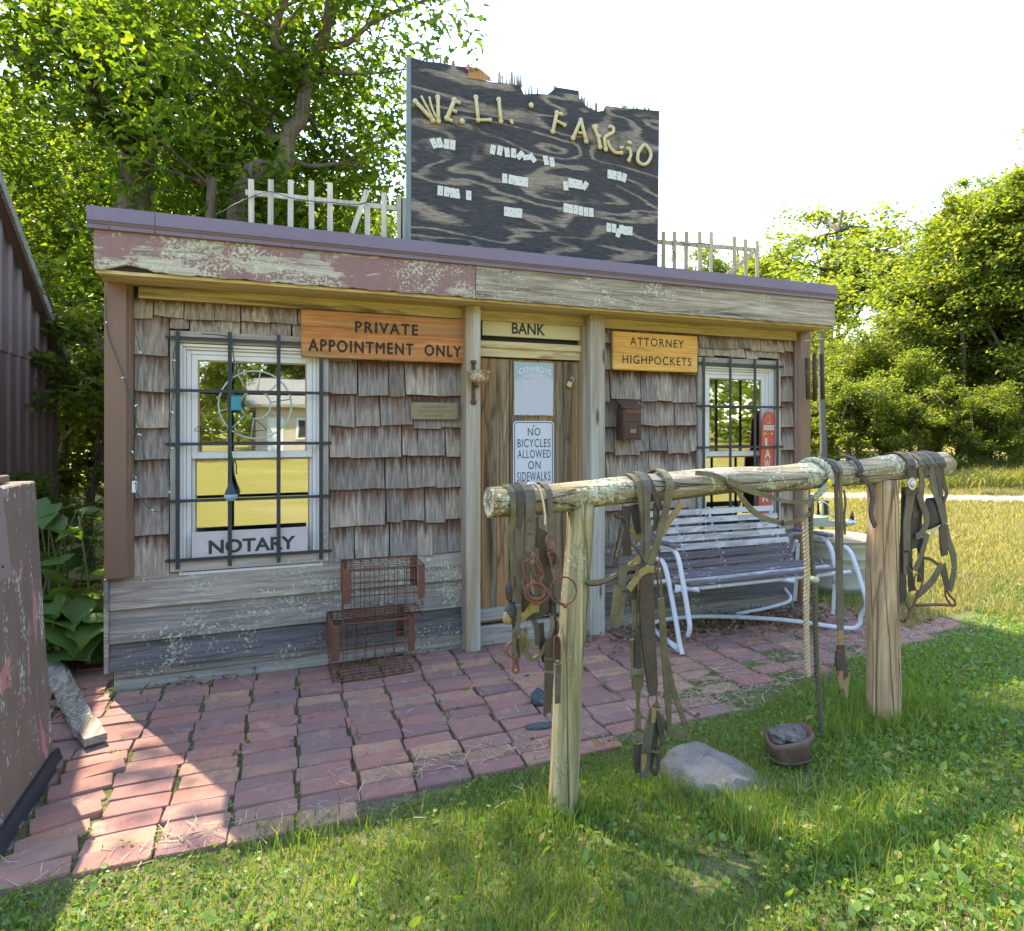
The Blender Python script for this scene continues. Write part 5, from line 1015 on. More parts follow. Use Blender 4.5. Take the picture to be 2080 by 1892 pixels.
a0 = P('h', 1500, 745, X=XL2); box('arm_rest', M['slat_dark'], gl, XL2 - .03, XL2 + .03, 3.52, 3.88, .672, .692, .003)
NS = 8
for k in range(NS):
    f = k / (NS - 1); z = .835 - .40 * f; y = 3.985 - .20 * f - .03 * math.sin(f * 3); x1 = 3.725 + .03 * f; dz = R.uniform(-.004, .004)
    m_ = M['slat'] if k < 5 else M['slat_dark']; MB().hexa([(2.58, y - .012, z - .021), (x1, y - .016, z - .019 + dz), (x1, y + .004, z - .021 + dz), (2.58, y + .006, z - .021), (2.58, y - .006, z + .021), (x1, y - .010, z + .021 + dz), (x1, y + .008, z + .019 + dz), (2.58, y + .010, z + .021)]).build('back_slat', m_, gl)
    for xx in (2.78, 3.10, x1 - .035): MB().ball((xx, y - .013, z + .002), .006, 6, 4).build('bolt', M['tubing'], gl)
for k in range(6):
    f = k / 5; y = 3.75 - .055 * k; zl, zr_ = .425 + .010 * math.sin(f * 3), .44 + .014 * math.sin(f * 3)
    MB().hexa([(2.56, y - .022 + .02, zl), (3.80, y - .022 - .02, zr_), (3.80, y + .022 - .02, zr_), (2.56, y + .022 + .02, zl), (2.56, y - .022 + .02, zl + .016), (3.80, y - .022 - .02, zr_ + .016), (3.80, y + .022 - .02, zr_ + .016), (2.56, y + .022 + .02, zl + .016)]).build('seat_slat', M['slat_dark'] if k != 4 else M['slat'], gl)
    for xx in (2.8, 3.2, 3.6): MB().ball((xx, y - .005, zl + .02), .005, 6, 4).build('bolt', M['tubing'], gl)
for xx in (2.80, 3.12, 3.70): MB().tube(smooth_pts([(xx, 4.0, .84), (xx, 3.90, .62), (xx, 3.80, .44), (xx, 3.70, .408), (xx, 3.47, .408)], 4), .012, 7).build('slat_support', M['tubing'], gl)
for y in (3.50, 3.74): MB().tube([(2.47, y, .40), (3.97, y - .03, .41)], .015, 9).build('cross_tube', M['tubing'], gl)
for x, y in ((2.62, 3.47), (3.40, 3.44)): MB().tube([(x, y - .02, .402), (x - .1, y + .1, .402)], .017, 10, caps=False).build('pipe_end', M['tubing'], gl)

# ------------------------------------------------------------------ galvanised tub, trailer tongue
M['zinc'] = plain('weathered_zinc_tub', (.37, .355, .27), .6, .4, .25, .18, 8, .1, dirt=((.24, .235, .20), .62))
tx, ty = 4.78, 4.34
tub = thing('washtub', 'weathered galvanised washtub planter beside the bench', 'tub', (tx, ty, 0))
pr = [(.0, .0), (.24, .0), (.255, .06), (.262, .07), (.258, .08), (.285, .24), (.290, .25), (.287, .26), (.298, .32), (.305, .33), (.301, .34), (.315, .43), (.322, .44), (.318, .45), (.326, .475), (.336, .482), (.334, .495), (.322, .49), (.312, .42)]
MB().lathe((tx, ty, 0), pr, 36).build('shell', M['zinc'], tub); MB().lathe((tx, ty, .425), [(0, .012), (.15, .02), (.3125, 0)], 24).build('soil', plain('potting_soil', (.05, .04, .03), .95), tub)
MB().tube([(tx - .3, ty - .12, .3), (tx - .34, ty - .16, .33), (tx - .33, ty - .2, .28)], .008, 6).build('handle', M['zinc'], tub)
yt = 6.1; tr = thing('trailer_tongue', 'grey green trailer tongue with jack and steel coupler behind the tub', 'trailer', (P('i', 1085, 670, yt).x, yt, .4))
M['trailer'] = plain('grey_green_paint', (.28, .32, .26), .5)
a_, b2 = P('i', 1000, 675, yt), P('i', 1330, 675, yt); MB().beam(a_, b2, .08, .075).build('beam', M['trailer'], tr)
q = P('i', 1395, 665, yt); MB().tube([b2, q], [.05, .045], 10).ball(q, .06, 10, 6, (1.3, 1, .6)).build('coupler', M['steel'], tr); MB().tube([P('i', 1395, 650, yt), P('i', 1395, 580, yt)], [.03, .015], 8).build('coupler_lever', M['rust_dark'], tr)
MB().tube([P('i', 1170, 510, yt), P('i', 1172, 730, yt), Vector((P('i', 1172, 730, yt).x, yt, .02))], .026, 10).build('jack_post', plain('olive_post', (.22, .24, .10), .5), tr)
MB().tube(smooth_pts([P('i', x, y, yt - .05) for x, y in ((1150, 520), (1185, 515), (1220, 545), (1225, 600), (1260, 610))], 4), .012, 7).build('crank', M['steel'], tr); p = P('i', 1210, 560, yt); MB().box(p.x - .06, p.x + .06, yt + .03, yt + .10, p.z - .09, p.z + .09).build('box', M['dark'], tr); p = P('i', 1125, 585, yt); MB().box(p.x - .12, p.x + .10, yt + .12, yt + .2, p.z - .22, p.z + .2).build('panel', plain('grey_panel', (.13, .135, .14), .6), tr)
MB().box(a_.x - 1.2, a_.x - .05, yt - .5, yt + .6, .36, .44).build('trailer_bed', M['trailer'], tr)
for s in (-.45, .55): MB().lathe((0, 0, 0), [(.0, 0)], 3); MB().tube([(a_.x - .8, yt + s - .08, .28), (a_.x - .8, yt + s + .08, .28)], .28, 20).build('wheel', M['black'], tr)

# ------------------------------------------------------------------ rusty wire crates
def crate(label, x0, x1, y0, y1, z0, z1, yaw):
    c = Vector(((x0 + x1) / 2, (y0 + y1) / 2, z0)); t = thing('wire_crate', label, 'crate', tuple(c), 'rusty milk crates'); m3 = Matrix.Rotation(yaw, 3, 'Z')
    def T(p): return c + m3 @ (Vector(p) - c)
    def w(pts, r, name): MB().tube([T(p) for p in pts], r, 5).build(name, M['rust'], t)
    for z in (z0 + .004, z1 - .004): w([(x0, y0, z), (x1, y0, z), (x1, y1, z), (x0, y1, z), (x0, y0, z)], .005, 'rim_wire')
    for k in range(1, 4):
        z = z0 + (z1 - z0) * k / 4; w([(x0, y0, z), (x1, y0, z), (x1, y1, z), (x0, y1, z), (x0, y0, z)], .0027, 'side_wire')
    nx = 8
    for k in range(1, nx):
        x = x0 + (x1 - x0) * k / nx; w([(x, y0, z1), (x, y0, z0), (x, y1, z0), (x, y1, z1), (x, y0, z1)], .0024, 'hoop_wire')
    for k in range(1, 6):
        y = y0 + (y1 - y0) * k / 6; w([(x0, y, z1), (x0, y, z0), (x1, y, z0), (x1, y, z1), (x0, y, z1)], .0024, 'hoop_wire')
    for x, sx in ((x0, 1), (x1, -1)):
        for y, sy in ((y0, 1), (y1, -1)):
            b = MB(); zz = z1 - (z1 - z0) * .62; b.ribbon([T((x + sx * .003, y - sy * .003, zz)), T((x + sx * .003, y - sy * .003, z1))], .001, .001, Vector((0, -1, 0)))
            p = [T((x - sx * .003, y + sy * .035, zz)), T((x - sx * .003, y - sy * .003, zz)), T((x + sx * .035, y - sy * .003, zz))]; pu = [v + Vector((0, 0, z1 - zz)) for v in p]
            b = MB(); b.slab([p[0], p[1], pu[1], pu[0]], [v + m3 @ Vector((-sx * .002, 0, 0)) for v in (p[0], p[1], pu[1], pu[0])]); b.slab([p[1], p[2], pu[2], pu[1]], [v + m3 @ Vector((0, -sy * .002, 0)) for v in (p[1], p[2], pu[2], pu[1])]); b.build('corner_plate', M['rust'], t)
crate('rusty wire milk crate standing on the bricks under another crate', .315, .785, 3.745, 4.05, .004, .335, .03)
crate('rusty wire milk crate stacked on top of the other crate', .385, .845, 3.705, 4.01, .338, .655, -.05)

# ------------------------------------------------------------------ left side: cabinet, shed, rotten plank
def mk_brownpaint():
    t = NT('peeling_brown_paint', .7, .3); v = t.co(); c = t.mix(t.noise(t.map(v, (4, 4, .8)), 6, 5), (.13, .088, .066), (.20, .145, .112))
    c = t.mix(t.ramp(t.noise(t.map(v, (2, 2, .9)), 3.4, 4, .6, .6), STEP(.60, .63)), c, t.mix(t.noise(v, 30, 3), (.36, .12, .12), (.48, .22, .20)))
    c = t.mix(t.ramp(t.math('MULTIPLY', t.noise(t.map(v, (2, 2, .9)), 6, 3), t.noise(t.map(v, (2, 2, .8)), 60, 3)), STEP(.335, .36)), c, (.42, .43, .38)); return t.done(c, None, t.bump(t.noise(t.map(v, (30, 30, 2)), 3, 4), .3, .005))
M['brownpaint'] = mk_brownpaint()
cab = thing('brown_cabinet', 'tall brown painted wooden cabinet with peeling pink patches at the left edge', 'cabinet', (-1.2, 2.9, 0))
yb, xb, xt, zt = 3.295, -.900, -.965, 1.232
MB().hexa([(-1.75, 2.58, .03), (xb, 2.58, .03), (xb, yb, .03), (-1.75, yb, .03), (-1.70, 2.6, zt), (xt, 2.6, zt), (xt, yb, zt), (-1.70, yb, zt)]).build('body', M['brownpaint'], cab, .006)
z7 = P('e', 30, 810, X=-.93).z; yq = P('e', 55, 500, X=-.94).y; fz = lambda z: xb + (xt - xb) * (z - .03) / (zt - .03) + .0045
MB().hexa([(fz(z7) - .02, 2.59, z7), (fz(z7), 2.59, z7), (fz(z7), yq + .035, z7), (fz(z7) - .02, yq + .035, z7), (fz(zt) - .02, 2.61, zt + .004), (fz(zt), 2.61, zt + .004), (fz(zt), yq - .01, zt + .004), (fz(zt) - .02, yq - .01, zt + .004)]).build('side_panel', plain('dusty_pink_brown_paint', (.235, .165, .150), .6, .3, 0, .08, 5, .05), cab)
for yy in (340, 655): p = P('e', 12, yy + 70, X=-.945); MB().ball((fz(p.z) + .001, p.y, p.z), .006, 6, 4).build('screw', M['rust_dark'], cab)
MB().box(-1.55, -1.02, 2.66, 3.18, zt + .005, zt + .035).build('lid', M['brownpaint'], cab, .004)
MB().hexa([(xb + .004, 2.56, .0), (xb + .035, 2.56, .0), (xb + .035, yb + .01, .0), (xb + .004, yb + .01, .0), (xb + .004, 2.56, .055), (xb + .018, 2.56, .055), (xb + .018, yb + .01, .055), (xb + .004, yb + .01, .055)]).build('rubber_strip', M['black'], cab)
XS = -2.0
sh = thing('metal_shed', 'brown ribbed metal shed with a steep roof edge at the left', 'shed', (-3.2, 6, 0))
M['ribbed'] = plain('brown_ribbed_metal', (.175, .112, .100), .38, .5, 0, .1, 3, .03)
ye = P('s', 111, 760, X=XS).y; e0 = P('w', 0, 448, X=XS); e1 = P('w', 108, 716, X=XS)
def rake(y): return e0.z + (e1.z - e0.z) * (y - e0.y) / (e1.y - e0.y)
b = MB(); prof = []; y = 4.6
while y < ye:
    for dy, dx in ((0, 0), (.13, 0), (.145, .022), (.175, .022), (.19, 0)): prof.append((min(y + dy, ye), XS + dx))
    y += .205
prof = [prof[0]] + [prof[i] for i in range(1, len(prof)) if prof[i][0] > prof[i - 1][0] + .001] + [(ye + .001, XS)]
zs = P('s', 55, 722, X=XS).z - .02
n = len(prof); b.add([(x, y, 0) for y, x in prof] + [(x, y, zs) for y, x in prof], [(i, i + 1, i + 1 + n, i + n) for i in range(n - 1)]); b.build('wall_panel', M['ribbed'], sh)
b = MB(); b.add([(x + .012, y, zs - .012) for y, x in prof] + [(x + .012, y, max(zs, rake(y))) for y, x in prof], [(i, i + 1, i + 1 + n, i + n) for i in range(n - 1)]); b.build('gable_panel', M['ribbed'], sh)
MB().box(-4.6, XS - .002, 4.57, 4.598, 0, rake(4.6) - .004).build('front_wall', M['ribbed'], sh); MB().box(-4.6, -4.57, 4.6, ye, 0, 2.0).build('back_wall', M['ribbed'], sh); MB().box(-4.6, XS + .02, ye - .0, ye + .03, 0, e1.z - .1).build('end_wall', M['ribbed'], sh)
yr0, yr1 = 4.4, ye + .24
MB().hexa([(-4.7, yr0, rake(yr0)), (XS + .10, yr0, rake(yr0)), (XS + .10, yr1, rake(yr1)), (-4.7, yr1, rake(yr1)), (-4.7, yr0, rake(yr0) + .06), (XS + .10, yr0, rake(yr0) + .06), (XS + .10, yr1, rake(yr1) + .05), (-4.7, yr1, rake(yr1) + .05)]).build('roof', M['ribbed'], sh)
MB().hexa([(XS + .101, yr0, rake(yr0) - .03), (XS + .125, yr0, rake(yr0) - .03), (XS + .125, yr1, rake(yr1) - .03), (XS + .101, yr1, rake(yr1) - .03), (XS + .101, yr0, rake(yr0) + .075), (XS + .125, yr0, rake(yr0) + .075), (XS + .125, yr1, rake(yr1) + .055), (XS + .101, yr1, rake(yr1) + .055)]).build('barge_board', M['siding_plain'], sh)
pk = thing('rotten_plank', 'rotten grey plank lying on the bricks at the left', 'plank', tuple(P('f', 460, 400, Z=.03)))
pp = [P('f', x, y, Z=.035) for x, y in ((300, 110), (350, 230), (410, 350), (470, 460), (560, 585))]
b = MB(); b.ribbon(smooth_pts(pp, 5), [.10 + R.uniform(-.014, .014) for _ in range(21)], .035, Vector((0, 0, 1))); b.build('plank', wood('rotten_wood', 'y', (.07, .055, .045), (.17, .145, .12), (.30, .27, .24), lichen=.6, stain=.6, bump=1), pk)
MB().ribbon(smooth_pts([P('f', x, y, Z=.062) for x, y in ((285, 70), (330, 170), (390, 260))], 4), [.05, .07, .075, .06, .08, .06, .05, .04, .02], .02, Vector((0, 0, 1))).build('split_sliver', wood('rotten_wood_pale', 'y', (.10, .085, .07), (.22, .19, .16), (.36, .32, .28), lichen=.3, bump=1), pk)

# ------------------------------------------------------------------ stones and the leather bag
def rock(name, label, c, sx, sy, sz, seed, m, rough=.16, n=26, k=16, cuts=5, planes=None):
    r = np.random.default_rng(seed); b = MB(); b.ball((0, 0, 0), 1, n, k); V = np.array(b.v); dirs = r.normal(size=(cuts, 3)); dirs[:, 2] = np.abs(dirs[:, 2]) * .8; dirs /= np.linalg.norm(dirs, axis=1)[:, None]; lim = list(r.uniform(.55, .82, cuts)); dirs = list(dirs)
    for pl in (planes or ()): d = np.array(pl[:3], float); dirs.append(d / np.linalg.norm(d)); lim.append(pl[3])
    for d, l in zip(dirs, lim):
        s = V @ d; V -= np.outer(np.maximum(0, s - l), d) * .97
    V += (sum(np.sin(V @ r.normal(size=(3, 3)) * f_ + r.uniform(0, 6, 3)) * a_ for f_, a_ in ((3, .035), (6, .022), (12, .012), (24, .007)))) * rough * 5; V += r.normal(size=V.shape) * rough * .03; V *= (sx, sy, sz); b.v = [tuple(p) for p in V + np.array(c)]; o = b.build(name, m, None); tag(o, label, 'rock'); return o
def mk_rock(name, c1, c2, lich):
    t = NT(name, .9, .2); v = t.co(); n = t.noise(v, 9, 6, .65, .3); c = t.mix(n, c1, c2); c = t.mix(t.ramp(t.noise(v, 14, 5, .7), STEP(.60, .7)), c, lich); return t.done(c, None, t.bump(t.math('ADD', n, t.math('MULTIPLY', t.noise(v, 60, 4), .6)), 1.0, .022))
q = P('k', 1560, 1010, Z=.03)
rock('boulder', 'broad grey boulder sunk in the turf in front of the rail', (q.x + .05, q.y + .03, -.015), .315, .21, .125, 5, mk_rock('grey_boulder', (.115, .102, .088), (.26, .236, .208), (.16, .125, .085)), n=64, k=40, cuts=6, planes=((-.25, -.35, 1, .62), (.5, -.3, .9, .62), (0, -1, .35, .72)))
q = P('k', 335, 450, Z=.02); rock('slate_chunk', 'dark slate chunk on the bricks beside the olive post', (q.x + .01, q.y, .035), .048, .04, .055, 9, mk_rock('dark_slate', (.035, .048, .052), (.085, .10, .105), (.22, .24, .24)), .1, 14, 10, 8)
q = P('k', 350, 640, Z=.004); rock('slate_flake', 'flat slate flake lying on the bricks', (q.x, q.y, .006), .075, .045, .012, 12, mk_rock('flat_slate', (.05, .06, .065), (.10, .115, .12), (.22, .24, .24)), .05, 14, 8, 4)
q = P('s', 1624, 1560, Z=.0); bgx = thing('leather_bag', 'squat brown leather bag split open on the grass beside the boulder', 'bag', (q.x, q.y + .05, 0))
b = MB(); b.lathe((0, 0, 0), [(.0, .0), (.060, .0), (.074, .012), (.079, .035), (.084, .065), (.092, .092), (.093, .108), (.086, .122), (.078, .118), (.070, .105), (0, .10)], 28)
V = np.array(b.v); an = np.arctan2(V[:, 1], V[:, 0]); V[:, 2] *= 1 + .16 * np.sin(an + 1.9) * (V[:, 2] / .12) + .05 * np.sin(an * 3 + 1); V[:, 0] *= 1.18; V[:, :2] *= (1 + .035 * np.sin(an * 5 + V[:, 2] * 40) + .03 * np.sin(an * 3 + 2))[:, None]; bc = np.array((q.x, q.y + .06, .0)); b.v = [tuple(p) for p in V + bc]; b.build('shell', leather('bag_leather', (.105, .058, .042), .15), bgx)
MB().tube([(bc[0] + .084 * math.cos(a_) * 1.18, bc[1] + .084 * math.sin(a_), .030 + .004 * math.sin(a_ * 3)) for a_ in np.linspace(2.6, 6.6, 16)], .006, 6).build('lower_seam', leather('bag_seam', (.075, .045, .036)), bgx)
fl = MB().ball((0, 0, 0), 1, 36, 18); V = np.array(fl.v); rr2 = np.random.default_rng(3); V += sum(np.sin(V @ rr2.normal(size=(3, 3)) * f_ + rr2.uniform(0, 6, 3)) * a_ for f_, a_ in ((3, .12), (7, .09), (15, .07), (28, .05))); V *= (.083, .068, .030); fl.v = [tuple(v_) for v_ in V + bc + np.array((.006, .004, .112))]
fl.build('stuffing', plain('grey_felt_stuffing', (.12, .108, .095), .95, .1, 0, .8, 45, .9, dirt=((.26, .25, .235), .60), bsc=120), bgx)

# ------------------------------------------------------------------ logs at the wood's edge
def flog(label, p0, p1, r, m): t = thing('fallen_log', label, 'log', tuple(p0), 'logs at the edge of the wood'); MB().tube([Vector(p0).lerp(Vector(p1), k / 6) + Vector((0, 0, R.uniform(-.03, .03))) for k in range(7)], [r * (1 - .05 * k) for k in range(7)], 10, jit=.08, rnd=R).build('trunk', m, t); return t
lm = wood('bleached_log', 'x', (.25, .20, .15), (.42, .36, .29), (.58, .52, .44), vary=.2); lm2 = wood('brown_log', 'x', (.12, .085, .06), (.24, .175, .125), (.36, .28, .21), vary=.2)
flog('pale bleached log lying in the weeds beyond the meadow', P('s', 1880, 935, Y=17), P('s', 2000, 927, Y=15.5), .17, lm); flog('brown log lying at the right beyond the meadow', P('s', 1985, 943, Y=14), P('s', 2110, 953, Y=12.5), .18, lm2)
st = P('s', 1885, 925, Y=16); tag(MB().tube([(st.x, st.y, -.1), (st.x, st.y, st.z + .2), (st.x + .05, st.y, st.z + .45)], [.3, .26, .12], 10, jit=.1, rnd=R).build('tree_stump', lm2), 'broken brown stump behind the rail end at the meadow edge', 'stump')
# the house across the lawn, seen in the window panes
ho = thing('clapboard_house', 'beige clapboard house reflected in the left window', 'house', (4, -27, 0))
bs = NT('beige_clapboard', .7, .2); bz = bs.xyz(bs.co())[2]; fr_ = bs.math('FRACT', bs.math('MULTIPLY', bz, 5.5)); cl = bs.done(bs.mix(bs.noise(bs.co(), 3, 3), (.45, .38, .29), (.55, .47, .37)), None, bs.bump(fr_, .8, .03))
MB().box(-.8, 9, -31, -26, 0, 2.7).build('wall', cl, ho); rf = plain('grey_roof', (.22, .21, .20), .8)
MB().slab([(-1.3, -25.4, 2.6), (9.5, -25.4, 2.6), (9.5, -28.5, 4.1), (-1.3, -28.5, 4.1)], [(-1.3, -25.4, 2.75), (9.5, -25.4, 2.75), (9.5, -28.5, 4.25), (-1.3, -28.5, 4.25)]).slab([(-1.3, -31.6, 2.6), (9.5, -31.6, 2.6), (9.5, -28.5, 4.1), (-1.3, -28.5, 4.1)], [(-1.3, -31.6, 2.75), (9.5, -31.6, 2.75), (9.5, -28.5, 4.25), (-1.3, -28.5, 4.25)]).build('roof', rf, ho)
for x in (1.6, 4.2, 6.6): wdw = MB().box(x - .5, x + .5, -25.99, -25.94, 1.0, 2.1).build('window', M['white'], ho); MB().box(x - .4, x + .4, -25.935, -25.92, 1.1, 2.0).build('pane', M['dark'], wdw)
MB().box(-.3, .5, -25.99, -25.94, .15, 2.1).build('door', M['white'], ho); MB().box(-.9, 1.2, -25.9, -24.9, 0, .15).build('step', M['zinc'], ho)
# ------------------------------------------------------------------ vegetation
def cloud(name, pos, size, tv, tf, m, parent=None, up=.35, seed=1, droop=0.0, fixed_dir=None, kind=None):
    """one mesh of many leaves: template (tv, tf) copied to every position with its own turn"""
    rg = np.random.default_rng(seed); N = len(pos); k = len(tv); tv = np.array(tv, float)
    n = rg.normal(size=(N, 3)); n[:, 2] = np.abs(n[:, 2]) + up * 3; n /= np.linalg.norm(n, axis=1)[:, None]
    d = rg.normal(size=(N, 3)) if fixed_dir is None else fixed_dir + rg.normal(size=(N, 3)) * .35
    d[:, 2] -= droop; d -= (d * n).sum(1)[:, None] * n; d /= np.linalg.norm(d, axis=1)[:, None]; s = np.cross(d, n)
    sz = np.asarray(size).reshape(-1, 1, 1)
    V = pos[:, None, :] + sz * (tv[None, :, 0:1] * s[:, None, :] + tv[None, :, 1:2] * d[:, None, :] + tv[None, :, 2:3] * n[:, None, :])
    return raw_mesh(name, V.reshape(-1, 3), (np.array(tf)[None] + (np.arange(N) * k)[:, None, None]).reshape(-1, len(tf[0])), m, parent, kind)
def raw_mesh(name, V, F, m, parent=None, kind=None, link=True):
    me = bpy.data.meshes.new(name); c = F.shape[1]; me.vertices.add(len(V)); me.vertices.foreach_set('co', V.astype(np.float32).ravel())
    me.loops.add(F.size); me.loops.foreach_set('vertex_index', F.astype(np.int32).ravel()); me.polygons.add(len(F)); me.polygons.foreach_set('loop_start', np.arange(len(F), dtype=np.int32) * c)
    me.polygons.foreach_set('use_smooth', np.ones(len(F), bool)); me.update(calc_edges=True); me.materials.append(m)
    if not link: return me
    o = bpy.data.objects.new(name, me); COL.objects.link(o); adopt(o, parent)
    if kind: o['kind'] = kind
    return o
OAK = [(0, 0, 0), (0, 1, -.10), (-.17, .2, .05), (-.09, .36, .03), (-.27, .58, .07), (-.13, .74, .0), (.17, .2, .05), (.09, .36, .03), (.27, .58, .07), (.13, .74, .0)]
OAKF = [(0, 1, 5, 4, 3, 2), (0, 6, 7, 8, 9, 1)]
LEAF = [(0, 0, 0), (.26, .45, .06), (0, 1, -.08), (-.26, .45, .06), (0, .45, -.02)]; LEAFF = [(0, 1, 4), (1, 2, 4), (2, 3, 4), (3, 0, 4)]
LEAF2 = [(0, 0, 0), (.27, .5, .07), (0, 1, -.06), (-.27, .5, .07)]; LEAF2F = [(0, 1, 2, 3)]
ROUND = [(0, 0, 0), (.3, .12, .04), (.47, .42, .07), (.36, .80, .04), (0, 1, -.03), (-.36, .80, .04), (-.47, .42, .07), (-.3, .12, .04)]; ROUNDF = [(0, 1, 2, 3, 4), (0, 4, 5, 6, 7)]
def clusters(centers, rad, n, rg, flat=.75):
    c = np.repeat(np.asarray(centers), n, axis=0); q = rg.normal(size=c.shape) * np.repeat(np.asarray(rad).reshape(-1, 1), n, axis=0) * .62; q[:, 2] *= flat; return c + q
def branch_mesh(b, pts, r0, r1, n=8, rnd=R):
    q = smooth_pts(pts, 4); k = len(q); b.tube([p + Vector((rnd.uniform(-1, 1), rnd.uniform(-1, 1), 0)) * r0 * .08 for p in q], [r0 + (r1 - r0) * (i / (k - 1)) ** .8 for i in range(k)], n, caps=False)
    return q

# the two oaks that lean over the hut
SHX, SHY = -SD.x / SD.z, -SD.y / SD.z
def shades_lawn(c):      # would this bough shade the sunny strip of lawn at the lower left or the meadow?
    x, y = c[0] + SHX * c[2], c[1] + SHY * c[2]
    return (-1.7 < x < .35 and .2 < y < 3.75) or (x > 4.6 and y < 9) or (1.75 < x < 2.75 and .9 < y < 2.1)
def oak(label, limbs, base, fill, seed, nleaf, ncl, leaf=(.085, .15), extra=()):
    rg = np.random.default_rng(seed); rn = random.Random(seed); t = thing('oak_tree', label, 'tree', base)
    b = MB(); tips = []
    for pts, r0, r1 in limbs:
        q = branch_mesh(b, pts, r0, r1, 10, rn); tips += q[int(len(q) * .35):]
        for k in range(5):       # side twigs
            s = q[rn.randint(int(len(q) * .3), len(q) - 1)]; d = Vector((rn.uniform(-1, 1), rn.uniform(-.8, .8), rn.uniform(-.35, .9))).normalized() * rn.uniform(.6, 1.6)
            if (s + d).x > 1.9: d.x = -abs(d.x)
            e = s + d; tw = branch_mesh(b, [s, s + d * .5 + Vector((0, 0, rn.uniform(-.1, .15))), e], r1 * .7, .006, 5, rn); tips += tw[3:] * 2
    b.build('trunk', M['bark'], t)
    C = [np.array(tips[rn.randrange(len(tips))]) + rg.normal(size=3) * (.35, .35, .3) for _ in range(ncl)]
    for c0, rad, n in fill:
        p = rg.normal(size=(n, 3)); p /= np.linalg.norm(p, axis=1)[:, None]; p *= rg.uniform(0, 1, (n, 1)) ** .4; C += list(np.array(c0) + p * np.array(rad))
    C = np.array([c for c in C if (not shades_lawn(c) or (c[1] + SHY * c[2] > 2.7 and c[0] + SHX * c[2] < 1 and rn.random() < .30)) and c[2] > 1.2 and c[0] < 2.3])
    pos = clusters(C, rg.uniform(.22, .52, len(C)), nleaf, rg)
    cloud('crown', pos, rg.uniform(leaf[0], leaf[1], len(pos)), OAK, OAKF, M['oak_leaf'], t, .25, seed, .5)
    return t
def mp(x, y, Y): return P('m', x, y, Y)
def np_(x, y, Y): return P('n', x, y, Y)
Y1 = 9.4
g0 = mp(800, 1200, Y1); base = Vector((g0.x, g0.y, 0))
oak('tall oak with a dark forked trunk behind the left end of the hut',
    [([base, g0, mp(805, 900, Y1), mp(785, 620, Y1), mp(775, 250, Y1 + .2), mp(765, -150, Y1 + .4)], .26, .10), ([mp(835, 880, Y1), mp(900, 740, Y1 - .1), mp(990, 600, Y1 - .2), mp(1060, 440, Y1 - .3), mp(1040, 280, Y1 - .4), mp(985, -30, Y1 - .5)], .14, .05),
     ([mp(1060, 440, Y1 - .3), mp(1110, 600, Y1 - .8), mp(1190, 780, Y1 - 1.2), mp(1240, 1000, Y1 - 1.4)], .05, .02), ([mp(790, 900, Y1), mp(600, 680, Y1 - .6), mp(540, 520, Y1 - .8), mp(450, 280, Y1 - 1), mp(330, 80, Y1 - 1.2), mp(230, -90, Y1 - 1.4)], .11, .05), ([mp(470, 760, Y1 - .6), mp(330, 560, Y1 - .9), mp(170, 380, Y1 - 1.2)], .06, .03)],
    base, [((-2.6, 10.4, 4.6), (2.8, .8, 2.2), 110), ((-4.6, 8.4, 3.4), (1.6, 1.4, 1.6), 60), ((-.9, 10.8, 5.4), (2.2, .9, 1.9), 70), ((-2.4, 8.6, 2.9), (1.6, 1.0, .9), 40), ((-1.6, 7.6, 9.6), (2.4, 1.3, 2.0), 60)], 21, 80, 150)
Y2 = 7.6
g0 = mp(1240, 1240, Y2); base = Vector((g0.x - .2, g0.y + .2, 0))
oak('leaning oak whose crooked limb rises behind the left roof pickets',
    [([base, base + Vector((.05, 0, 1.6)), np_(60, 1420, Y2), np_(300, 1290, Y2), np_(372, 1190, Y2), np_(390, 1010, Y2), np_(490, 860, Y2), np_(520, 620, Y2), np_(560, 450, Y2), np_(640, 330, Y2 - .1), np_(690, 100, Y2 - .2), np_(705, -120, Y2 - .3)], .14, .05),
     ([np_(640, 340, Y2), np_(820, 330, Y2 - .2), np_(1000, 180, Y2 - .3), np_(1250, 60, Y2 - .4), np_(1480, -20, Y2 - .5)], .045, .015), ([np_(540, 470, Y2), np_(330, 380, Y2 - .2), np_(280, 250, Y2 - .3), np_(350, 50, Y2 - .4), np_(410, -120, Y2 - .4)], .05, .03), ([np_(340, 1090, Y2), np_(240, 980, Y2 + .3), np_(130, 860, Y2 + .6)], .09, .04), ([np_(395, 1180, Y2), np_(560, 1240, Y2), np_(800, 1220, Y2 + .2), np_(1000, 1290, Y2 + .4)], .035, .012), ([base + Vector((.05, 0, 1.7)), mp(1240, 1150, Y2), mp(1215, 1080, Y2), mp(1150, 1060, Y2)], .07, .03)],
    base, [((.35, 8.9, 5.0), (1.2, .7, 1.5), 50), ((.6, 9.0, 3.6), (1.0, .8, 1.0), 34), ((-.6, 9.0, 4.0), (1.1, .7, 1.3), 24)], 33, 80, 110)

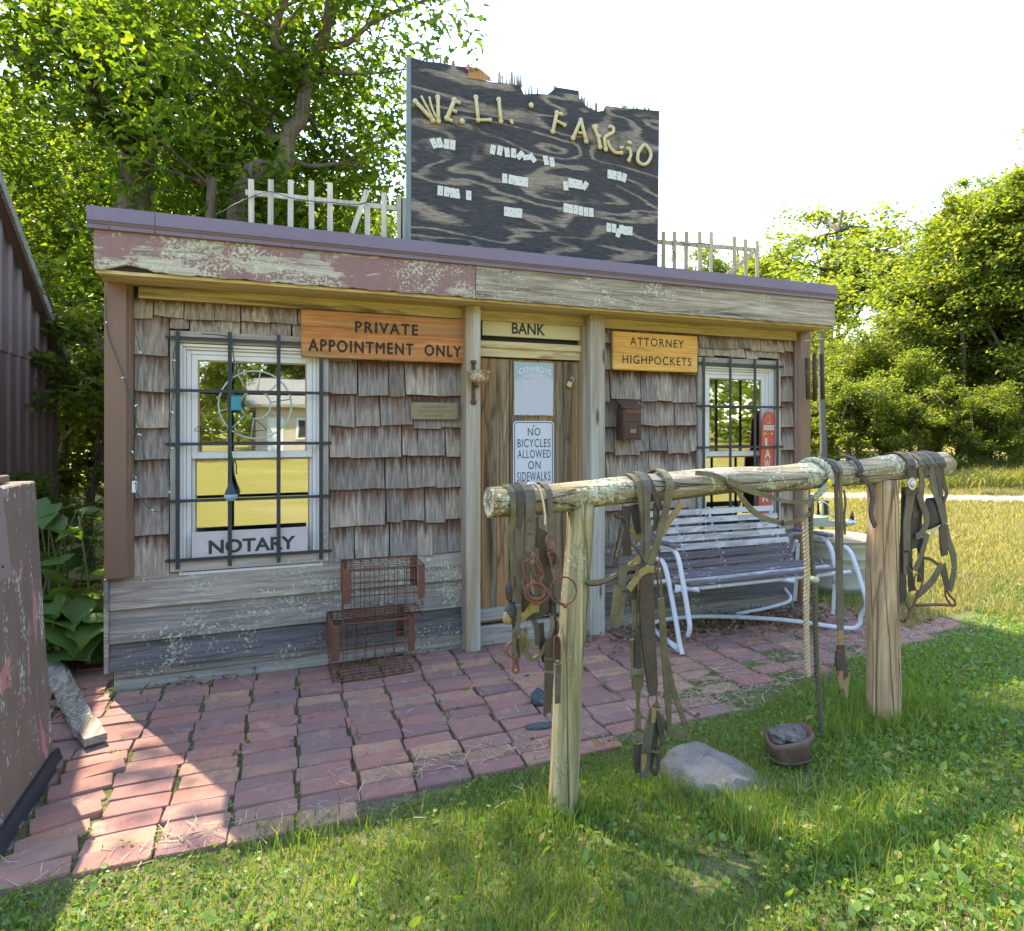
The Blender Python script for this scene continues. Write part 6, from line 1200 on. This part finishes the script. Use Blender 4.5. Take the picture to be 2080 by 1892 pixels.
def proto(seed, H, rx, rzc, base_h, nl, ncl, nleaf, leaf, m, open_=False):
    """returns (trunk mesh, crown mesh) of a tree standing at the origin"""
    rg = np.random.default_rng(seed); rn = random.Random(seed); b = MB(); tips = []
    cz = base_h + rzc; tr_ = branch_mesh(b, [Vector((0, 0, -.2)), Vector((rn.uniform(-.1, .1), rn.uniform(-.1, .1), H * .3)), Vector((rn.uniform(-.3, .3), rn.uniform(-.3, .3), H * .62)), Vector((rn.uniform(-.3, .3), rn.uniform(-.3, .3), H * .92))], H * .022, H * .004, 8, rn)
    for k in range(nl):
        s = tr_[rn.randint(int(len(tr_) * .28), len(tr_) - 2)]; th = rn.uniform(0, 2 * math.pi); ph = rn.uniform(-.5, 1.0); e = Vector((math.cos(th) * rx * math.cos(ph), math.sin(th) * rx * math.cos(ph), cz + rzc * math.sin(ph))) * 1.0
        e = s.lerp(e, rn.uniform(.7, 1.0)); q = branch_mesh(b, [s, s.lerp(e, .45) + Vector((rn.uniform(-.3, .3), rn.uniform(-.3, .3), rn.uniform(-.1, .5))), e], H * .009, .012, 5, rn); tips += q[len(q) // 3:]
        for j in range(2): s2 = q[rn.randint(4, len(q) - 1)]; d = Vector((rn.uniform(-1, 1), rn.uniform(-1, 1), rn.uniform(-.4, .9))) * rx * .3; tips += branch_mesh(b, [s2, s2 + d * .5, s2 + d], .03, .008, 4, rn)[2:]
    C = np.array([np.array(tips[rn.randrange(len(tips))]) + rg.normal(size=3) * rx * .09 for _ in range(ncl)])
    if not open_:
        q_ = ncl // 2; p = rg.normal(size=(q_, 3)); p /= np.linalg.norm(p, axis=1)[:, None]; p = p * (rx, rx, rzc) * (.72 + .30 * np.sin(p[:, :1] * 5 + seed) * np.sin(p[:, 1:2] * 6) * np.sin(p[:, 2:3] * 5 + 1) + rg.uniform(-.25, .22, (q_, 1))) + (0, 0, cz); C = np.vstack([C, p])
    C = C[C[:, 2] > base_h * .6]
    pos = clusters(C, rg.uniform(.35, 1.0, len(C)) * rx * .19, nleaf, rg, .6)
    N = len(pos); n = rg.normal(size=(N, 3)); n[:, 2] = np.abs(n[:, 2]) + .8; n /= np.linalg.norm(n, axis=1)[:, None]; d = rg.normal(size=(N, 3)); d[:, 2] -= .5; d -= (d * n).sum(1)[:, None] * n; d /= np.linalg.norm(d, axis=1)[:, None]; s = np.cross(d, n)
    tv = np.array(LEAF2); sz = rg.uniform(leaf[0], leaf[1], (N, 1, 1)); V = pos[:, None] + sz * (tv[None, :, 0:1] * s[:, None] + tv[None, :, 1:2] * d[:, None] + tv[None, :, 2:3] * n[:, None])
    return b.mesh('trunk', M['bark']), raw_mesh('crown', V.reshape(-1, 3), (np.array(LEAF2F)[None] + (np.arange(N) * 4)[:, None, None]).reshape(-1, 4), m, link=False)
PR = [proto(1, 10, 3.2, 4.0, 1.6, 16, 200, 135, (.10, .19), M['tree_leaf']), proto(2, 10, 2.7, 4.3, 1.2, 16, 190, 135, (.09, .18), M['tree_leaf']), proto(3, 10, 2.6, 3.4, 3.0, 26, 150, 80, (.13, .22), M['tree_leaf'], True), proto(5, 10, 3.6, 4.2, .9, 14, 210, 130, (.10, .19), M['tree_leaf'])]
SHB = [proto(11, 3, 1.3, 1.35, .25, 10, 90, 110, (.055, .11), M['tree_leaf']), proto(12, 3, 1.5, 1.2, .15, 10, 90, 110, (.055, .11), M['tree_leaf'])]
def tree(name, label, pr, x, y, sc, rz_, cat='tree', group='trees of the surrounding wood', sz=None):
    t = thing(name, label, cat, (x, y, ground_h(x, y) - .05), group); t.rotation_euler = (0, 0, rz_); t.scale = (sc, sc, sz or sc); bpy.context.view_layer.update()
    for n_, me in zip(('trunk', 'crown'), pr):
        o = bpy.data.objects.new(n_, me); COL.objects.link(o); o.parent = t
    return t
def at(u, fwd): d = ray(u, HV); return d.x * fwd, d.y * fwd
# behind the oaks, left
for i, (u, fw, k, sc, lab) in enumerate(((-260, 13, 0, 1.05, 'dense tree at the far left behind the shed roof'), (20, 15, 3, 1.05, 'bright green tree behind the shed roof, second from the left'), (230, 17, 1, 1.0, 'tree with yellow green leaves behind the forked oak trunk'),
        (430, 15.5, 0, .92, 'tree filling the gap between the two oaks'), (600, 18, 3, .98, 'tree behind the left roof pickets'), (740, 21, 1, .98, 'tree just left of the billboard beyond the oaks'), (130, 11, 1, .62, 'low tree between the shed and the hut'), (520, 12.5, 3, .62, 'low tree right behind the hut roof at the left'), (700, 25, 0, .9, 'far tree showing beside the billboard edge'), (330, 24, 0, 1.1, 'far tall tree behind the oaks'))):
    x, y = at(u, fw); tree('woodland_tree', lab, PR[k], x, y, sc, i * 1.3)
# the wood beyond the meadow, right
WOOD = [(1345, 46, 0, 1.30, 'distant tree seen through the right roof pickets beside the billboard'), (1420, 44, 1, 1.36, 'distant tree seen through the middle of the right roof pickets'), (1500, 42, 0, 1.48, 'distant round tree behind the end of the right roof pickets'), (1690, 33, 2, 1.40, 'open crowned oak with bare limbs standing above the right roof corner'), (1570, 38, 2, 1.10, 'thin open tree left of the open crowned oak'),
        (1650, 24, 1, .50, 'small tree just right of the wind chime'), (1725, 23, 0, .54, 'round tree left of centre in the right wood'), (1800, 22, 3, .62, 'broad dark green tree in the middle of the right wood'), (1905, 24, 0, .86, 'tall broad tree in the right wood under the bare twigs'), (1975, 23, 1, .92, 'tree with pale stem in the right wood'), (2000, 22, 0, 1.0, 'large tree near the right edge of the picture'), (2075, 21, 3, 1.15, 'tallest tree at the right edge of the picture'), (2160, 20, 1, 1.1, 'tree just past the right edge'), (1960, 30, 0, 1.2, 'tall tree rising behind the right wood'), (2060, 28, 1, 1.35, 'very tall tree behind the right edge of the wood'), (1870, 31, 1, .70, 'tree behind the middle of the right wood'), (2250, 21, 0, 1.1, 'tree beyond the right edge of the meadow'), (1590, 27, 0, .62, 'low tree hidden behind the right corner of the hut')]
for i, (u, fw, k, sc, lab) in enumerate(WOOD):
    x, y = at(u, fw); tree('woodland_tree', lab, PR[k], x, y, sc * (1.35 if k == 2 else 1), i * 2.1 + .4, sz=sc)
ed = [(1640, 19.5, 'leafy shrub at the meadow edge just right of the hut corner'), (1690, 20, 'shrub at the meadow edge behind the tan post'), (1740, 19, 'dark shrub at the meadow edge above the tan post'), (1795, 20, 'pale shrub at the meadow edge right of the tan post'), (1850, 19, 'shrub at the meadow edge behind the bridle'), (1905, 20.5, 'shrub behind the bleached log'), (1960, 19, 'bushy shrub right of the bleached log'), (2015, 19.5, 'shrub behind the brown log'), (2075, 18.5, 'shrub at the right edge of the picture')]
for i, (u, fw, lab) in enumerate(ed):
    x, y = at(u, fw); tree('edge_shrub', lab, SHB[i % 2], x, y, R.uniform(.85, 1.25), i * 1.7, 'shrub', 'shrubs along the meadow edge')
# in the gap between shed and hut
for i, (x, y, sc, lab) in enumerate(((-1.75, 7.6, .95, 'shaded shrub between the shed and the hut'), (-2.5, 9.6, 1.25, 'tall shrub behind the shed corner'), (-1.15, 9.2, 1.2, 'shrub behind the left wall of the hut'), (-1.9, 6.2, .42, 'small shrub at the shed corner behind the big leaved plant'), (-3.2, 11.5, 1.5, 'bush deep in the gap beside the shed'))):
    tree('gap_shrub', lab, SHB[i % 2], x, y, sc, i * 2.3, 'shrub', 'shrubs in the gap beside the hut')
# bare dead branches above the right wood
x, y = at(1945, 21); dt = thing('dead_tree', 'bare dead twigs sticking out above the right wood', 'tree', (x, y, 0)); b = MB(); top = P('s', 1935, 480, plane=((SA, CA, 0), 21)); branch_mesh(b, [Vector((x, y, 0)), Vector((x + .3, y, 4)), top], .12, .05, 6)
for uu, vv in ((1870, 430), (1850, 465), (1900, 425), (1885, 470), (1955, 430), (1910, 500), (1965, 450)): e = P('s', uu, vv, plane=((SA, CA, 0), 21)); branch_mesh(b, [top, top.lerp(e, .5) + Vector((R.uniform(-.2, .2), 0, R.uniform(-.1, .2))), e], .035, .010, 5)
b.build('trunk', M['bark'], dt)
# a pale trunk at the wood's edge behind the wind chime
x, y = at(1671, 18); pt_ = thing('slim_tree', 'slim grey trunk standing at the meadow edge below the wind chime', 'tree', (x, y, 0)); b = MB(); branch_mesh(b, [Vector((x, y, -.1)), Vector((x + .02, y, 1.5)), Vector((x - .05, y, 3)), Vector((x, y, 5))], .11, .06, 8); b.build('trunk', plain('grey_bark', (.12, .115, .10), .9, .1, 0, .3, 12, .5), pt_); C = np.array([[x, y, 5.2]]) + NR.normal(size=(26, 3)) * (.8, .8, .7); pp_ = clusters(C, np.full(26, .45), 50, NR); cloud('crown', pp_, NR.uniform(.12, .2, len(pp_)), LEAF2, LEAF2F, M['tree_leaf'], pt_, seed=4)
# trees across the lawn, seen in the window panes
for i, (x, y, k, sc, lab) in enumerate(((-3.2, -23, 1, .85, 'tree left of the beige house reflected in the left window'), (-8, -26, 0, 1.1, 'large tree beside the beige house across the lawn'), (-1, -35, 3, 1.4, 'tall tree behind the beige house'), (5, -37, 0, 1.45, 'tall dense tree behind the roof of the beige house'), (11, -36, 1, 1.4, 'tree behind the right end of the beige house'), (15, -27, 0, 1.2, 'tree right of the beige house across the lawn'), (20, -22, 3, 1.1, 'tree across the lawn reflected in the right window'), (25, -26, 1, 1.4, 'tall tree across the lawn far right'), (30, -18, 0, 1.2, 'broad tree across the lawn at the far right end'), (24, -15, 2, 1.1, 'open crowned tree across the lawn'), (-15, -20, 3, 1.2, 'tree across the lawn far left'), (36, -28, 3, 1.5, 'tallest tree across the lawn'), (1.5, -33, 0, 1.1, 'dense tree right behind the beige house roof'), (3.2, -41, 3, 1.7, 'very tall tree far behind the beige house'))):
    tree('lawn_tree', lab, PR[k], x, y, sc, i * 1.9, group='trees across the lawn')
# distant woods close the horizon
rg = np.random.default_rng(77); ang = rg.uniform(0, 2 * math.pi, 5200); rad_ = rg.uniform(58, 95, 5200); C = np.stack([rad_ * np.cos(ang), rad_ * np.sin(ang), rg.uniform(.3, 7.5, 5200)], 1)
pos = clusters(C, rg.uniform(.9, 2.0, len(C)), 14, rg); o = cloud('distant_wood', pos, rg.uniform(.8, 1.5, len(pos)), LEAF2, LEAF2F, M['tree_leaf'], seed=8); tag(o, 'distant woods closing the horizon', 'wood', kind='stuff')

# ------------------------------------------------------------------ big leaved plant between shed and hut
M['stem'] = plain('green_stem', (.10, .13, .05), .6)
bp = thing('burdock_plant', 'large leaved green plant growing at the left corner of the hut', 'plant', (-1.25, 4.9, 0))
def big_leaf(seed):
    rn = random.Random(seed); b = MB(); n = 9; k = 5; rows = []
    for i in range(n + 1):
        f = i / n; w = .50 * math.sin(math.pi * min(1, f * .80 + .17)) ** .8 * (1 - f ** 4) + .012; rows.append([(w * (2 * j / (k - 1) - 1) * (1 + rn.uniform(-.06, .06)), f - .18 * abs(2 * j / (k - 1) - 1) * (1 - f), .12 * abs(2 * j / (k - 1) - 1) - .25 * f * f + rn.uniform(-.02, .02)) for j in range(k)])
    vs = [p for r_ in rows for p in r_]; b.add(vs, [(i * k + j, i * k + j + 1, (i + 1) * k + j + 1, (i + 1) * k + j) for i in range(n) for j in range(k - 1)], True); return b.mesh('leaf', M['burdock'])
BL = [big_leaf(i) for i in range(5)]
for s in range(64):
    f = R.random(); tall = R.random() < .62
    x, y = (-1.28 + R.gauss(0, .17), 4.95 + R.uniform(-.35, .4)) if tall else (-1.22 + R.gauss(0, .14), 4.70 + R.uniform(-.25, .25))
    z = R.uniform(.35, .98) if tall else R.uniform(.08, .40); size = R.uniform(.12, .20) if tall else R.uniform(.20, .32)
    x = min(x, -1.0)
    az = R.uniform(-math.pi, math.pi) if tall else R.uniform(-2.3, -.6) - 0 + math.pi / 2 * 0
    place(BL[s % 5], 'leaf', (x, y, z), (R.uniform(-.5, .5), R.uniform(-.5, .5), az + math.pi / 2 + math.pi), (size, size, size), bp)
for s in range(9): x, y = -1.25 + R.gauss(0, .14), 5.1 + R.uniform(-.3, .4); MB().tube(smooth_pts([(x, y, 0), (x + R.uniform(-.05, .05), y, .4), (x + R.uniform(-.15, .15), y + R.uniform(-.1, .1), .9)], 4), [.010 - .0006 * k for k in range(9)], 5).build('stem', M['stem'], bp)

# ------------------------------------------------------------------ lawn
def in_view(x, y, m=1.45, near=.9):
    fw = x * SA + y * CA; la = x * CA - y * SA; return (fw > near) & (np.abs(la) < fw * .81 * m + .25)
BLADE = [(-.5, 0, 0), (.5, 0, 0), (.36, .55, .0), (-.36, .55, .0), (.07, 1, .0), (-.07, 1, 0)]
def blades(name, xy, h, w, seed, m, label, zf=None, lean=.35):
    rg = np.random.default_rng(seed); N = len(xy); a = rg.uniform(0, 2 * math.pi, N); s = np.stack([np.cos(a), np.sin(a), np.zeros(N)], 1); l = rg.uniform(0, 2 * math.pi, N); ln = np.stack([np.cos(l), np.sin(l), np.zeros(N)], 1) * (rg.uniform(.1, 1, N) * lean * 2)[:, None]
    base = np.stack([xy[:, 0], xy[:, 1], np.array([ground_h(x, y) for x, y in xy]) - .004], 1); hh = h[:, None]; up = np.array((0, 0, 1.0))
    rows = [(0, .5, 0), (.55, .38, .30), (1.0, .06, 1.0)]; V = []
    for f, ww, bend in rows:
        c = base + hh * (f * up - up * (bend * .25 * np.linalg.norm(ln, axis=1))[:, None] + ln * bend)
        V += [c - s * (w * ww)[:, None], c + s * (w * ww)[:, None]]
    V = np.stack(V, 1).reshape(-1, 3); F = np.array([(0, 1, 3, 2), (2, 3, 5, 4)])[None] + (np.arange(N) * 6)[:, None, None]
    o = raw_mesh(name, V, F.reshape(-1, 4), m, kind='stuff'); tag(o, label, 'grass'); return o
def vnoise(x, y, s, seed=0):
    return (np.sin(x * s * 1.7 + seed) * np.sin(y * s * 2.1 + seed * 1.3) + np.sin(x * s * .7 - y * s * 1.1 + seed * 2) * .8 + np.sin((x + y) * s * 2.9 + seed * .7) * .4) / 2.2
def scatter(n, x0, x1, y0, y1, rg, edge=0.0):
    x = rg.uniform(x0, x1, n); y = rg.uniform(y0, y1, n); fe = np.interp(x, [-3, -.6, -.1, .9, 2.0, 2.5, 3.4, 4.4, 5.2, 9], [2.36, 2.40, 2.40, 2.54, 2.60, 2.70, 2.98, 3.10, 3.4, 5.5]) + edge + .05 * vnoise(x, y, 6)
    k = (y < fe) & in_view(x, y); return x[k], y[k], (fe - y)[k]
rg = np.random.default_rng(5)
def bare(x, y):           # worn places in the turf
    q = P('l', 230, 1400, Z=0); q2 = P('l', 690, 850, Z=0)
    return np.maximum(np.exp(-(((x - q.x) / .22) ** 2 + ((y - q.y) / .10) ** 2)), .8 * np.exp(-(((x - q2.x) / .16) ** 2 + ((y - q2.y) / .10) ** 2)))
x, y, dd = scatter(520000, -2.4, 7.0, .75, 5.0, rg)
keep = (rg.uniform(0, 1, len(x)) < np.clip(.75 + .5 * vnoise(x, y, 1.7, 2), .25, 1) * np.clip(2.6 / np.hypot(x, y), .35, 1) * (1 - .93 * bare(x, y))) & (np.hypot(x, y) > .9)
x, y, dd = x[keep], y[keep], dd[keep]
h = (rg.uniform(.022, .062, len(x)) + .03 * np.clip(vnoise(x, y, 2.3, 5), 0, 1)) * np.clip(.55 + dd * 1.5, .5, 1); far = np.hypot(x, y); w = rg.uniform(.0022, .0042, len(x)) * (.8 + .12 * far)
blades('lawn_grass', np.stack([x, y], 1), h, w, 3, M['grass'], 'short mixed lawn grass in front of the patio')
# tufts at the feet of posts and stones
tx_, ty_ = [], []
for cx_, cy_, n, s in ((1.0, 2.16, 500, .10), (2.93, 2.33, 900, .14), (3.15, 2.42, 700, .14), (1.62, 1.80, 260, .07), (2.1, 1.80, 260, .10), (1.85, 1.62, 420, .14), (2.62, 2.28, 500, .12), (.1, 2.36, 250, .15), (4.6, 3.9, 400, .2)):
    tx_ += list(rg.normal(cx_, s, n)); ty_ += list(rg.normal(cy_, s * .7, n))
tx_, ty_ = np.array(tx_), np.array(ty_); blades('grass_tufts', np.stack([tx_, ty_], 1), rg.uniform(.04, .13, len(tx_)), rg.uniform(.003, .0055, len(tx_)), 9, M['grass'], 'longer grass tufts around the posts and stones', lean=.3)
# broad leaved weeds: clover, violets, plantain
x, y, dd = scatter(210000, -2.4, 6.5, .75, 4.6, rg, .03); keep = (rg.uniform(0, 1, len(x)) < np.clip(.5 + .75 * vnoise(x, y, 2.1, 1), .10, 1) * (1 - .8 * bare(x, y))) & (np.hypot(x, y) > .9); x, y, dd = x[keep], y[keep], dd[keep]
z = np.array([ground_h(a_, b_) for a_, b_ in zip(x, y)]) + rg.uniform(.006, .030, len(x)); sz = rg.uniform(.012, .026, len(x)) * np.clip(.6 + dd, .6, 1.0) * np.where(rg.uniform(0, 1, len(x)) < .10, 2.0, 1)
kk = rg.uniform(0, 1, len(x)) < .5; o = cloud('lawn_clover', np.stack([x, y, z], 1)[kk], sz[kk] * .8, ROUND, ROUNDF, M['weed'], up=.12, seed=61, kind='stuff'); tag(o, 'small round clover leaves among the lawn', 'clover'); o = cloud('lawn_weeds', np.stack([x, y, z], 1)[~kk], sz[~kk] * 1.25, LEAF, LEAFF, M['weed'], up=.05, seed=6, kind='stuff'); tag(o, 'broad pointed weed leaves among the lawn', 'weeds')
# meadow behind the rail, to the wood
n = 120000; fw = 4.2 + rg.uniform(0, 1, n) ** 1.3 * 16; lt = fw * rg.uniform(.30, .95, n); x = fw * SA + lt * CA; y = fw * CA - lt * SA
k = ((x > 4.35) | (y < 2.9)) & (y > np.interp(x, [0, 4.4, 5.2, 9], [9, 3.3, 3.5, 3.6]) - (x > 5.3) * 9) & (np.abs(y + .62 * x - 18.0) > .85) & (np.hypot(x - 4.78, y - 4.34) > .3); x, y = x[k], y[k]; fw = np.hypot(x, y)
blades('meadow_grass', np.stack([x, y], 1), rg.uniform(.03, .075, len(x)) * (1 + .03 * fw), rg.uniform(.003, .006, len(x)) * (.8 + .16 * fw), 12, leafmat('meadow_blade', (.12, .15, .045), (.24, .23, .095), (.37, .31, .16), .4, .6, warm=(.46, .36, .22)), 'sunlit dry meadow grass right of the hut')
n = 9000; u_ = rg.uniform(1600, 2140, n); fw = rg.uniform(15.5, 20, n); la = (u_ - CU) / FPX * fw; x = fw * SA + la * CA; y = fw * CA - la * SA; k = np.abs(y + .62 * x - 18.0) > 1.2; x, y = x[k], y[k]
blades('tall_weeds', np.stack([x, y], 1), rg.uniform(.12, .55, len(x)) * (1 + .5 * vnoise(x, y, 1.1)), rg.uniform(.02, .05, len(x)), 14, leafmat('tall_weed', (.12, .16, .04), (.21, .23, .06), (.34, .30, .10), .4, .6, warm=(.50, .38, .05)), 'tall yellowish weeds along the edge of the wood', lean=.5)
# weeds and grass in the brick joints
xs, ys = [], []
for (bx, by, ci, ri) in cells:
    if rg.uniform() < .30: n = rg.integers(2, 9); s = rg.uniform(); xs += list(bx + (.119 if s < .5 else rg.uniform(-.11, .11)) + rg.normal(0, .012, n)); ys += list(by + (rg.uniform(-.05, .05) if s < .5 else .054) + rg.normal(0, .008, n))
xs, ys = np.array(xs), np.array(ys); k = ys < 4.03; xs, ys = xs[k], ys[k]
o = cloud('joint_weeds', np.stack([xs, ys, rg.uniform(.0, .014, len(xs))], 1), rg.uniform(.007, .020, len(xs)), ROUND, ROUNDF, M['weed'], up=.3, seed=16, kind='stuff'); tag(o, 'tiny weeds growing in the brick joints', 'weeds')
k = rg.uniform(0, 1, len(xs)) < .6; blades('joint_grass', np.stack([xs[k], ys[k]], 1) + rg.normal(0, .015, (k.sum(), 2)), rg.uniform(.012, .04, k.sum()), rg.uniform(.0016, .003, k.sum()), 17, M['grass'], 'sparse grass growing in the brick joints', lean=.6)
# dry leaves blown under the bench and along the wall, straw on the bricks
lx, ly = [], []
for cx_, cy_, sx, sy, n in ((3.1, 3.92, .55, .08, 900), (3.5, 3.75, .45, .14, 500), (2.7, 3.75, .25, .12, 250), (-.35, 4.03, .14, .02, 45), (.75, 4.03, .14, .025, 40), (4.4, 3.7, .3, .25, 260), (2.2, 3.9, .15, .1, 60), (-1.2, 3.9, .2, .4, 120), (1.2, 3.3, 1.2, .4, 60)):
    lx += list(rg.normal(cx_, sx, n)); ly += list(np.minimum(rg.normal(cy_, sy, n), 4.06))
lx, ly = np.array(lx), np.array(ly); o = cloud('fallen_leaves', np.stack([lx, ly, rg.uniform(.004, .03, len(lx))], 1), rg.uniform(.02, .05, len(lx)), OAK, OAKF, M['dry'], up=.25, seed=19, kind='stuff'); tag(o, 'dry brown leaves blown under the bench and along the wall', 'leaves')
sx_, sy_ = [], []
for cx_, cy_, a_, b_, n in ((2.35, 2.85, .28, .08, 700), (3.2, 3.1, .4, .1, 500), (4.1, 3.25, .5, .15, 700), (.8, 2.7, .35, .05, 260), (2.3, 1.78, .16, .10, 350), (1.9, 1.72, .1, .06, 120), (1.0, 3.2, 1.0, .4, 240), (-.2, 2.5, .3, .05, 120)):
    sx_ += list(rg.normal(cx_, a_, n)); sy_ += list(rg.normal(cy_, b_, n))
sx_, sy_ = np.array(sx_), np.array(sy_); STR = [(-.03, 0, 0), (.03, 0, 0), (.02, 1, .02), (-.02, 1, .02)]
o = cloud('dry_straw', np.stack([sx_, sy_, rg.uniform(.004, .016, len(sx_))], 1), rg.uniform(.02, .07, len(sx_)), STR, [(0, 1, 2, 3)], M['straw'], up=2.2, seed=23, kind='stuff'); tag(o, 'dry grass clippings strewn over bricks and turf', 'straw')
